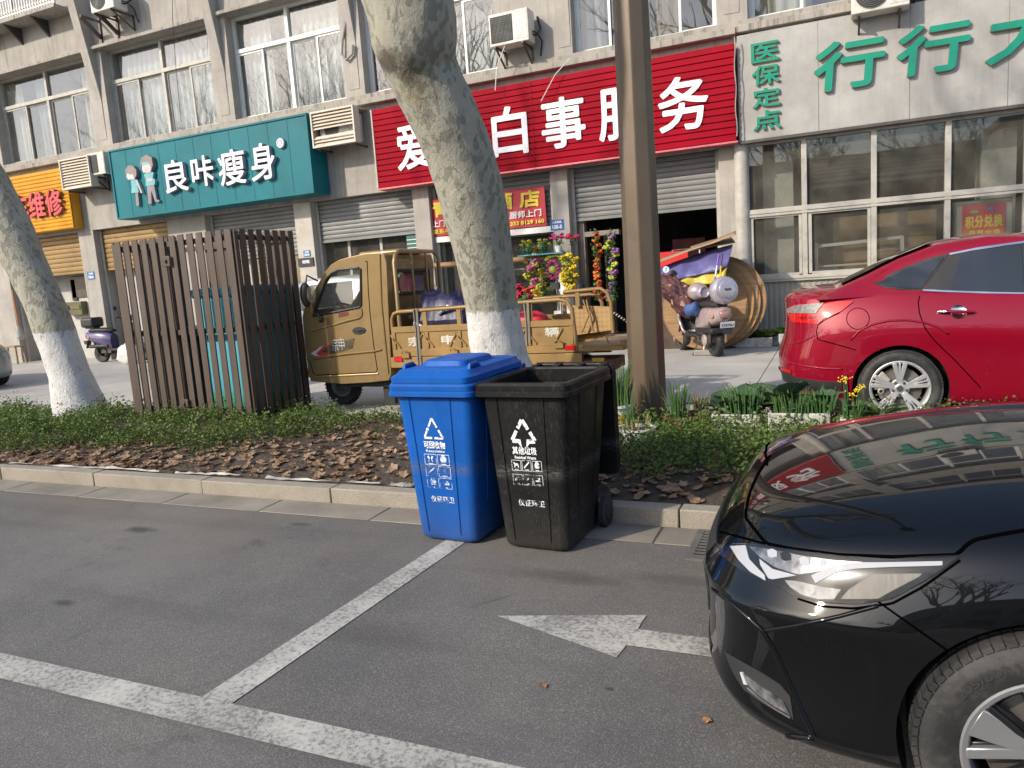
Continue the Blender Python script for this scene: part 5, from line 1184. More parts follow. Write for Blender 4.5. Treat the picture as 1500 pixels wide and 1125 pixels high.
def car_body(root, T, paintm):
    """closed lower body: a ring of section rows round the plan outline, with a deck lid across the top and a floor"""
    plan = T['plan']; n = len(plan); nf = 5
    tf = [0, .3, .58, .8, 1.0]
    cols = []
    for i in range(n):
        a = Vector(plan[max(0, i - 1)]); b_ = Vector(plan[min(n - 1, i + 1)]); d = b_ - a
        if i == 0: nr = Vector((1, 0))
        elif i == n - 1: nr = Vector((-1, 0))
        else: nr = Vector((d.y, -d.x)).normalized(); nr = nr if nr.dot(Vector((plan[i][0] - T['cx'], plan[i][1]))) > 0 else -nr
        c = []
        for zt, it_ in T['rows']:
            x, y = plan[i]; ins = itp(x, it_); c.append(Vector((x - nr.x * ins, max(0, y - nr.y * ins) if i not in (0, n - 1) else 0, itp(x, zt))))
        cols.append(c)
    V = []; F = []; CR = []
    idx = {}
    def vid(key, p):
        if key not in idx: idx[key] = len(V); V.append(tuple(p))
        return idx[key]
    nr_ = len(T['rows'])
    def ringv(i, s, r):                  # column i on side s
        if i in (0, n - 1): s = 1
        p = cols[i][r]; return vid((i, s, r), (p.x, p.y * s, p.z))
    for s in (1, -1):
        for i in range(n - 1):
            for r in range(nr_ - 1):
                q = (ringv(i, s, r), ringv(i + 1, s, r), ringv(i + 1, s, r + 1), ringv(i, s, r + 1)); F.append(q if s == 1 else q[::-1])
    def lid(r, crown, top):
        def pt(i, k):                    # row i (nf-1 .. n-nf), k = -4..4
            if i == nf - 1: return ringv(abs(k), 1 if k >= 0 else -1, r)
            if i == n - nf: return ringv(n - 1 - abs(k), 1 if k >= 0 else -1, r)
            if abs(k) == 4: return ringv(i, 1 if k > 0 else -1, r)
            e = cols[i][r]; t = T['tc'](e.x, tf)[abs(k)] if top else tf[abs(k)]
            f0 = max(0, 1 - (i - (nf - 1)) / 5.0) * (cols[0][r].x - cols[nf - 1][r].x) * (1 - t * t); f1 = max(0, 1 - ((n - nf) - i) / 5.0) * (cols[n - 1][r].x - cols[n - nf][r].x) * (1 - t * t)
            h, pf = crown(e.x) if top else (0, [0] * 5); zz = e.z + (h * float(np.interp(abs(k), range(5), pf)) if top else 0)
            return vid(('l', top, i, k), (e.x + f0 + f1, e.y * t * (1 if k > 0 else -1), zz))
        for i in range(nf - 1, n - nf):
            for k in range(-4, 4):
                q = (pt(i, k), pt(i, k + 1), pt(i + 1, k + 1), pt(i + 1, k)); F.append(q if top else q[::-1])
                if top and abs(k) == 2 and T.get('crease') and V[pt(i, k)][0] > T['crease']: CR.append((pt(i, k), pt(i + 1, k)))
                if top and k == 1 and T.get('crease') and V[pt(i, 2)][0] > T['crease']: CR.append((pt(i, 2), pt(i + 1, 2)))
    lid(nr_ - 1, T['crown'], True); lid(0, None, False)
    for r, w, xa in T.get('rowcrease', ()):
        for s in (1, -1):
            for i in range(n - 1):
                if cols[i][r].x > xa: CR.append((ringv(i, s, r), ringv(i + 1, s, r), w))
    me = bpy.data.meshes.new('body'); me.from_pydata(V, [], F)
    for m in (paintm, M_PLAS): me.materials.append(m)
    bm = bmesh.new(); bm.from_mesh(me); bmesh.ops.recalc_face_normals(bm, faces=bm.faces)
    cl = bm.edges.layers.float.get('crease_edge') or bm.edges.layers.float.new('crease_edge'); bm.verts.ensure_lookup_table()
    for c in CR:
        e = bm.edges.get((bm.verts[c[0]], bm.verts[c[1]]))
        if e: e[cl] = c[2] if len(c) > 2 else T.get('cw', .55)
    bm.to_mesh(me); bm.free(); me.shade_smooth()
    o = bpy.data.objects.new('body', me); C.objects.link(o)
    sb = o.modifiers.new('s', 'SUBSURF'); sb.levels = 3; sb.render_levels = 3
    smooth_me = eval_mesh(o); bvh = BVHTree.FromPolygons([v.co[:] for v in smooth_me.vertices], [tuple(p.vertices) for p in smooth_me.polygons])
    cut = MB()
    for x in (0, -T['wb']):
        for s in (1, -1):
            y0, y1 = (T['hw'] - .34, T['hw'] + .2) if s > 0 else (-T['hw'] - .2, -T['hw'] + .34)
            cut.lathe([(0, y0), (T['ra'], y0), (T['ra'], y1), (0, y1)], (x, 0, T['rw']), (0, 1, 0), 48, 1)
    co = cut.build('cutter', [paintm, M_PLAS]); bo = o.modifiers.new('b', 'BOOLEAN'); bo.operation = 'DIFFERENCE'; bo.object = co; bo.solver = 'EXACT'
    me2 = eval_mesh(o); bpy.data.objects.remove(o); bpy.data.objects.remove(co)
    me2.name = 'body'; me2.shade_smooth(); me2.set_sharp_from_angle(angle=R(32))
    ob = bpy.data.objects.new('body', me2); C.objects.link(ob); ob.parent = root
    return ob, bvh
def root_mx(root): return Matrix.Translation(root.location) @ Matrix.Rotation(root.rotation_euler.z, 4, 'Z')
def hitter(root, bvh):
    inv = root_mx(root).inverted(); o = inv @ EYEV
    def f(px, py):
        d = (inv.to_3x3() @ ray(px, py)).normalized(); h = bvh.ray_cast(o, d)
        if h[0] is None: h = bvh.find_nearest(o + d * ((root.location - EYEV).length))[:2] + (0,)
        return h[0], (h[1] if h[1].dot(d) < 0 else -h[1])
    return f
def resample(pl, n):
    pl = [Vector((p[0], p[1])) for p in pl]; L = [0]
    for a, b in zip(pl, pl[1:]): L.append(L[-1] + (b - a).length)
    out = []
    for k in range(n):
        s = L[-1] * k / (n - 1); j = max(0, min(len(pl) - 2, int(np.searchsorted(L, s, 'right')) - 1)); t = (s - L[j]) / max(1e-9, L[j + 1] - L[j]); out.append(pl[j].lerp(pl[j + 1], t))
    return out
def patch(hit, up, lo, off, name, m, parent, n=18, k=6, mirror=True, th=.012, dome=0.0):
    """a shell laid on the body between two edge lines"""
    u, l = resample(up, n), resample(lo, n); rows = []; back = []
    for j in range(k):
        r_, q_ = [], []
        for i in range(n):
            p = u[i].lerp(l[i], j / (k - 1)); h, nn = hit(p.x, p.y); e = off + dome * math.sin(math.pi * j / (k - 1)) * math.sin(math.pi * i / (n - 1)); r_.append(h + nn * e); q_.append(h + nn * (off - th))
        rows.append(r_); back.append(q_)
    out = []
    for s in ((1, -1) if mirror else (1,)):
        b = MB(); f = lambda p: (p.x, p.y * s, p.z)
        b.grid([[f(p) for p in r_] for r_ in rows])
        rim = [(0, i) for i in range(n)] + [(j, n - 1) for j in range(1, k)] + [(k - 1, i) for i in range(n - 2, -1, -1)] + [(j, 0) for j in range(k - 2, 0, -1)]
        b.grid([[f(rows[j][i]) for j, i in rim], [f(back[j][i]) for j, i in rim]], closed=True)
        out.append(b.build(name, m, parent, smooth=40))
    return out
def seam(hit, pts, r_, name, m, parent, n=30, mirror=True, off=0.0):
    q = [hit(p.x, p.y) for p in resample(pts, n)]; q = [h + nn * off for h, nn in q]
    for s in ((1, -1) if mirror else (1,)):
        b = MB(); b.tube([(p.x, p.y * s, p.z) for p in q], r_, 6); b.build(name, m, parent, smooth=180)
def wheel(root, x, y, s, rt, rr, kind, rz=.325):
    """tyre > rim with spokes, brake; s = +1 left side, -1 right side (outer face looks along s*y)"""
    b = MB(); w = .105; sh = rt - rr
    prof = [(rr - .012, -w * .9), (rr + .01, -w * .98), (rr + sh * .45, -w * 1.05), (rt - .022, -w), (rt - .004, -w * .84), (rt, -w * .5), (rt, w * .5), (rt - .004, w * .84), (rt - .022, w), (rr + sh * .62, w * 1.06), (rr + sh * .55, w * 1.075), (rr + sh * .3, w * 1.05), (rr + .012, w * .98), (rr - .012, w * .9)]
    ax = (0, s, 0); o = Vector((x, y - s * w, rz))
    b.lathe(prof, o, ax, 64)
    for k in range(72):                  # tread blocks
        a = 2 * math.pi * k / 72
        for f0, f1 in ((-.86, -.46), (-.38, .38), (.46, .98)):
            p = [o + Vector((math.cos(a + e) * (rt + hh), s * f * w, math.sin(a + e) * (rt + hh))) for hh in (-.012, .004 if abs(f0) < .8 and f1 < .9 else .0015) for e in (-.036, .036) for f in (f0, f1)]
            b.add(p, [(0, 1, 3, 2), (4, 6, 7, 5), (0, 4, 5, 1), (2, 3, 7, 6), (0, 2, 6, 4), (1, 5, 7, 3)])
    ty = b.build('tyre', M_TYRE, root, smooth=35)
    if kind == 'dark':
        def sm(u, v, w_):
            a = math.pi * .5 + .62 - u / (rr + sh * .45); q = rr + sh * .45 + v; p = o + Vector((-s * 0 + math.cos(a) * q * (1 if s < 0 else 1), s * (w * 1.062 + w_), math.sin(a) * q)); return p
        tx = MB(); letter(tx, '205/60R16', sm, -.10, .10, -.011, .011, .002, .0015) if s > 0 else None
        if s > 0:
            tx.v = [(2 * x - vx, vy, vz) for vx, vy, vz in tx.v]
            tx.build('sidewall_lettering', mat('rubber_letter', (.032, .032, .032), .7), ty)
    b = MB()
    b.lathe([(rr - .004, w * .94), (rr + .004, w * .99), (rr - .004, w * 1.02), (rr - .018, w * .98), (rr - .026, w * .8), (rr - .03, -w * .5), (rr - .012, -w * .9)], o, ax, 64, 0)
    if kind == 'silver':
        for g in range(5):
            a0 = 2 * math.pi * (g + .25) / 5
            for j, da in ((-1, -.19), (0, 0), (1, .19)):
                a = a0 + da; a1 = a0 + da * .7 ; p0 = o + Vector((math.cos(a1) * .065, s * w * .72, math.sin(a1) * .065)); p1 = o + Vector((math.cos(a) * (rr - .012), s * w * .88, math.sin(a) * (rr - .012)))
                b.bar(p0, p1, .026 if j else .016, .032, (0, s, 0), 0, .036 if j else .016)
            p0 = o + Vector((math.cos(a0) * .05, s * w * .75, math.sin(a0) * .05)); p1 = o + Vector((math.cos(a0) * .12, s * w * .80, math.sin(a0) * .12)); b.bar(p0, p1, .07, .02, (0, s, 0), 0, .02)
        b.lathe([(0, w * .90), (.028, w * .89), (.033, w * .82), (.075, w * .8), (.08, w * .6)], o, ax, 28, 0)
    else:
        for g in range(5):
            a0 = 2 * math.pi * (g + .2) / 5
            for da, w0, w1, m in ((.16, .045, .085, 0), (-.30, .03, .03, 0), (.42, .02, .016, 1)):
                a = a0 + da; a1 = a0 + da * .6; p0 = o + Vector((math.cos(a1) * .06, s * w * .70, math.sin(a1) * .06)); p1 = o + Vector((math.cos(a) * (rr - .012), s * w * .90, math.sin(a) * (rr - .012))); b.bar(p0, p1, w0, .022, (0, s, 0), m, w1)
                b.bar(p0 - Vector((0, s * .016, 0)), p1 - Vector((0, s * .016, 0)), w0 + .012, .02, (0, s, 0), 1, w1 + .016)
        b.lathe([(0, w * .86), (.03, w * .85), (.034, w * .76), (.08, w * .74), (.085, w * .5)], o, ax, 28, 1)
    rm = b.build('rim', [M_ALLOY if kind == 'silver' else mat('machined_alloy', (.36, .36, .37), .35, .6, var=.05), M_ALDK], ty, smooth=35, bevel=.003, seg=1)
    b = MB()
    for g in range(5):
        a = 2 * math.pi * (g + .75) / 5; b.lathe([(.011, 0), (.011, .014), (0, .016)], o + Vector((math.cos(a) * .056, s * w * .80, math.sin(a) * .056)), ax, 8)
    b.lathe([(.026, 0), (.024, .004), (0, .005)], o + Vector((0, s * w * .90, 0)), ax, 20); b.build('wheel_nut', M_BADGE if kind != 'silver' else M_STEEL, rm)
    b = MB(); b.lathe([(0, -.01), (rr * .74, -.01), (rr * .74, .012), (0, .012)], o + Vector((0, s * w * .25, 0)), ax, 40); b.build('brake_disc', M_DISC, ty, smooth=30)
    b = MB(); t0, t1 = (2.5, 3.9) if kind == 'dark' else (2.3, 3.2)
    for rr2, y0, y1 in ((.10, .20, .62),):
        pts = [(rr * .42, t) for t in np.linspace(t0, t1, 9)] + [(rr * .84, t) for t in np.linspace(t1, t0, 9)]
        b.plate([[(q * math.cos(t), q * math.sin(t)) for q, t in pts]], lambda u, v, w_: o + Vector((u, s * (w * .42 + w_), v)), .045)
    b.lathe([(.026, 0), (.026, .02), (.014, .021)], o + Vector((math.cos(3.3) * rr * .62, s * (w * .42 + .045), math.sin(3.3) * rr * .62)), ax, 14)
    b.build('caliper', M_CALI, ty, bevel=.006)
    b = MB(); b.lathe([(0, -w * .6), (rr - .02, -w * .6)], o, ax, 32); b.build('wheel_backing', M_GAP, ty)
    return ty
def greenhouse(root, prof, belt, hw_belt, hw_roof, paintm, name='roof'):
    """cabin shell: profile (x, z) from windscreen foot over the roof to the rear glass foot"""
    b = MB(); rows = []
    for x, z, rw in prof:
        zb = belt(x) - .03; row = []
        yb = hw_belt(x); yr = rw
        side = [(yb, zb), (yb + (yr - yb) * .35, zb + (z - zb) * .38), (yb + (yr - yb) * .78, zb + (z - zb) * .8), (yr, zb + (z - zb) * .955), (yr - .05, z - .004)]
        top = [(yr * .6, z + .018), (yr * .25, z + .028)]
        half = side + top
        row = [(x, y, zz) for y, zz in half] + [(x, -y, zz) for y, zz in half[::-1]]
        rows.append(row)
    b.grid(rows); return b.build(name, paintm, root, smooth=40)

BL_PLAN = [(.95, 0), (.947, .156), (.94, .302), (.925, .416), (.90, .52), (.85, .65), (.775, .75), (.66, .82), (.5, .865), (.3, .892), (.1, .905), (-.15, .908), (-.5, .905), (-1.0, .9), (-1.6, .9), (-2.2, .9), (-2.7, .895), (-3.0, .88), (-3.25, .845), (-3.42, .77), (-3.55, .66), (-3.63, .52), (-3.66, .416), (-3.675, .302), (-3.685, .156), (-3.69, 0)]
BLACK = dict(plan=BL_PLAN, cx=-1.3, wb=2.712, hw=.9, ra=.362, rw=.325, crease=.0, cw=.8, rowcrease=((4, .65, .35), (6, .25, .5), (2, .5, .4)),
    rows=[([(.95, .16), (.3, .17), (-3.7, .22)], [(.95, .14), (.6, .12), (0, .10), (-3.7, .12)]), ([(.95, .18), (.3, .19), (-3.7, .25)], [(.95, .04), (0, .03), (-3.7, .04)]), ([(.95, .27), (.5, .24), (0, .28), (-3.7, .36)], [(.95, .0), (0, .01), (-3.7, 0)]),
          ([(.95, .44), (.3, .44), (-3.7, .55)], [(.95, .012), (.7, .03), (.3, .012), (-3.7, 0)]), ([(.95, .585), (.6, .60), (0, .62), (-3.7, .72)], [(.95, -.004), (.8, -.012), (.5, -.002), (0, 0), (-3.7, .02)]),
          ([(.95, .655), (.7, .675), (.3, .71), (0, .75), (-1, .80), (-3.7, .92)], [(.95, .025), (.8, .05), (.5, .045), (.2, .03), (-1, .03), (-3.7, .03)]), ([(.95, .725), (.75, .765), (.5, .80), (.25, .835), (0, .865), (-.6, .92), (-3, .98), (-3.7, .99)], [(.95, .07), (.8, .10), (.5, .09), (.2, .075), (-1, .09), (-3.7, .06)])],
    tc=lambda x, tf: [0, .3 if x < .5 else .34, float(np.interp(x, [-.6, 0, .4, .75], [.54, .57, .64, .78])), float(np.interp(x, [-.6, 0, .4, .75], [.80, .82, .85, .91])), 1.0],
    crown=lambda x: (float(np.interp(x, [-3.6, -3.1, -.9, -.4, 0, .5, .7, .85, .93], [.05, .10, .03, .13, .145, .115, .085, .045, .015])), [1.0, .97, .86, .46, 0]))
bc = thing('parked_car', 'glossy black sedan cropped by the frame with its nose beside the bins', 'car', (.5, 2.93, 0), math.pi)
body, bvh = car_body(bc, BLACK, M_CBLK); hit = hitter(bc, bvh)
def bl(X, Y): return (1000 + X / 1.956, 550 + Y / 1.956)
def bf(X, Y): return (1020 + X / 3.083, 760 + Y / 3.083)
lamp = patch(hit, [bl(*p) for p in ((112, 512), (150, 488), (200, 486), (300, 499), (450, 520), (600, 529), (795, 519))], [bl(*p) for p in ((112, 514), (165, 556), (240, 592), (320, 632), (400, 652), (500, 657), (600, 642), (690, 592), (740, 562), (795, 523))], .003, 'headlight', M_LAMPD, bc, 30, 9, dome=.004)
for s_i, par in enumerate(lamp):
    def pt(u, l, off, m, nm, n=16, k=4, par=par, s_i=s_i):
        o = patch(hit, [bl(*p) for p in u], [bl(*p) for p in l], off, nm, m, par, n, k, True, .004); bpy.data.objects.remove(o[1 - s_i])
    pt(((142, 492), (165, 530), (200, 566), (242, 590)), ((186, 489), (196, 528), (222, 556), (240, 574)), .009, M_LAMPW, 'running_light')
    pt(((225, 527), (262, 556), (330, 574)), ((228, 545), (250, 583), (262, 586)), .009, M_LAMPW, 'running_light')
    pt(((372, 574), (430, 548), (480, 538), (600, 537), (745, 534)), ((384, 596), (440, 566), (488, 555), (600, 550), (745, 546)), .010, M_LAMPW, 'running_light')
    pt(((195, 492), (260, 500), (340, 517), (430, 530), (520, 536)), ((228, 524), (270, 552), (335, 572), (400, 560), (470, 542)), .008, M_LAMPC, 'projector', 18, 6)
    for (a, c_, e) in ((262, 512, 14), (300, 520, 15), (352, 533, 14), (405, 536, 9)):
        pt(((a - e, c_ - 8), (a, c_ - e), (a + e, c_ - 6)), ((a - e * .8, c_ + 8), (a, c_ + e * .9), (a + e, c_ + 9)), .0105, M_LAMPD if e > 14 else M_LAMPW, 'lens_cell', 6, 4)
    pt(((455, 640), (480, 612), (545, 570), (686, 568)), ((470, 641), (560, 640), (610, 612), (680, 576)), .009, M_REFL, 'side_reflector')
    pt(((296, 588), (330, 590), (400, 606), (456, 614)), ((312, 608), (345, 630), (390, 642), (436, 642)), .009, M_LENSC, 'indicator_lens')
cover = patch(hit, [bl(*p) for p in ((114, 512), (152, 489), (200, 487), (300, 500), (450, 521), (600, 530), (792, 520))], [bl(*p) for p in ((114, 514), (165, 555), (240, 591), (320, 631), (400, 651), (500, 656), (600, 641), (690, 591), (740, 561), (792, 523))], .020, 'lamp_cover', glassmat('lamp_glass', (.93, .94, .95), .02, .5, .01, (.0, .03)), bc, 30, 9, th=.004)
seam(hit, [bl(*p) for p in ((330, 640), (400, 662), (490, 668), (600, 654), (690, 605), (795, 530))], .0035, 'lamp_gap', M_GAP, bc)
seam(hit, [(1128, 668), (1110, 695), (1098, 722), (1091, 757), (1106, 776), (1122, 796), (1160, 804), (1230, 813), (1310, 816), (1402, 813), (1414, 800), (1426, 791), (1460, 784), (1500, 777), (1560, 766)], .0055, 'bonnet_gap', M_GAP, bc, 60)
seam(hit, [bl(*p) for p in ((560, 648), (640, 705), (756, 786))], .003, 'bumper_gap', M_GAP, bc)
seam(hit, [bl(*p) for p in ((108, 448), (160, 462), (235, 482))], .004, 'bumper_gap', M_GAP, bc)
# lower intake with fog lamp
fg = patch(hit, [bf(*p) for p in ((128, 598), (200, 640), (290, 690), (380, 748), (425, 800))], [bf(*p) for p in ((132, 606), (165, 690), (215, 770), (300, 830), (385, 880), (440, 905))], .0025, 'fog_lamp_recess', M_PLAS, bc, 20, 6)
for s_i, par in enumerate(fg):
    for u, l, off, m, nm in ((((222, 700), (290, 748), (345, 785), (398, 822)), ((240, 745), (285, 788), (350, 836), (428, 884)), .008, M_LAMPC, 'fog_lamp'), (((205, 690), (215, 690)), ((222, 745), (238, 748)), .008, M_LAMPW, 'trim_strip'),
                             (((238, 757), (300, 808), (362, 850), (430, 888)), ((240, 764), (300, 816), (362, 858), (428, 897)), .010, M_CHR, 'trim_strip')):
        o = patch(hit, [bf(*p) for p in u], [bf(*p) for p in l], off, nm, m, par, 12, 4); bpy.data.objects.remove(o[1 - s_i])
seam(hit, [bf(*p) for p in ((330, 972), (420, 982), (528, 984))], .004, 'lip_highlight', mat('lip_sky_sheen', (.30, .33, .36), .25, .8), bc)  # sky reflection on the glossy black lip, painted as a silver strip
seam(hit, [bl(*p) for p in ((74, 604), (150, 660), (228, 730), (268, 800), (300, 872), (340, 960), (376, 1034))], .009, 'bumper_crease', M_CBLK, bc, 40)
seam(hit, [bl(*p) for p in ((232, 732), (330, 716), (450, 690), (560, 660))], .006, 'bumper_crease', M_CBLK, bc, 30)
seam(hit, [bl(*p) for p in ((64, 830), (120, 900), (190, 985), (270, 1030), (372, 1040))], .010, 'bumper_lip', M_CBLK, bc, 40)
# grille and plate on the nose, cast on from straight ahead
def front_hit(y, z):
    h = bvh.ray_cast(Vector((3, y, z)), Vector((-1, 0, 0))); return (h[0], h[1] if h[1].x > 0 else -h[1]) if h[0] is not None else (Vector((.9, y, z)), Vector((1, 0, 0)))
def fpatch(up, lo, off, name, m, n=16, k=6, par=bc): return patch(front_hit, up, lo, off, name, m, par, n, k, False)
gr = fpatch([(-.50, .66), (-.3, .68), (.3, .68), (.50, .66)], [(-.36, .40), (-.2, .36), (.2, .36), (.36, .40)], .004, 'grille', M_PLAS)
for s in (1, -1): fpatch([(s * .53, .665), (s * .36, .37)], [(s * .47, .665), (s * .31, .37)], .008, 'grille_trim', M_CHR, 8, 4)
fpatch([(-.5, .31), (.5, .31)], [(-.45, .22), (.45, .22)], .004, 'lower_grille', M_PLAS, 12, 4)
for y in (.817, -.817):
    for x in (0, -2.712): wheel(bc, x, y + (.083 if y > 0 else -.083), 1 if y > 0 else -1, .325, .217, 'dark')
gh = greenhouse(bc, [(-.55, .96, .70), (-.95, 1.18, .65), (-1.35, 1.36, .60), (-1.7, 1.43, .58), (-2.2, 1.45, .57), (-2.6, 1.42, .56), (-3.0, 1.28, .58), (-3.35, 1.07, .64)], lambda x: .93 + .02 * min(1, max(0, (-x - .5) / 2)), lambda x: .80, 0, M_CBLK)
def side_glass(parent, poly, belt, hw, prof, m, name='side_window', off=.006):
    """glass on both sides of a cabin, following its tumblehome"""
    def ytum(x, z):
        zz = itp(x, [(p[0], p[1]) for p in prof]); rw = itp(x, [(p[0], p[2]) for p in prof]); zb = belt(x) - .03; t = max(0, (z - zb) / max(.05, zz - zb))
        return float(np.interp(t, [0, .38, .8, .955, 1], [hw(x), hw(x) + (rw - hw(x)) * .35, hw(x) + (rw - hw(x)) * .78, rw, rw - .03]))
    for s in (1, -1):
        b = MB(); dense = []
        for (a, c_) in zip(poly, poly[1:] + poly[:1]):
            for k in range(6): dense.append((a[0] + (c_[0] - a[0]) * k / 6, a[1] + (c_[1] - a[1]) * k / 6))
        cxm = sum(p[0] for p in dense) / len(dense); czm = sum(p[1] for p in dense) / len(dense); f = lambda p, e: (p[0], s * (ytum(*p) + off + e), p[1])
        rings = [[f((cxm + (p[0] - cxm) * q, czm + (p[1] - czm) * q), 0) for p in dense] for q in (1, .66, .33, .02)]
        b.grid([[f(p, -.012) for p in dense]] + rings, closed=True); b.build(name, m, parent, smooth=30)
bprof = [(-.55, .96, .70), (-.95, 1.18, .65), (-1.35, 1.36, .60), (-1.7, 1.43, .58), (-2.2, 1.45, .57), (-2.6, 1.42, .56), (-3.0, 1.28, .58), (-3.35, 1.07, .64)]
for poly in ([(-.98, 1.0), (-1.35, 1.27), (-1.68, 1.36), (-1.7, 1.0)], [(-1.78, 1.0), (-1.76, 1.36), (-2.5, 1.34), (-2.85, 1.15), (-2.8, 1.02)]): side_glass(bc, poly, lambda x: .93 + .02 * min(1, max(0, (-x - .5) / 2)), lambda x: .80, bprof, M_TINT)
b = MB(); b.grid([[(-.60, y * .68, 1.002 + .02 * (1 - y * y)), (-.95, y * .62, 1.202 + .03 * (1 - y * y)), (-1.33, y * .56, 1.37 + .025 * (1 - y * y))] for y in np.linspace(-1, 1, 11)]); b.build('windscreen', M_TINT, bc, smooth=180)

# ---------------------------------------------------------------- the red saloon
RP = [(.88, 0), (.876, .156), (.865, .302), (.85, .416), (.82, .52), (.76, .65), (.68, .75), (.56, .82), (.42, .865), (.2, .90), (0, .912), (-.4, .912), (-.9, .912), (-1.4, .912), (-1.9, .912), (-2.3, .912), (-2.65, .912), (-2.9, .905), (-3.12, .885), (-3.32, .845), (-3.48, .77), (-3.58, .66), (-3.63, .52), (-3.655, .416), (-3.67, .302), (-3.68, .156), (-3.685, 0)]
RED = dict(plan=RP, cx=-1.3, wb=2.648, hw=.905, ra=.372, rw=.325, rowcrease=((4, .35, -9), (6, .6, -9)), crease=None,
    rows=[([(.9, .2), (-2.5, .17), (-3.3, .21), (-3.7, .25)], [(.9, .12), (-2.5, .09), (-3.7, .14)]), ([(.9, .22), (-2.5, .19), (-3.3, .23), (-3.7, .28)], [(.9, .04), (-2.5, .03), (-3.7, .06)]), ([(.9, .3), (-2.5, .28), (-3.3, .35), (-3.7, .40)], [(.9, .0), (-2.5, .012), (-3.7, .012)]),
          ([(.9, .45), (-2.5, .52), (-3.7, .57)], [(.9, .0), (-2.6, .008), (-3.7, 0)]), ([(.9, .60), (-1, .74), (-2.2, .80), (-2.8, .82), (-3.3, .80), (-3.7, .76)], [(.9, .0), (-1, -.004), (-2.6, -.012), (-3.2, .012), (-3.7, .07)]),
          ([(.9, .70), (0, .86), (-1.5, .95), (-2.6, 1.01), (-3.7, .96)], [(.9, .03), (-1, .035), (-2.6, .03), (-3.3, .06), (-3.7, .085)]), ([(.9, .76), (0, .95), (-1.2, 1.04), (-2.2, 1.11), (-2.7, 1.15), (-3.3, 1.13), (-3.7, 1.12)], [(.9, .1), (0, .10), (-2.4, .10), (-3, .13), (-3.4, .13), (-3.7, .07)])],
    tc=lambda x, tf: [0, .3, .58, .82, 1.0],
    crown=lambda x: (float(np.interp(x, [-3.68, -3.55, -3.3, -3.1, -2.9, -.8, -.4, 0, .6, .85], [.03, .045, .085, .085, .0, .0, .08, .12, .06, .01])), [1.0, .98, .92, .68, 0]))
RCX = .49 + 2.648
rc = thing('parked_car', 'metallic red saloon parked on the plaza with its rear wheel behind the vegetables', 'car', (RCX, 7.925, PZ))
rbody, rbvh = car_body(rc, RED, M_CRED); rhit = hitter(rc, rbvh)
def c7(X, Y): return (1120 + X / 3.947, 330 + Y / 3.947)
rprof = [(-.35, 1.02, .72), (-.8, 1.26, .66), (-1.2, 1.45, .62), (-1.6, 1.54, .60), (-2.0, 1.565, .60), (-2.35, 1.525, .60), (-2.65, 1.42, .61), (-2.9, 1.30, .62), (-3.13, 1.20, .635), (-3.3, 1.13, .66)]
rbelt = lambda x: itp(x, [(-3.4, 1.13), (-2.7, 1.15), (-2.2, 1.11), (-1.2, 1.05), (0, .97)]); rhw = lambda x: .80
rgh = greenhouse(rc, rprof, rbelt, rhw, 0, M_CRED)
rgb = BVHTree.FromPolygons([v.co[:] for v in rgh.data.vertices], [tuple(p.vertices) for p in rgh.data.polygons])
rgh_hit = hitter(rc, rgb)
def gpatch(u, l, off, nm, m, n=16, k=5): return patch(rgh_hit, [c7(*p) for p in u], [c7(*p) for p in l], off, nm, m, rc, n, k, True)
gpatch(((636, 335), (700, 298), (800, 248), (950, 192), (1066, 164)), ((640, 340), (680, 360), (780, 375), (912, 379), (1062, 170)), .009, 'quarter_window', M_PLAS, 24, 6)
gpatch(((664, 337), (720, 305), (810, 262), (955, 208), (1036, 186)), ((668, 341), (700, 354), (790, 366), (904, 369), (1034, 192)), .016, 'quarter_glass', M_TINT, 20, 6)
gpatch(((1066, 168), (1200, 140), (1350, 118), (1560, 92)), ((918, 379), (1060, 385), (1300, 392), (1560, 397)), .009, 'door_window_frame', M_PLAS, 24, 6)
gpatch(((1134, 172), (1250, 150), (1400, 128), (1482, 118)), ((1070, 378), (1200, 383), (1380, 388), (1500, 390)), .016, 'door_window', M_TINT, 20, 6)
gpatch(((1066, 166), (1200, 139), (1350, 116), (1560, 88)), ((1070, 176), (1200, 150), (1350, 128), (1560, 100)), .017, 'chrome_trim', M_CHR, 20, 3)
gpatch(((914, 374), (1060, 380), (1300, 388), (1560, 393)), ((916, 384), (1060, 390), (1300, 398), (1560, 403)), .017, 'chrome_trim', M_CHR, 20, 3)
b = MB(); b.grid([[(x, y * w, z + .024 + .012 * (1 - y * y)) for x, z, w in ((-2.38, 1.518, .50), (-2.65, 1.42, .53), (-2.9, 1.30, .56), (-3.10, 1.205, .59))] for y in np.linspace(-1, 1, 13)]); b.build('rear_window', M_TINT, rc, smooth=180)
b = MB(); b.grid([[(x, y * w, z + .022 + .012 * (1 - y * y)) for x, z, w in ((-.42, 1.055, .66), (-.8, 1.26, .6), (-1.2, 1.45, .56), (-1.33, 1.485, .55))] for y in np.linspace(-1, 1, 13)]); b.build('windscreen', M_TINT, rc, smooth=180)
for poly in ([(-.75, 1.09), (-1.05, 1.32), (-1.42, 1.44), (-1.50, 1.1)],): side_glass(rc, poly, rbelt, rhw, rprof, M_TINT)
def rpatch(u, l, off, nm, m, n=16, k=5, par=rc, mirror=True): return patch(rhit, [c7(*p) for p in u], [c7(*p) for p in l], off, nm, m, par, n, k, mirror)
tl = rpatch(((128, 482), (180, 460), (345, 446), (430, 440), (512, 440)), ((128, 490), (160, 560), (310, 572), (345, 540), (440, 500), (512, 444)), .008, 'tail_lamp', M_LENSR, 34, 12)
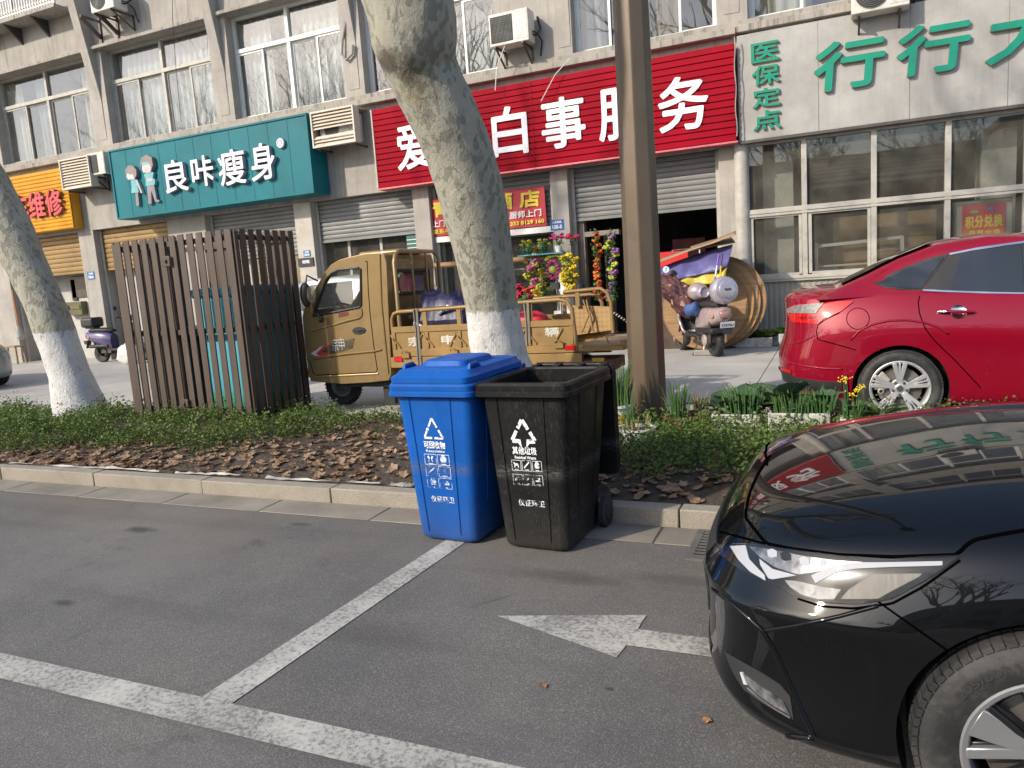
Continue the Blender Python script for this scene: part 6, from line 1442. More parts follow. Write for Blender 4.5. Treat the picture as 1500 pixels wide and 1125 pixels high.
for s_i, par in enumerate(tl):
    for u, l, off, m, nm in ((((134, 484), (190, 463), (345, 450)), ((140, 506), (230, 510), (300, 511)), .015, M_LENSC, 'reversing_lens'), (((190, 530), (300, 522)), ((215, 545), (300, 535)), .015, mat('dark_red_lens', (.3, .004, .004), .1, coat=1.0), 'lens_band')):
        o = rpatch(u, l, off, nm, m, 12, 4, par); bpy.data.objects.remove(o[1 - s_i])
for pl in (((905, 385), (888, 440), (895, 510), (930, 600), (985, 670), (1110, 790), (1250, 940)), ((436, 352), (410, 395), (365, 432)), ((310, 574), (299, 615), (308, 660), (420, 690), (530, 722)), ((512, 444), (430, 508), (340, 552), (312, 574))): rs = seam(rhit, [c7(*p) for p in pl], .0045, 'panel_gap', M_GAP, rc, 24)
seam(rhit, [c7(*p) for p in ((500, 664), (540, 616), (620, 574), (720, 552), (820, 548), (920, 560), (1010, 592), (1064, 628))], .010, 'arch_crease', M_CRED, rc, 30)
seam(rhit, [c7(*p) for p in ((140, 690), (230, 668), (290, 640))], .008, 'bumper_crease', M_CRED, rc, 16)
seam(rhit, [c7(*p) for p in ((66, 752), (120, 785), (220, 812), (330, 826), (450, 832))], .009, 'bumper_crease', M_CRED, rc, 24)
seam(rhit, [c7(540 + 66 * math.cos(t), 540 + 62 * math.sin(t)) for t in np.linspace(0, 6.283, 25)], .0035, 'fuel_flap_gap', M_GAP, rc, 32, False)
rpatch(((54, 782), (90, 822), (180, 880), (330, 900), (452, 905)), ((60, 845), (120, 900), (200, 942), (330, 962), (440, 975)), .009, 'lower_valance', M_PLAS, 20, 6)
rpatch(((98, 822), (156, 842)), ((98, 836), (154, 856)), .010, 'reflector', M_LENSR, 8, 3)
b = MB()
for s in (-1, 1): b.box(-2.648 - .44, -2.648 - .41, s * .905 - .09 if s > 0 else -.905, .905 if s > 0 else -.905 + .09, .12, .44)
b.build('mud_flap', M_PLAS, rc, bevel=.008)
hx = [rhit(*c7(x, y))[0] for x, y in ((1002, 498), (1060, 496), (1160, 497), (1214, 500))]
for s in (1, -1):
    b = MB(); h = rhit(*c7(1122, 500)); b.lathe([(.0, .002), (.05, .003), (.056, .006), (.06, .002)], Vector((h[0].x, h[0].y * -s, h[0].z)), Vector((h[1].x, h[1].y * -s, h[1].z)), 24); b.build('handle_bowl', M_CHR, rc, smooth=40)
    b = MB(); q = [Vector((p.x, (p.y - (.016, .038, .038, .016)[i]) * -s, p.z)) for i, p in enumerate(hx)]; b.tube(q, [.010, .013, .013, .011], 8, flat=.8); b.build('door_handle', M_CRED, rc, smooth=60)
    b = MB(); b.tube([q[0], q[0].lerp(q[1], .8)], [.0125, .015], 10, flat=.8); b.build('handle_trim', M_CHR, rc, smooth=60)
b = MB(); b.tube([(-3.60, -.45, .28), (-3.30, -.45, .28)], .03, 12); b.build('exhaust', M_STEEL, rc)
for y in (.905, -.905):
    for x in (0, -2.648): wheel(rc, x, y, 1 if y > 0 else -1, .325, .236, 'silver')
for s in (1, -1):
    fp = patch(lambda y, z: (lambda h: (h[0], h[1] if h[1].x > 0 else -h[1]) if h[0] is not None else (Vector((.8, y, z)), Vector((1, 0, 0))))(rbvh.ray_cast(Vector((3, y, z)), Vector((-1, 0, 0)))), [(s * .45, .70), (s * .78, .74)], [(s * .48, .60), (s * .78, .66)], .004, 'headlight', M_LAMPC, rc, 10, 4, False)

# ---------------------------------------------------------------- white and grey cars further back
def plain_car(loc, rz, pm, label, hk=1.0):
    t = thing('parked_car', label, 'car', loc, rz)
    T = dict(RED); T['crown'] = lambda x: (float(np.interp(x, [-3.68, -3.3, -3.1, -.8, -.4, 0, .6, .85], [.02, .05, .0, .0, .1, .12, .07, .01])), [1.0, .98, .92, .68, 0]); T['rows'] = [([(x, z * hk) for x, z in zt], it_) for zt, it_ in RED['rows']]; T['rw'] = .33
    car_body(t, T, pm); pf = [(-.4, 1.06 * hk, .72), (-.75, 1.3 * hk, .67), (-1.1, 1.52 * hk, .63), (-1.5, 1.6 * hk, .62), (-2.2, 1.62 * hk, .62), (-3.0, 1.55 * hk, .62), (-3.35, 1.42 * hk, .63), (-3.55, 1.18 * hk, .66)]
    greenhouse(t, pf, lambda x: 1.06 * hk, lambda x: .8, 0, pm)
    for poly in ([(-.85, 1.12 * hk), (-1.15, 1.4 * hk), (-1.5, 1.52 * hk), (-1.6, 1.12 * hk)], [(-1.68, 1.12 * hk), (-1.66, 1.52 * hk), (-2.5, 1.54 * hk), (-2.6, 1.12 * hk)], [(-2.7, 1.12 * hk), (-2.66, 1.5 * hk), (-3.2, 1.42 * hk), (-3.3, 1.16 * hk)]): side_glass(t, poly, lambda x: 1.06 * hk, lambda x: .8, pf, M_TINT)
    b = MB(); b.grid([[(x, y * w, z + .024 + .012 * (1 - y * y)) for x, z, w in ((-.45, 1.1 * hk, .66), (-.75, 1.3 * hk, .61), (-1.1, 1.52 * hk, .57))] for y in np.linspace(-1, 1, 9)]); b.build('windscreen', M_TINT, t, smooth=180)
    for y in (.905, -.905):
        for x in (0, -2.648): wheel(t, x, y, 1 if y > 0 else -1, .33, .215, 'silver', .33)
    return t
q = P(440, 408, 10.6)
plain_car((-9.9, 11.0, PZ), math.pi, M_CWHT, 'white car parked behind the golden three-wheeled truck', 1.06)
q = G(-14, 585, PZ); plain_car((q.x - 2.55, q.y + .9, PZ), 0.0, M_CGRY, 'grey car just showing its edge at the far left of the photo')
# ================================================================ golden three-wheeled truck
M_GOLD2 = mat('gold_paint', (.295, .198, .083), .36, .3, var=.08, scale=1.5, coat=.5, dirt=(.20, .14, .07), dscale=3.2, dlo=.52); M_GOLDD = mat('gold_worn', (.30, .185, .065), .55, .15, var=.15, dirt=(.13, .075, .03), dscale=5, dlo=.58)
YN, YF = 7.35, 8.45
tk = thing('cargo_tricycle', 'golden three-wheeled cargo truck with closed cab and open loading bed', 'truck', (-4.6, 7.9, PZ))
def c2(X, Y): return (420 + X / 4.688, 360 + Y / 4.688)
def c5(X, Y): return (400 + X / 3.0, 300 + Y / 3.0)
def q2(f, pts, y=YN): return [(P(*f(*p), y).x, P(*f(*p), y).z) for p in pts]
cabo = q2(c2, [(166, 930), (148, 880), (128, 720), (112, 560), (106, 490), (116, 438), (178, 330), (216, 255), (258, 185), (304, 128), (362, 96), (430, 76), (545, 52), (640, 46), (668, 60), (684, 110), (688, 165), (695, 350), (700, 480), (712, 700), (718, 880), (700, 925), (560, 940), (380, 950)])
wino = q2(c2, [(182, 482), (222, 372), (262, 262), (284, 214), (314, 184), (352, 166), (430, 156), (492, 150), (508, 160), (511, 300), (512, 412), (500, 422), (350, 452)])
side = lambda y0, sg: (lambda u, v, w: (u, y0 + sg * w, v))
b = MB()
b.plate([cabo, wino], side(YN, 1), .045); b.plate([cabo, wino], side(YF, -1), .045)
# skin across the width: roof, front, back; gaps left for the windscreen and the rear window
n = len(cabo); zc = [p[1] for p in cabo]
for i in range(n):
    a, c_ = cabo[i], cabo[(i + 1) % n]
    if 5 <= i <= 8: spans = [(YN + .045, YN + .13), (YF - .13, YF - .045)]
    elif i == 16: spans = [(YN + .045, YN + .16), (YF - .16, YF - .045)]
    else: spans = [(YN + .045, YF - .045)]
    d = Vector((c_[0] - a[0], c_[1] - a[1])); nn = Vector((-d.y, d.x)).normalized() * .035
    if nn.dot(Vector((-5.4 - a[0], 1.2 - a[1]))) < 0: nn = -nn
    for y0, y1 in spans:
        v = [(a[0], y0, a[1]), (c_[0], y0, c_[1]), (c_[0], y1, c_[1]), (a[0], y1, a[1]), (a[0] + nn.x, y0, a[1] + nn.y), (c_[0] + nn.x, y0, c_[1] + nn.y), (c_[0] + nn.x, y1, c_[1] + nn.y), (a[0] + nn.x, y1, a[1] + nn.y)]
        b.add(v, [(0, 1, 2, 3), (7, 6, 5, 4), (0, 4, 5, 1), (1, 5, 6, 2), (2, 6, 7, 3), (3, 7, 4, 0)])
cab = b.build('cab', M_GOLD2, tk, world=tk, bevel=.034, seg=4)
sc2 = q2(c2, [(545, 52), (575, 34), (640, 26), (740, 24), (770, 40)])
b = MB(); b.box(-5.3, -4.72, YN + .25, YF - .25, 1.985, 2.045); b.build('roof_scoop', M_GOLD2, cab, world=tk, bevel=.03)
b = MB(); wi = [(p[0] + (-5.55 - p[0]) * .0, p[1]) for p in wino]
def ring_tube(mb, pts, y, r_): mb.tube([(u, y, v) for u, v in pts + pts[:1]], r_, 6)
ring_tube(b, wino, YN - .002, .014); ring_tube(b, wino, YF + .002, .014)
b.build('window_seal', M_PLAS, cab, world=tk)
b = MB(); tri_ = geometry.tessellate_polygon([[Vector((u, v, 0)) for u, v in wino]])
for y in (YN + .02, YF - .02): b.add([(u, y, v) for u, v in wino], [tuple(t) for t in tri_])
M_CABG = glassmat('cab_glass', (.90, .93, .91), .04, .35)
b.build('door_glass', M_CABG, cab, world=tk, fix=False)
b = MB(); pf = cabo[5:10]; b.grid([[(u + .015, y, v - .01) for y in (YN + .13, YF - .13)] for u, v in pf]); b.build('windscreen', M_CABG, cab, world=tk)
xb = cabo[16][0]; b = MB(); b.add([(xb - .02, YN + .16, cabo[16][1]), (xb - .02, YF - .16, cabo[16][1]), (xb - .02, YF - .16, cabo[17][1]), (xb - .02, YN + .16, cabo[17][1])], [(0, 1, 2, 3)]); b.build('rear_glass', M_CABG, cab, world=tk)
b = MB(); z0_, z1_ = cabo[17][1] - .0, cabo[16][1]
pts_ = [(YN + .17, z0_ + .02), (YF - .17, z0_ + .02), (YF - .16, z1_ - .02), (YN + .16, z1_ - .02)]; b.tube([(xb + .008, u, v) for u, v in pts_ + pts_[:1]], .02, 6); b.build('window_seal', M_PLAS, cab, world=tk)
# door line, swages, handle, decal
b = MB(); dl = q2(c2, [(553, 108), (560, 300), (574, 480), (600, 700), (622, 850), (612, 868), (400, 880), (205, 888), (182, 872), (160, 790)]); b.tube([(u, YN - .001, v) for u, v in dl], .005, 5)
b.tube([(u, YN - .001, v) for u, v in q2(c2, [(540, 108), (553, 108)])], .005, 5); b.build('door_gap', M_GAP, cab, world=tk)
b = MB()
for pl in ([(148, 592), (300, 548), (430, 514), (492, 500), (512, 486), (518, 462), (512, 432)], [(190, 776), (420, 744), (600, 726), (652, 713)]): b.tube([(u, YN - .003, v) for u, v in q2(c2, pl)], .012, 6)
for pl in ([(190, 900), (400, 890), (630, 878)], [(640, 60), (652, 400), (700, 880)]): b.tube([(u, YN + .002, v) for u, v in q2(c2, pl)], .014, 6)
b.build('swage_line', M_GOLD2, cab, world=tk, smooth=60)
b = MB(); h = q2(c2, [(450, 583), (470, 562), (500, 556), (532, 562), (544, 578), (532, 598), (500, 608), (466, 604)]); b.plate([h], wall_map(YN - .001), .012); h2 = q2(c2, [(466, 580), (500, 572), (532, 578), (500, 590)]); b.plate([h2], wall_map(YN - .013), .012); b.build('door_handle', M_PLAS, cab, world=tk, bevel=.004)
M_DEC = mat('decal_dark', (.05, .045, .03), .4, col2=(.13, .10, .05), scale=30); M_DRED = mat('decal_red', (.50, .03, .02), .4); M_DSIL = mat('decal_silver', (.52, .52, .50), .4)
dm = wall_map(YN - .001)
b = MB(); b.plate([q2(c2, [(236, 728), (288, 684), (392, 656), (466, 634), (452, 702), (390, 724), (310, 742)])], dm, .003); b.build('decal', M_DEC, cab, world=tk)
b = MB(); b.plate([q2(c2, [(205, 742), (258, 690), (300, 676), (240, 728), (312, 744), (220, 752)])], dm, .004); b.plate([q2(c2, [(164, 738), (180, 716), (204, 698), (232, 690), (200, 716)])], dm, .004); b.build('decal', M_DRED, cab, world=tk)
b = MB(); b.plate([q2(c2, [(166, 742), (204, 702), (254, 688), (206, 738), (226, 756), (196, 756)])], dm, .002)
u = q2(c2, [(318, 724), (354, 684), (400, 682)]); ch = u[2][0] - u[0][0]; letter(b, '宗', dm, u[0][0], u[0][0] + ch * .48, u[0][1], u[0][1] + .155, .006, .0); letter(b, '申', dm, u[0][0] + ch * .54, u[2][0], u[0][1] + .012, u[0][1] + .165, .006, .0); b.build('decal', M_DSIL, cab, world=tk)
b = MB(); b.plate([q2(c2, [(356, 464), (422, 452), (424, 478), (358, 492)])], dm, .003); b.build('sticker', mat('sticker_maroon', (.16, .03, .03), .4), cab, world=tk)
# seat and wheel inside the cab
b = MB(); b.box(-5.35, -4.95, YN + .1, YF - .1, .75, .95); b.box(-5.0, -4.9, YN + .1, YF - .1, .9, 1.35); b.build('seat', M_PLAS, cab, world=tk, bevel=.04)
b = MB(); c_ = Vector((-5.52, 7.62, 1.36)); ax = Vector((.45, 0, .9)).normalized(); r_ = ax.cross(Vector((0, 1, 0))); b.tube([c_ + (r_ * math.cos(t) + Vector((0, 1, 0)) * math.sin(t)) * .19 for t in np.linspace(0, 6.283, 25)], .016, 6)
b.bar(c_ - r_ * .17, c_ + r_ * .17, .03, .02); b.tube([c_, c_ - ax * .4], .02, 8); b.box(-5.95, -5.6, YN + .12, YF - .12, 1.0, 1.27); b.build('steering_wheel', M_PLAS, cab, world=tk)
# mirror
b = MB(); mc = P(448, 432, 7.2); b.ball(mc, .5, 16, 10, sq=(.16, .10, .30)); mo = b.build('mirror', M_PLAS, tk, world=tk, smooth=180)
b = MB(); b.lathe([(.062, .001), (0, .002)], mc + Vector((.082, -.0, 0)), (1, -.3, 0), 20); b.v = [(x, y, mc.z + (z - mc.z) * 1.7) for x, y, z in b.v]; b.build('mirror_glass', M_CHR, mo, world=tk)
b = MB(); b.tube([mc + Vector((0, .02, .12)), mc + Vector((.02, .03, .23)), P(*c2(215, 243), YN)], .011, 6); b.tube([P(*c2(182, 450), YN), P(*c2(215, 475), 7.28), P(*c2(236, 505), 7.27)], .009, 6); b.ball(P(*c2(236, 508), 7.27), .035, 10, 6); b.build('mirror_stalk', M_PLAS, mo, world=tk)
# running gear
def small_wheel(root, x, y, r_, w, parent_world, name='wheel'):
    b = MB(); b.lathe([(r_ * .58, -w * .8), (r_ * .66, -w), (r_ * .9, -w), (r_, -w * .6), (r_, w * .6), (r_ * .9, w), (r_ * .66, w), (r_ * .58, w * .8)], (x, y, PZ + r_), (0, -1, 0), 36)
    for k in range(40):
        a = k * math.pi / 20; p = Vector((x + math.cos(a) * r_, y, PZ + r_ + math.sin(a) * r_)); b.bar(p - Vector((0, w * .8, 0)), p + Vector((0, w * .8, 0)), .012, .018, (math.cos(a), 0, math.sin(a)))
    t = b.build(name, M_TYRE, root, world=parent_world, smooth=35)
    b = MB(); b.lathe([(r_ * .6, w * .85), (r_ * .5, w * .5), (r_ * .3, w * .45), (r_ * .22, w * .9), (0, w * .9)], (x, y, PZ + r_), (0, -1, 0), 24); b.lathe([(r_ * .6, -w * .85), (r_ * .4, -w * .4), (0, -w * .4)], (x, y, PZ + r_), (0, -1, 0), 24); b.build('rim', mat('grey_rim', (.30, .30, .29), .4, .6, dirt=(.15, .12, .09), dscale=9), t, world=parent_world, smooth=35); return t
small_wheel(tk, -5.93, 7.9, .265, .06, tk)
small_wheel(tk, -2.85, 7.5, .29, .08, tk); small_wheel(tk, -2.85, 8.3, .29, .08, tk)
b = MB(); b.box(-5.85, -2.5, YN + .2, YN + .28, .5, .6); b.box(-5.85, -2.5, YF - .28, YF - .2, .5, .6); b.box(-5.7, -4.8, YN + .1, YF - .1, .42, .5); b.tube([(-2.85, 7.5, .41), (-2.85, 8.3, .41)], .04, 10)
b.bar((-5.93, 7.82, .42), (-5.7, 7.82, .75), .05, .05); b.bar((-5.93, 7.98, .42), (-5.7, 7.98, .75), .05, .05); b.box(-5.05, -4.9, YN + .15, YN + .22, .2, .5); b.build('chassis', M_PLAS, tk, world=tk)
# loading bed
b = MB(); b.box(-4.78, -2.46, YN + .02, YF, .74, .80); b.box(-4.80, -2.44, YN - .02, YN + .03, .66, .785); b.box(-4.80, -2.44, YF - .03, YF + .02, .66, .785); b.box(-2.62, -2.44, YN - .03, YN + .04, .60, .785); b.build('bed_floor', M_GOLDD, tk, world=tk, bevel=.008)
def bed_side(y, sg):
    b = MB(); zt0, zt1 = 1.13, 1.16; z0 = .80
    x0, x1 = -4.74, -2.52
    b.box(x0, x1, y - .012, y + .012, z0, zt0)
    b.box(x0 - .01, x1 + .01, y - .025, y + .025, zt0 - .06, zt0 + .01); b.box(x0 - .01, x1 + .01, y - .028, y + .028, z0 - .01, z0 + .075)
    for x in (x0 + .02, -4.28, -3.86, -3.45, -3.02, x1 - .02): b.box(x - .02, x + .02, y - .026, y + .026, z0 + .075, zt0 - .06)
    for x in (x0 + .1, -4.2, -3.78, -3.37, -2.94):
        for o_, w in ((0, .13), (.2, -.1)): b.bar((x + o_, y - sg * .02, z0 + .09), (x + o_ - w, y - sg * .02, zt0 - .08), .022, .012, (0, 1, 0))
    p_ = b.build('side_panel', M_GOLDD, tk, world=tk, bevel=.005, seg=1)
    b = MB(); zr = 1.31; b.tube([(x0, y, z0), (x0, y, zr - .08), (x0 + .03, y, zr - .02), (x0 + .09, y, zr), (x1 - .14, y, zr + .04), (x1 - .06, y, zr + .02), (x1 - .01, y, zr - .06), (x1 + .02, y, z0)], .023, 8)
    for x in (-4.3, -3.86, -3.42, -3.0): b.bar((x, y, zt0), (x, y, zr + .01), .05, .018, (0, 1, 0))
    b.build('side_rail', M_GOLDD, p_, world=tk, smooth=60)
    b = MB(); b.tube([(x0 + .12, y, zr + .012), (-3.6, y, zr + .034), (x1 - .12, y, zr + .052)], .022, 6, flat=.6); b.build('rail_padding', M_BLK, p_, world=tk)
    return p_
sp = bed_side(YN, 1); bed_side(YF, -1)
b = MB(); wm = wall_map(YN - .0135)
for X0, X1, Y0_, Y1_, ch in ((598, 652, 622, 578, '宗'), (744, 798, 614, 570, '申'), (985, 1045, 596, 550, '车'), (1198, 1258, 580, 536, '辆')):
    a = P(*c5(X0, Y0_), YN); e = P(*c5(X1, Y1_), YN); letter(b, ch, wm, a.x, e.x, a.z, e.z, .003, .004)
b.build('lettering', mat('faded_white', (.62, .60, .52), .6, dirt=(.35, .27, .15), dscale=14), sp, world=tk)
b = MB()
for X, Y in ((550, 679), (1306, 628)): a = P(*c5(X, Y), YN - .03); b.box(a.x - .055, a.x + .055, YN - .034, YN - .021, a.z - .025, a.z + .025)
b.build('reflector', M_LENSR, sp, world=tk)
b = MB()
for X, Y in ((585, 662), (798, 652), (1258, 618)): a = P(*c5(X, Y), YN - .03); b.box(a.x - .05, a.x + .05, YN - .05, YN - .02, a.z - .03, a.z + .03); b.tube([(a.x - .04, YN - .055, a.z + .03), (a.x - .03, YN - .065, a.z + .055), (a.x + .03, YN - .065, a.z + .055), (a.x + .04, YN - .055, a.z + .03)], .007, 5)
b.build('latch', M_GOLDD, sp, world=tk, bevel=.005, seg=1)
b = MB()
for x, z1 in ((-4.42, .52), (-3.05, .88)): b.tube([(x, YN - .03, 1.33), (x + .01, YN - .035, 1.1), (x, YN - .03, z1)], .012, 5); b.bar((x + .04, YN - .03, 1.34), (x + .03, YN - .03, z1 + .02), .028, .006, (0, 1, 0))
b.build('lashing_strap', mat('strap_grey', (.20, .18, .15), .8), sp, world=tk)
# headboard frame behind the cab, tailboard folded down
b = MB(); x = -4.66
b.tube([(x, YN + .03, .8), (x, YN + .03, 1.88), (x, YN + .07, 1.97), (x, YN + .15, 2.01), (x, YF - .15, 2.01), (x, YF - .07, 1.97), (x, YF - .03, 1.88), (x, YF - .03, .8)], .026, 8)
for y in (YN + .42, YF - .34): b.tube([(x, y, .8), (x, y, 2.0)], .017, 8)
b.tube([(x, YN + .03, 1.28), (x, YF - .03, 1.28)], .018, 8); b.build('headboard', M_GOLD2, tk, world=tk, smooth=60)
M_PLY = mat('weathered_board', (.30, .20, .115), .8, var=.25, stretch=(.4, 4, 4), scale=5)
b = MB(); b.box(-2.44, -2.02, YN + .02, YF - .02, .845, .875); b.build('tailboard', M_PLY, tk, world=tk, bevel=.004)
b = MB(); b.box(-2.44, -2.0, YN - .0, YN + .025, .80, .845); b.box(-2.03, -1.99, YN + .02, YF - .02, .80, .90); b.tube([(-2.15, YN - .01, .88), (-2.17, YN - .01, .95), (-2.08, YN - .01, .96)], .009, 5); b.build('tailboard_frame', M_GOLDD, tk, world=tk)
M_WOV = NT('woven_bamboo'); _c = M_WOV.coord((1, 1, 1)); _x = M_WOV.n('TexChecker') ; _x.inputs['Scale'].default_value = 26; M_WOV.l(M_WOV.coord((1, 1, 1), rot=(0, .78, 0)), _x.inputs[0]); _x.inputs[1].default_value = (.42, .27, .11, 1); _x.inputs[2].default_value = (.33, .20, .08, 1)
M_WOV.col(M_WOV.mix(M_WOV.ramp(M_WOV.noise(_c, 9, 5), [(0.45, 0.0), (0.7, .6)]), _x.outputs[0], (.45, .31, .14))); M_WOV.rough(.7)
b = MB(); b.plate([[(-2.90, .88), (-2.40, .93), (-2.385, 1.20), (-2.87, 1.24)]], lambda u, v, w: (u, 8.33 + w, v), .03); b.build('woven_panel', M_WOV.m, tk, world=tk)
b = MB(); b.tube([(-2.95, 8.30, 1.40), (-2.5, 8.30, 1.42), (-2.42, 8.30, 1.37), (-2.38, 8.30, 1.25), (-2.37, 8.30, .9)], .022, 8); b.bar((-2.78, 8.30, 1.22), (-2.78, 8.30, 1.40), .05, .02, (0, 1, 0)); b.tube([(-2.7, 8.27, 1.3), (-2.64, 8.26, 1.12), (-2.74, 8.26, .92)], .012, 5); b.tube([(-2.66, 8.27, 1.3), (-2.62, 8.26, 1.1), (-2.6, 8.26, .93)], .012, 5); b.build('rear_rail', M_GOLDD, tk, world=tk, smooth=60)
b = MB()
for k in range(14):
    t = k / 13; b.tube([(-2.38 + .42 * t, 8.3 - .2 * t, 1.16 - .25 * t - .02), (-2.36 + .42 * t, 8.3 - .2 * t, 1.15 - .25 * t + .005)], .012, 5)
b.build('chain', M_STEEL, tk, world=tk)
b = MB(); b.box(-2.6, -2.12, YN + .06, YN + .5, .58, .70); b.build('tool_box', mat('rusty_brown', (.13, .05, .03), .8, var=.3), tk, world=tk, bevel=.01)
b = MB(); b.box(-2.35, -2.22, YN + .03, YN + .06, .60, .72); b.build('tail_plate', mat('plate_yellow', (.45, .28, .03), .5), tk, world=tk)
# load on the bed
def sack(name, label, cat, c, s, m, seed, rough_=.25, group=None):
    b = MB(); b.ball((0, 0, 0), 1, 22, 14); v = []
    for p in b.v:
        q = Vector(p); f = 1 + rough_ * noise.noise(q * 1.6 + Vector((seed, 0, 0))) + rough_ * .5 * noise.noise(q * 4 + Vector((0, seed, 0))); v.append((c[0] + q.x * f * s[0], c[1] + q.y * f * s[1], max(c[2] - s[2] * .8, c[2] + q.z * f * s[2])))
    b.v = v; return tag(b.build(name, m, world=Vector((c[0], c[1], c[2] - s[2] * .8)), smooth=180), label, cat, group)
M_PUR = mat('purple_tarp', (.030, .027, .085), .5, var=.3, scale=5); M_RCL = mat('red_cloth', (.60, .02, .04), .6, var=.2)
rows = []
for i in range(34):
    t = i / 33; row = []
    for j in range(26):
        q = j / 25; y = 7.48 + .86 * q; x = -4.56 + .78 * t; e = min(1, min(q, 1 - q) * 5) * min(1, (1 - t) * 4 + .1) * min(1, t * 8 + .35)
        z = .84 + e * (.66 - .30 * t + .10 * noise.noise(Vector((x * 5, y * 5, 2))) + .12 * abs(noise.noise(Vector((x * 11, y * 8, 4)))) + .05 * abs(noise.noise(Vector((x * 24, y * 20, 7)))) + .05 * math.sin(y * 14 + x * 9))
        row.append((x + .03 * noise.noise(Vector((x * 8, y * 8, 9))), y, z))
    rows.append(row)
b = MB(); b.grid(rows); tag(b.build('tarpaulin', M_PUR, world=Vector((-4.2, 7.9, .84)), smooth=180), 'crumpled dark purple tarpaulin heaped in the truck bed behind the cab', 'tarpaulin')
sack('cushion', 'round red cushion inside the truck cab seen through its rear window', 'cushion', (-4.92, 8.05, 1.62), (.06, .2, .16), M_RCL, 9, .1)
sack('bag', 'crumpled white and grey plastic bag inside the truck cab at its rear window', 'bag', (-4.94, 7.6, 1.54), (.06, .11, .11), mat('white_plastic', (.55, .54, .52), .4, var=.2), 5)
sack('bag', 'lavender plastic sack inside the truck cab beside the red cushion', 'bag', (-5.0, 7.78, 1.66), (.06, .2, .17), mat('lavender_plastic', (.42, .40, .66), .4, var=.2), 7, .15)
b = MB(); b.tube([(-4.25, 7.6, 1.25), (-4.1, 7.55, 1.34), (-3.95, 7.55, 1.3), (-3.93, 7.55, 1.0)], .02, 8); b.tube([(-4.55, 7.5, 1.1), (-4.5, 7.45, 1.17), (-4.4, 7.46, 1.12)], .02, 8); tag(b.build('metal_pipe', M_ALLOY, world=Vector((-4.25, 7.6, .8))), 'bent silver pipes lying in the truck bed behind the side rail', 'pipe')
sack('bag', 'black rubbish bag slumped at the rear of the truck bed', 'bag', (-3.35, 7.95, 1.05), (.3, .25, .3), M_BLK, 12)
sack('cloth', 'folded red cloth lying in the truck bed under the red flowers', 'cloth', (-3.15, 7.65, 1.08), (.25, .15, .16), M_RCL, 14)

# ================================================================ flowers in front of the shop
M_FLG = mat('garland_leaf', (.04, .12, .03), .5, var=.35, scale=20)
FM = {k: mat('petal_' + k, c, .5, var=.22, scale=18) for k, c in dict(yellow=(.62, .46, .02), lime=(.42, .46, .06), red=(.50, .02, .015), orange=(.62, .14, .01), purple=(.26, .09, .25), pink=(.46, .07, .22), magenta=(.50, .015, .14)).items()}
def bloom(mb, c, r_, m, rg_, n=9):
    mb.ball(c, r_ * .5, 7, 5, m)
    for k in range(n):
        a, e = k * 2.4, rg_.uniform(-.5, .9); d = Vector((math.cos(a) * math.cos(e), math.sin(a) * math.cos(e), math.sin(e))); p = Vector(c) + d * r_ * .62; mb.ball(p, r_ * .42, 6, 4, m, sq=(1, 1, .75))
def leafy(mb, c, r_, n, m, rg_):
    for k in range(n):
        d = Vector((rg_.gauss(0, 1), rg_.gauss(0, 1), rg_.gauss(0, 1))).normalized(); p = Vector(c) + d * r_ * rg_.uniform(.4, 1); s_ = d.orthogonal().normalized() * .022; t_ = d.cross(s_).normalized() * .03
        mb.add([p - t_, p + s_, p + t_ * 1.2, p - s_], [(0, 1, 2, 3)], m)
def garland(label, x, y, z0, z1, cols, r_=.078, step=.075, w=.06, seed=1, lf=12):
    rg_ = random.Random(seed); t = thing('flower_garland', label, 'garland', (x, y, z0), 0, 'artificial flower garlands by the shop door')
    b = MB(); g = MB(); z = z0
    while z < z1:
        c = (x + rg_.uniform(-w, w), y + rg_.uniform(-w, w), z); k = rg_.randrange(len(cols)); bloom(b, c, r_ * rg_.uniform(.75, 1.15), k, rg_); leafy(g, (x, y, z + step * .5), r_ * 1.5, lf, 0, rg_); z += step * rg_.uniform(.8, 1.2)
    b.build('blooms', [FM[c] for c in cols], t, world=t, smooth=180); g.build('leaves', M_FLG, t, world=t, fix=False)
    g = MB(); g.tube([(x, y, z0), (x, y, z1 + .1)], .006, 5); g.build('cord', M_FLG, t, world=t); return t
GY = 14.1
garland('red and orange flower garland hanging on the glass door', -4.29, GY, 1.10, 2.36, ('red', 'orange', 'red', 'orange'), seed=2)
garland('purple and lime flower garland hanging on the door side nearest the lamp post', -3.98, GY, 1.05, 2.34, ('lime', 'purple', 'lime', 'purple'), r_=.09, step=.085, w=.12, seed=3, lf=18)
garland('dense yellow flower garland hanging in front of the white pier', -4.86, GY, 1.22, 1.98, ('yellow',), r_=.08, step=.024, w=.13, seed=4, lf=2)
garland('dark red and green flower garland in the dim shop window', -5.85, 14.75, 1.2, 2.2, ('purple', 'red', 'lime'), r_=.08, step=.12, w=.16, seed=5, lf=12)
garland('yellow and green flower garland in the shop window behind the truck rail', -5.5, 14.4, 1.15, 1.8, ('yellow', 'lime'), r_=.08, step=.10, w=.12, seed=6, lf=12)
garland('lime and pink flower bunch standing on the pavement left of the wreath', -5.62, 14.0, 1.2, 1.95, ('lime', 'pink', 'yellow'), r_=.10, step=.05, w=.14, seed=16, lf=16)
garland('purple and magenta flower bunch low in the shop window beside the tree trunk', -6.3, 14.0, 1.2, 1.9, ('purple', 'magenta', 'lime'), r_=.10, step=.05, w=.16, seed=17, lf=16)
t = thing('flower_wreath', 'round pink and lime flower wreath left of the yellow garland', 'wreath', (-5.17, GY, 1.5)); rg_ = random.Random(5); b = MB()
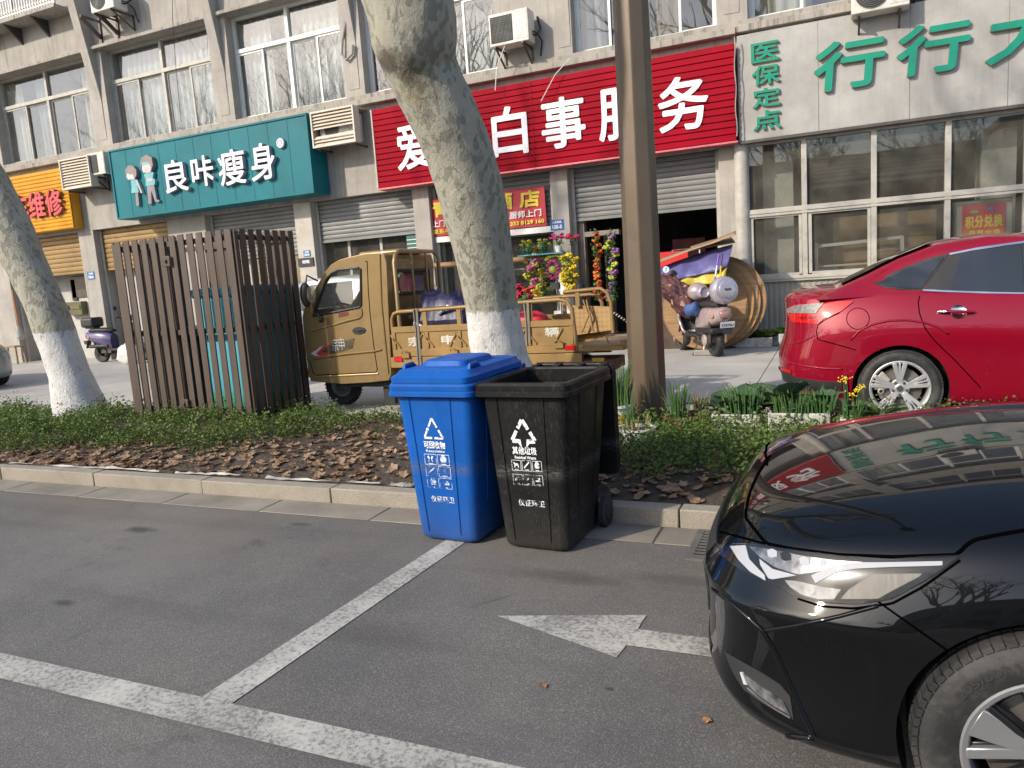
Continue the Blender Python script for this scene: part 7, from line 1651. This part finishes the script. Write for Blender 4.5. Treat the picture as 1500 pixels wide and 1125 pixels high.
for k in range(14): a = k * 6.283 / 14; bloom(b, (-5.2 + .11 * math.cos(a), GY, 1.72 + .17 * math.sin(a)), .055, 0, rg_)
b.ball((-5.2, GY - .02, 1.72), .08, 10, 6, 1); 
for k in range(12): a = .3 + k * 2.2 / 12; bloom(b, (-5.17 + .22 * math.cos(a), GY + .02, 1.74 + .26 * math.sin(a)), .06, 1, rg_)
b.build('blooms', [FM['pink'], FM['lime']], t, world=t, smooth=180)
b = MB(); b.tube([(-8.1, 14.35, 2.0), (-5.9, 14.33, 1.98), (-5.15, 14.3, 1.99)], [.06, .058, .055], 12); tag(b.build('wooden_pole', mat('pole_wood', (.30, .17, .085), .7, var=.25, stretch=(.3, 5, 5)), world=Vector((-6.6, 14.35, 1.94)), smooth=60), 'horizontal bare wooden pole across the shop window under the plant tray', 'pole')
b = MB(); b.box(-5.92, -4.96, 14.0, 14.26, 2.03, 2.055); tag(b.build('tray', mat('tray_blue', (.08, .33, .42), .5), world=Vector((-5.4, 14.1, 2.03)), bevel=.006), 'light blue shelf board carrying potted plants on the wooden pole', 'tray')
def pot_plant(x, y, z, label, cols, seed, r_=.11, lf=60, pot=True):
    rg_ = random.Random(seed); t = thing('potted_plant', label, 'potted plant', (x, y, z)); b = MB()
    if pot: b.lathe([(.055, 0), (.075, .12), (.068, .12), (.06, .1), (0, .1)], (x, y, z), n=18); b.build('pot', M_POTW, t, world=t, smooth=35)
    zz = z + (.2 if pot else .1); b = MB(); leafy(b, (x, y, zz), r_ * 1.3, lf, 0, rg_); b.build('leaves', M_FLG, t, world=t, fix=False); b = MB()
    for k in range(9): bloom(b, (x + rg_.gauss(0, r_ * .6), y + rg_.gauss(0, .05), zz + .05 + rg_.uniform(0, r_)), .05, rg_.randrange(len(cols)), rg_, 6)
    b.build('blooms', [FM[c] for c in cols], t, world=t, smooth=180)
pot_plant(-5.72, 14.12, 2.06, 'low dark green plant with small yellow flowers at the left end of the blue tray', ('yellow', 'lime'), 3, .12, 90, False)
pot_plant(-5.4, 14.12, 2.06, 'bushy green plant in the middle of the blue tray', ('lime',), 4, .13, 130, False)
pot_plant(-5.06, 14.1, 2.06, 'white pot with magenta flowers at the right end of the blue tray', ('magenta',), 5, .10, 30)
pot_plant(-4.80, 14.25, 2.16, 'deep red flower spray on the pier just above the magenta pot', ('red', 'magenta'), 6, .09, 24, False)
q = P(768, 428, 8.0); rg_ = random.Random(4); t = thing('bouquet', 'bunch of bright red flowers standing in the truck bed beside the tree', 'bouquet', q - Vector((0, 0, .25))); b = MB()
for k in range(26): bloom(b, (q.x + rg_.gauss(0, .07), 8.0 + rg_.gauss(0, .06), q.z + rg_.gauss(0, .05)), .04, rg_.randrange(2), rg_, 7)
b.build('blooms', [FM['red'], FM['magenta']], t, world=t, smooth=180); b = MB(); leafy(b, (q.x, 8.0, q.z - .08), .13, 50, 0, rg_); b.tube([(q.x, 8, q.z - .3), (q.x, 8, q.z)], .02, 6); b.build('leaves', M_FLG, t, world=t, fix=False)
b = MB(); b.lathe([(.13, 0), (.135, .7), (.12, .72), (0, .72)], (-5.0, 14.2, .9), n=24); b.box(-5.2, -4.8, 14.0, 14.4, PZ, .9); tag(b.build('white_stand', M_POTW, world=Vector((-5, 14.2, PZ)), smooth=40), 'white cylindrical stand behind the yellow garland', 'stand')
b = MB(); q = P(850, 422, 13.6); b.lathe([(.10, -1.2), (.10, -.1), (.085, .06), (.05, .1), (0, .1)], q, n=16); tag(b.build('black_canister', M_BLK, world=Vector((q.x, 13.6, PZ)), smooth=35), 'black canister standing by the shop door behind the truck rail', 'canister')
b = MB(); q = P(813, 420, 13.6); b.box(q.x - .09, q.x + .09, 13.58, 13.66, q.z - .05, q.z + .08); b.tube([(q.x + .05, 13.62, q.z - .05), (q.x + .1, 13.62, q.z - .2), (q.x + .1, 13.62, PZ)], .012, 6); tag(b.build('card_reader', M_BLK, world=Vector((q.x, 13.6, PZ)), bevel=.01), 'small dark instrument on a thin stand left of the yellow garland', 'instrument')
b = MB(); b.box(-3.2, -2.6, 16.4, 17.0, PZ, 1.5); b.box(-3.25, -2.55, 16.35, 17.05, 1.5, 2.2); tag(b.build('stacked_boxes', mat('dull_red_box', (.16, .02, .025), .6, var=.3), world=Vector((-2.9, 16.7, PZ)), bevel=.01), 'dull red boxes stacked inside the dark doorway right of the lamp post', 'box')
b = MB(); b.tube([(-3.1, 15.6, PZ), (-3.1, 15.6, 1.95), (-2.55, 15.6, 1.97), (-2.55, 15.6, PZ)], .02, 6); tag(b.build('clothes_rail', M_ALLOY, world=Vector((-2.8, 15.6, PZ))), 'thin metal rail frame inside the dark doorway', 'rail')
b = MB(); q = P(985, 378, 13.9); b.box(q.x - .35, q.x + .28, 13.9, 13.96, q.z - .22, q.z + .12); tag(b.build('red_board', mat('bright_red_board', (.60, .012, .015), .5), world=Vector((q.x, 13.9, q.z))), 'bright red sign board with yellow mark behind the lamp post over the tarpaulin', 'board')

# ================================================================ tables, tarpaulin, mops by the pharmacy corner
def wood(name, c, k=.25): return mat(name, c, .7, var=k, scale=3, stretch=(.6, 4, 7), dirt=tuple(v * .45 for v in c), dscale=5)
M_WOODS = [wood('table_wood_a', (.27, .155, .07)), wood('table_wood_b', (.36, .20, .08)), wood('table_wood_c', (.40, .24, .105)), wood('table_wood_d', (.27, .155, .07))]
for k, lab in enumerate(('front', 'second', 'third', 'rearmost')):
    x, y = -2.13 + .075 * k, 13.34 + .06 * k; r_ = .74 + .02 * k; ax = Vector((-.05, -.98, .16)).normalized(); c = Vector((x, y, PZ + r_ + .02))
    t = thing('round_table_top', {'front': 'round wooden table top foremost in the stack leaning by the pharmacy window', 'second': 'round wooden table top second from the front of the leaning stack', 'third': 'round wooden table top third from the front of the leaning stack', 'rearmost': 'round wooden table top rearmost in the leaning stack with widest rim showing'}[lab], 'table top', (x, y, PZ), 0, 'round wooden table tops leaning in a stack')
    b = MB(); b.lathe([(0, .03), (r_, .03), (r_, 0), (0, 0)], c, ax, 56); b.build('top', M_WOODS[k], t, world=t, smooth=30)
    b = MB(); b.lathe([(r_ + .001, -.004), (r_ + .010, .0), (r_ + .010, .034), (r_ + .001, .038)], c, ax, 56); b.build('edge_band', M_WOODS[k], t, world=t, smooth=30)
def c8(X, Y): return (950 + X / 5.36, 330 + Y / 5.36)
def sheet_between(up, lo, y, nu, nv, wav, seed, yb=0.0, bow=.1):
    u, l = resample([c8(*p) for p in up], nu), resample([c8(*p) for p in lo], nu); rows = []
    for j in range(nv):
        t = j / (nv - 1); row = []
        for i in range(nu):
            p = u[i].lerp(l[i], t); yy = y + yb * (1 - t) ** 1.6 + wav * noise.noise(Vector((p.x * .05, p.y * .03, seed))) - bow * math.sin(t * 1.4); row.append(tuple(P(p.x, p.y, yy)))
        rows.append(row)
    return rows
M_NAVY = mat('tarp_violet', (.115, .105, .27), .5, var=.2, scale=6); M_YTARP = mat('tarp_yellow', (.55, .43, .05), .5, var=.15, scale=7)
t = thing('tarpaulin', 'violet and yellow tarpaulin draped over the pile beside the leaning table tops', 'tarpaulin', (-2.2, 13.0, PZ))
b = MB(); b.grid(sheet_between(((60, 345), (210, 285), (430, 210), (662, 148)), ((60, 455), (215, 432), (380, 392), (530, 362), (620, 322)), 12.95, 40, 12, .10, 2, .35)); o = b.build('violet_cloth', M_NAVY, t, world=t, smooth=180); md = o.modifiers.new('t', 'SOLIDIFY'); md.thickness = .006
b = MB(); b.grid(sheet_between(((200, 436), (380, 394), (530, 364), (618, 326)), ((215, 446), (330, 474), (430, 462), (540, 460), (598, 420)), 12.90, 30, 7, .10, 3)); o = b.build('yellow_hem', M_YTARP, t, world=t, smooth=180); md = o.modifiers.new('t', 'SOLIDIFY'); md.thickness = .006
q = P(*c8(135, 347), 12.78); b = MB(); b.lathe([(.055, 0), (.055, .004), (0, .004)], q + Vector((0, .02, 0)), (0, -1, 0), 22, 0); b.tube([q + Vector((.02, .013, .03)), q + Vector((-.01, .013, .012)), q + Vector((.012, .013, -.012)), q + Vector((-.02, .013, -.03))], .007, 5, 1); b.build('round_logo', [mat('logo_white', (.55, .68, .72), .5), M_NAVY], t, world=t)
t = thing('folded_cardboard', 'large flattened sheet of cardboard sloping on top of the violet tarpaulin', 'cardboard', (-2.2, 13.3, 1.6))
M_CARD = mat('cardboard', (.33, .235, .14), .85, var=.18, scale=5)
b = MB(); b.grid(sheet_between(((70, 268), (300, 190), (500, 120), (682, 44)), ((60, 300), (300, 205), (500, 140), (690, 66)), 13.05, 20, 4, .03, 5, .5)); o = b.build('sheet', M_CARD, t, world=t, smooth=180); md = o.modifiers.new('t', 'SOLIDIFY'); md.thickness = .012
b = MB(); b.grid(sheet_between(((330, 165), (480, 118), (640, 80)), ((330, 195), (480, 165), (680, 130)), 13.5, 20, 4, .05, 6, .3)); o = b.build('sheet', M_CARD, t, world=t, smooth=180); md = o.modifiers.new('t', 'SOLIDIFY'); md.thickness = .02
b = MB(); b.box(-2.95, -1.9, 13.6, 14.2, PZ, 1.55); tag(b.build('crate', mat('dark_crate', (.08, .055, .04), .8, var=.3), world=Vector((-2.5, 13.9, PZ)), bevel=.01), 'dark crate buried under the violet tarpaulin', 'crate')
for X0, Y0_, X1, Y1_, m1, m2, lab in ((552, 228, 502, 545, mat('mop_violet', (.20, .08, .42), .4), mat('mop_white', (.70, .70, .68), .4), 'mop with violet and white handle leaning on the tarpaulin'), (576, 224, 552, 560, mat('mop_navy', (.05, .03, .12), .4), mat('mop_yellow', (.66, .42, .03), .4), 'mop with yellow handle leaning beside the violet mop')):
    a, c_ = P(*c8(X0, Y0_), 12.72), P(*c8(X1, Y1_), 12.6); t = thing('mop', lab, 'mop', (c_.x, 12.55, PZ), 0, 'mops leaning on the tarpaulin'); d = (c_ - a); f = c_ + d * ((c_.z - PZ - .1) / max(.1, -d.z)) 
    b = MB(); b.tube([a.lerp(c_, .28), f], .014, 8); b.build('handle', m2, t, world=t, smooth=60); b = MB(); b.tube([a, a.lerp(c_, .28)], .017, 8); b.tube([a.lerp(c_, .55), a.lerp(c_, .66)], .017, 8); b.build('grip', m1, t, world=t, smooth=60)
    b = MB(); b.box(f.x - .16, f.x + .16, f.y - .05, f.y + .05, PZ, PZ + .10); b.build('mop_head', M_GREYC, t, world=t, bevel=.02)
# planters along the pharmacy wall
def veg_box(x0, x1, y0, y1, h, label, seed):
    t = thing('planter_box', label, 'planter box', ((x0 + x1) / 2, (y0 + y1) / 2, PZ)); b = MB(); w = .03
    b.box(x0, x1, y0, y0 + w, PZ, PZ + h); b.box(x0, x1, y1 - w, y1, PZ, PZ + h); b.box(x0, x0 + w, y0 + w, y1 - w, PZ, PZ + h); b.box(x1 - w, x1, y0 + w, y1 - w, PZ, PZ + h); b.build('box', M_STYRO, t, world=t, bevel=.015)
    b = MB(); b.box(x0 + w, x1 - w, y0 + w, y1 - w, PZ, PZ + h - .03); b.build('soil', M_SOIL, t, world=t); r_ = random.Random(seed)
    for k in range(4): big_leaves(t, x0 + (x1 - x0) * (k + .5) / 4, (y0 + y1) / 2, PZ + h - .04, 11, .24 + .06 * r_.random(), M_LEAF if k % 2 else mat('lettuce', (.10, .19, .035), .5, var=.3, scale=8), seed + k, wide=.42)
veg_box(-1.64, -1.02, 13.45, 13.8, .17, 'dirty white foam box of leafy greens on the plaza by the pharmacy wall', 31)
veg_box(-.92, -.45, 13.5, 13.85, .22, 'white foam box with taller greens beside the red car tail', 41)
t, z = round_pot(-1.82, 13.55, .15, .2, mat('olive_pot', (.09, .09, .05), .6), 'dark olive round pot of greens between scooter and foam box', PZ); big_leaves(t, -1.82, 13.55, z, 14, .26, M_LEAF, 51, wide=.3)

# ================================================================ scooters
def scooter(loc, rz, body, label, box, sc_=1.0, floral=False):
    t = thing('electric_scooter', label, 'scooter', loc, rz); t.scale = (sc_,) * 3
    for x in (0, 1.22):
        b = MB(); r_ = .21; w = .055; b.lathe([(r_ * .55, -w * .8), (r_ * .7, -w), (r_ * .9, -w * .95), (r_, -w * .4), (r_, w * .4), (r_ * .9, w * .95), (r_ * .7, w), (r_ * .55, w * .8)], (x, 0, r_), (0, 1, 0), 32)
        for k in range(30): a = k * math.pi / 15; p = Vector((x + math.cos(a) * r_, 0, r_ + math.sin(a) * r_)); b.bar(p - Vector((0, w * .6, 0)), p + Vector((0, w * .6, 0)), .008, .016, (math.cos(a), 0, math.sin(a)))
        wh = b.build('wheel', M_TYRE, t, smooth=35); b = MB(); b.lathe([(r_ * .56, -w * .7), (r_ * .2, -w * .5), (r_ * .15, -w), (0, -w)], (x, 0, r_), (0, 1, 0), 20); b.lathe([(r_ * .56, w * .7), (r_ * .2, w * .5), (r_ * .15, w), (0, w)], (x, 0, r_), (0, 1, 0), 20); b.build('rim', M_ALDK, wh, smooth=35)
    def loft(secs, n=16):                # (x, z centre, half width, half height)
        return [[(x, hw * (abs(math.cos(a)) ** .8) * (1 if math.cos(a) >= 0 else -1), zc + hh * (abs(math.sin(a)) ** .8) * (1 if math.sin(a) >= 0 else -1)) for a in np.linspace(0, 2 * math.pi, n, endpoint=False)] for x, zc, hw, hh in secs]
    b = MB(); L_ = loft([(-.36, .68, .03, .03), (-.33, .66, .10, .09), (-.15, .62, .15, .14), (.1, .58, .17, .19), (.33, .52, .16, .22), (.42, .48, .13, .20)]); b.grid(L_, closed=True); b.add(L_[0], [tuple(range(16))]); b.add(L_[-1], [tuple(range(16))]); b.build('rear_fairing', body, t, smooth=50)
    b = MB(); L_ = loft([(-.25, .775, .08, .03), (-.15, .79, .14, .05), (.1, .785, .15, .055), (.35, .77, .13, .05), (.45, .75, .08, .03)]); b.grid(L_, closed=True); b.add(L_[0], [tuple(range(16))]); b.add(L_[-1], [tuple(range(16))]); b.build('seat', M_PLAS, t, smooth=50)
    b = MB(); b.box(.38, .92, -.15, .15, .27, .33); b.build('floorboard', M_PLAS, t, bevel=.02)
    b = MB(); rows = []
    for x, z, w in ((.84, .30, .14), (.92, .36, .17), (1.0, .55, .20), (.98, .75, .20), (.93, .90, .16), (.89, .98, .09)): rows.append([(x - .06 * (abs(q) ** 2) + .05 * (1 - abs(q)), q * w, z) for q in np.linspace(-1, 1, 9)])
    b.grid(rows); o = b.build('leg_shield', body, t, smooth=180); md = o.modifiers.new('t', 'SOLIDIFY'); md.thickness = .03
    b = MB(); b.grid([[(x - .06 * (abs(q) ** 2) + .05 * (1 - abs(q)) - .045, q * w * .9, z) for q in np.linspace(-1, 1, 9)] for x, z, w in ((.90, .36, .15), (1.0, .55, .18), (.98, .75, .18), (.93, .90, .15))]); b.build('foot_well', M_PLAS, t, smooth=180)
    b = MB(); b.box(-.22, .36, -.175, .175, .36, .44); b.build('lower_skirt', M_PLAS, t, bevel=.03)
    b = MB(); L_ = loft([(.80, 1.02, .05, .05), (.86, 1.04, .11, .07), (.95, 1.04, .12, .08), (1.03, 1.02, .09, .06), (1.06, 1.01, .03, .02)]); b.grid(L_, closed=True); b.add(L_[0], [tuple(range(16))]); b.add(L_[-1], [tuple(range(16))]); b.build('headlight_pod', body, t, smooth=50)
    b = MB(); b.tube([(.86, -.34, 1.08), (.9, -.2, 1.04), (.92, 0, 1.02), (.9, .2, 1.04), (.86, .34, 1.08)], .016, 8); b.tube([(.95, 0, 1.0), (1.10, 0, .5), (1.22, 0, .21)], .028, 8)
    for s in (-1, 1): b.tube([(1.12, .075 * s, .42), (1.22, .075 * s, .21)], .02, 8); b.tube([(.86, s * .22, 1.06), (.86, s * .26, 1.18), (.84, s * .28, 1.24)], .007, 5)
    b.build('handlebar', M_PLAS, t, smooth=60)
    for s in (-1, 1): b = MB(); b.ball((.83, s * .29, 1.28), 1, 10, 8, sq=(.02, .06, .05)); b.build('mirror', M_PLAS, t, smooth=180)
    b = MB(); rows = []
    for a in np.linspace(-.3, 1.9, 9): rows.append([(1.22 + .25 * math.cos(a), q * .06, .21 + .25 * math.sin(a) - .02 * abs(q)) for q in (-1, -.5, 0, .5, 1)])
    b.grid(rows); o = b.build('front_fender', body, t, smooth=180); md = o.modifiers.new('t', 'SOLIDIFY'); md.thickness = .01
    b = MB(); b.box(-.05, .34, -.075, .075, .22, .36); b.lathe([(.10, -.10), (.11, -.06), (.11, .06), (.10, .10), (0, .10)], (.12, 0, .25), (0, 1, 0), 20); b.tube([(.1, .09, .2), (.3, .12, .22), (.34, .12, .3)], .03, 8); b.bar((.3, .1, .3), (.36, .22, .0), .02, .02); b.tube([(-.02, .1, .22), (-.08, .12, .55)], .028, 8); b.tube([(-.02, -.1, .22), (-.08, -.12, .55)], .028, 8); b.build('motor_unit', M_STEEL, t, smooth=40)
    b = MB(); b.lathe([(.085, -.105), (.09, -.12), (.06, -.14), (0, -.14)], (.14, .0, .25), (0, -1, 0), 18); b.build('motor_cover', body, t, smooth=40)
    b = MB(); b.ball((-.33, 0, .65), 1, 14, 8, sq=(.06, .10, .075)); b.build('tail_lamp', mat('tail_lens_smoky', (.30, .12, .10), .12, coat=1.0, col2=(.34, .26, .24), scale=9), t, smooth=180)
    for s in (-1, 1): b = MB(); b.ball((-.2, s * .145, .62), 1, 10, 6, sq=(.04, .02, .03)); b.build('indicator', mat('amber_lens', (.45, .22, .08), .2), t, smooth=180)
    b = MB(); b.bar((-.33, 0, .55), (-.40, 0, .36), .12, .012, (1, 0, 0)); b.build('mudguard', M_PLAS, t)
    b = MB(); b.plate([[(-.11, -.045), (.11, -.045), (.11, .045), (-.11, .045)]], lambda u, v, w: (-.395 - .25 * v - w, -u, .50 + v), .006); n_ = b.build('number_plate', mat('plate_pale', (.62, .64, .66), .4), t)
    b = MB(); letter(b, '175761', lambda u, v, w: (-.402 - .25 * v - w, -u, .50 + v), -.09, .09, -.03, .012, .002, .002); b.build('lettering', M_STEEL, n_)
    if box == 'round':
        b = MB(); b.lathe([(0, .24), (.10, .24), (.12, .235), (.125, .215), (.17, .205), (.195, .175), (.205, .12), (.205, .10), (.20, .05), (.16, .0), (0, -.02)], (-.20, 0, .98), (-1, 0, .12), 40); bx = b.build('top_box', mat('silver_lilac', (.42, .39, .44), .28, .35, coat=.8), t, smooth=32)
        b = MB(); c0 = Vector((-.20, 0, .98)) + Vector((-1, 0, .12)).normalized() * .243; letter(b, '电动', lambda u, v, w: (c0.x - w, c0.y - u, c0.z + v), -.05, .05, -.02, .02, .003, .002); b.build('lettering', M_STEEL, bx)
        b = MB(); b.box(-.3, -.05, -.1, .1, .80, .83); b.tube([(-.05, .08, .8), (-.3, .1, .78)], .01, 6); b.build('carrier', M_STEEL, t)
    else:
        b = MB(); b.box(-.36, .02, -.19, .19, .86, 1.10); bx = b.build('top_box', M_PLAS, t, bevel=.06, seg=3); b = MB(); b.box(-.375, -.36, -.03, .03, .95, .98); b.build('badge', M_LENSR, bx); b = MB(); b.box(-.3, -.05, -.1, .1, .83, .86); b.build('carrier', M_STEEL, t)
    return t
M_PINK = mat('pink_silver', (.47, .36, .36), .28, .35, coat=.8, var=.08)
sctr = scooter((-1.80, 12.28, PZ), math.atan2(.83, -.56), M_PINK, 'pale pink electric scooter with round silver box parked beside the table tops', 'round', 1.08)
M_FLOR = NT('floral_maroon'); _c = M_FLOR.coord(); M_FLOR.col(M_FLOR.mix(M_FLOR.ramp(M_FLOR.noise(_c, 9, 3, .5), [(0.60, 0.0), (0.63, 1.0)]), M_FLOR.ramp(M_FLOR.noise(_c, 4, 5), [(0.35, (.06, .02, .025)), (0.7, (.15, .05, .055))]), (.42, .25, .17))); M_FLOR.rough(.4); M_FLOR.bump(M_FLOR.noise(_c, 14, 6, .7), .8, .05)
b = MB(); b.ball((0, 0, 0), 1, 60, 36); ce = Vector((-2.45, 12.92, 1.10)); v = []
for p in b.v:
    q = Vector(p); f = 1.08 + .22 * noise.noise(q * 1.5) - .30 * abs(noise.noise(q * 2.6 + Vector((3, 1, 2)))) - .16 * abs(noise.noise(q * 6 + Vector((1, 5, 2)))); v.append(tuple(ce + Vector((q.x * f * .36, q.y * f * .30, q.z * f * .30 - .25 * q.x))))
b.v = v; tag(b.build('rain_cape', M_FLOR.m, world=Vector((ce.x, ce.y, .9)), smooth=180), 'maroon floral rain cape bunched over the front of the pink scooter', 'rain cape')
q = P(*c8(385, 520), 12.62); t = thing('helmet', 'pale pink helmet resting on the scooter seat in front of the yellow hem', 'helmet', q - Vector((0, 0, .12)))
b = MB(); b.ball(q, .15, 20, 14, sq=(1.15, 1, 1)); b.v = [v_ for v_ in b.v]; b.build('shell', M_PINK, t, world=t, smooth=180)
b = MB(); dd = (EYEV - q); dd.z = 0; dd = dd.normalized() + Vector((.6, 0, .1)); b.lathe([(.0, .10), (.06, .10), (.068, .11), (.085, .12), (.10, .10), (.105, .03)], q + Vector((.07, -.06, -.02)), dd, 24); b.build('ear_cover', mat('lilac_grey', (.36, .31, .36), .35, .3), t, world=t, smooth=40)
sack('cloth', 'crumpled blue cloth hanging on the pink scooter below the helmet', 'cloth', tuple(P(*c8(345, 665), 12.4)), (.12, .09, .12), mat('blue_cloth', (.04, .09, .24), .7, var=.3), 33, .35)
s2 = scooter((-18.35, 13.95, PZ), R(8), mat('purple_body', (.085, .07, .17), .3, coat=.7), 'purple and silver scooter with black top box parked by the left pier', 'square', 1.12)
q = P(186, 505, 13.3); sack('bag', 'white plastic bag on the plaza beside the purple scooter', 'bag', (q.x, 13.3, .36), (.3, .2, .3), mat('bag_white', (.68, .67, .64), .5, var=.08), 41, .3)

# ================================================================ things by the left shops
t = thing('wooden_stool', 'small worn wooden stool by the doorway at the far left', 'stool', (-21.6, 14.1, PZ)); q = P(20, 494, 14.1)
for dx in (-.2, .2):
    for dy in (-.13, .13): b = MB(); b.bar((q.x + dx, 14.1 + dy, PZ), (q.x + dx * .85, 14.1 + dy * .85, .62), .04, .04); b.build('leg', M_PLY, t, world=t)
b = MB(); b.box(q.x - .24, q.x + .24, 13.93, 14.27, .62, .66); b.build('seat', M_PLY, t, world=t, bevel=.008)
t = thing('broom', 'broom with orange handle leaning upright against the white pier at the left', 'broom', (-20.8, 14.3, PZ)); a, c_ = P(18, 425, 14.35), P(28, 482, 14.25)
b = MB(); b.tube([a, c_], .022, 8); b.build('handle', mat('orange_handle', (.45, .16, .03), .5), t, world=t); b = MB(); b.lathe([(.05, 0), (.12, -.32), (.10, -.42), (0, -.42)], c_ + Vector((0, 0, .1)), n=14); b.build('bristles', mat('bristle_grey', (.36, .34, .31), .9, bump=.6), t, world=t)
for px, py, w, h, m, lab in ((119, 420, .85, .62, mat('dark_poster', (.03, .032, .04), .3, col2=(.10, .07, .07), scale=3), 'dark landscape poster on the recessed wall behind the leaning tree'), (108, 425, .2, .62, mat('narrow_poster', (.04, .02, .025), .4, var=.4), 'narrow dark poster beside the larger one on the recessed wall')):
    q = P(px, py, 15.32); b = MB(); b.box(q.x - w / 2, q.x + w / 2, 15.31, 15.345, q.z - h / 2, q.z + h / 2); tag(b.build('poster', m, world=q), lab, 'poster')
q = P(110, 452, 15.2); t = thing('meter_box', 'olive electric meter box on the recessed wall behind the leaning tree', 'meter box', q); b = MB(); b.box(q.x - .35, q.x + .35, 15.15, 15.345, q.z - .2, q.z + .2); b.build('case', mat('meter_olive', (.10, .10, .045), .5, dirt=(.05, .05, .02)), t, world=t, bevel=.01); b = MB(); b.box(q.x - .3, q.x + .3, 15.13, 15.149, q.z - .02, q.z + .1); b.build('meter_window', M_TINT, t, world=t)
q = P(154, 433, 14.95); b = MB(); b.box(q.x - .08, q.x + .08, 14.98, 14.995, q.z - .11, q.z + .11); b.box(q.x - .055, q.x + .055, 14.974, 14.9795, q.z - .06, q.z + .06, 1); tag(b.build('notice', [mat('notice_green', (.05, .22, .10), .5), M_POTW], world=q), 'small green and white notice stuck on the white wall by the purple scooter', 'notice')
q = P(446, 384, 14.4); b = MB(); b.box(q.x - .24, q.x + .2, FY - .03, FY - .003, q.z - .1, q.z + .1); o = tag(b.build('wall_plaque', M_PLAS, world=q), 'black plaque with white writing on the tiled pier above the truck mirror', 'plaque')
b = MB(); letter(b, '招租', wall_map(FY - .0305), q.x - .12, q.x + .1, q.z - .03, q.z + .05, .002, .003); b.build('lettering', M_PLW, o, world=q)
q = P(612, 385, 14.9); b = MB(); b.box(-8.9, -8.6, 14.7, 14.76, 2.35, 2.72)
for k in range(3): b.box(-8.89, -8.61, 14.692, 14.699, 2.44 + k * .09, 2.455 + k * .09, 1)
tag(b.build('notice_board', [mat('notice_dark_green', (.02, .12, .09), .5), M_PLW], world=Vector((-8.75, 14.7, 2.35))), 'dark green notice board inside the shop front behind the truck cab', 'notice board')
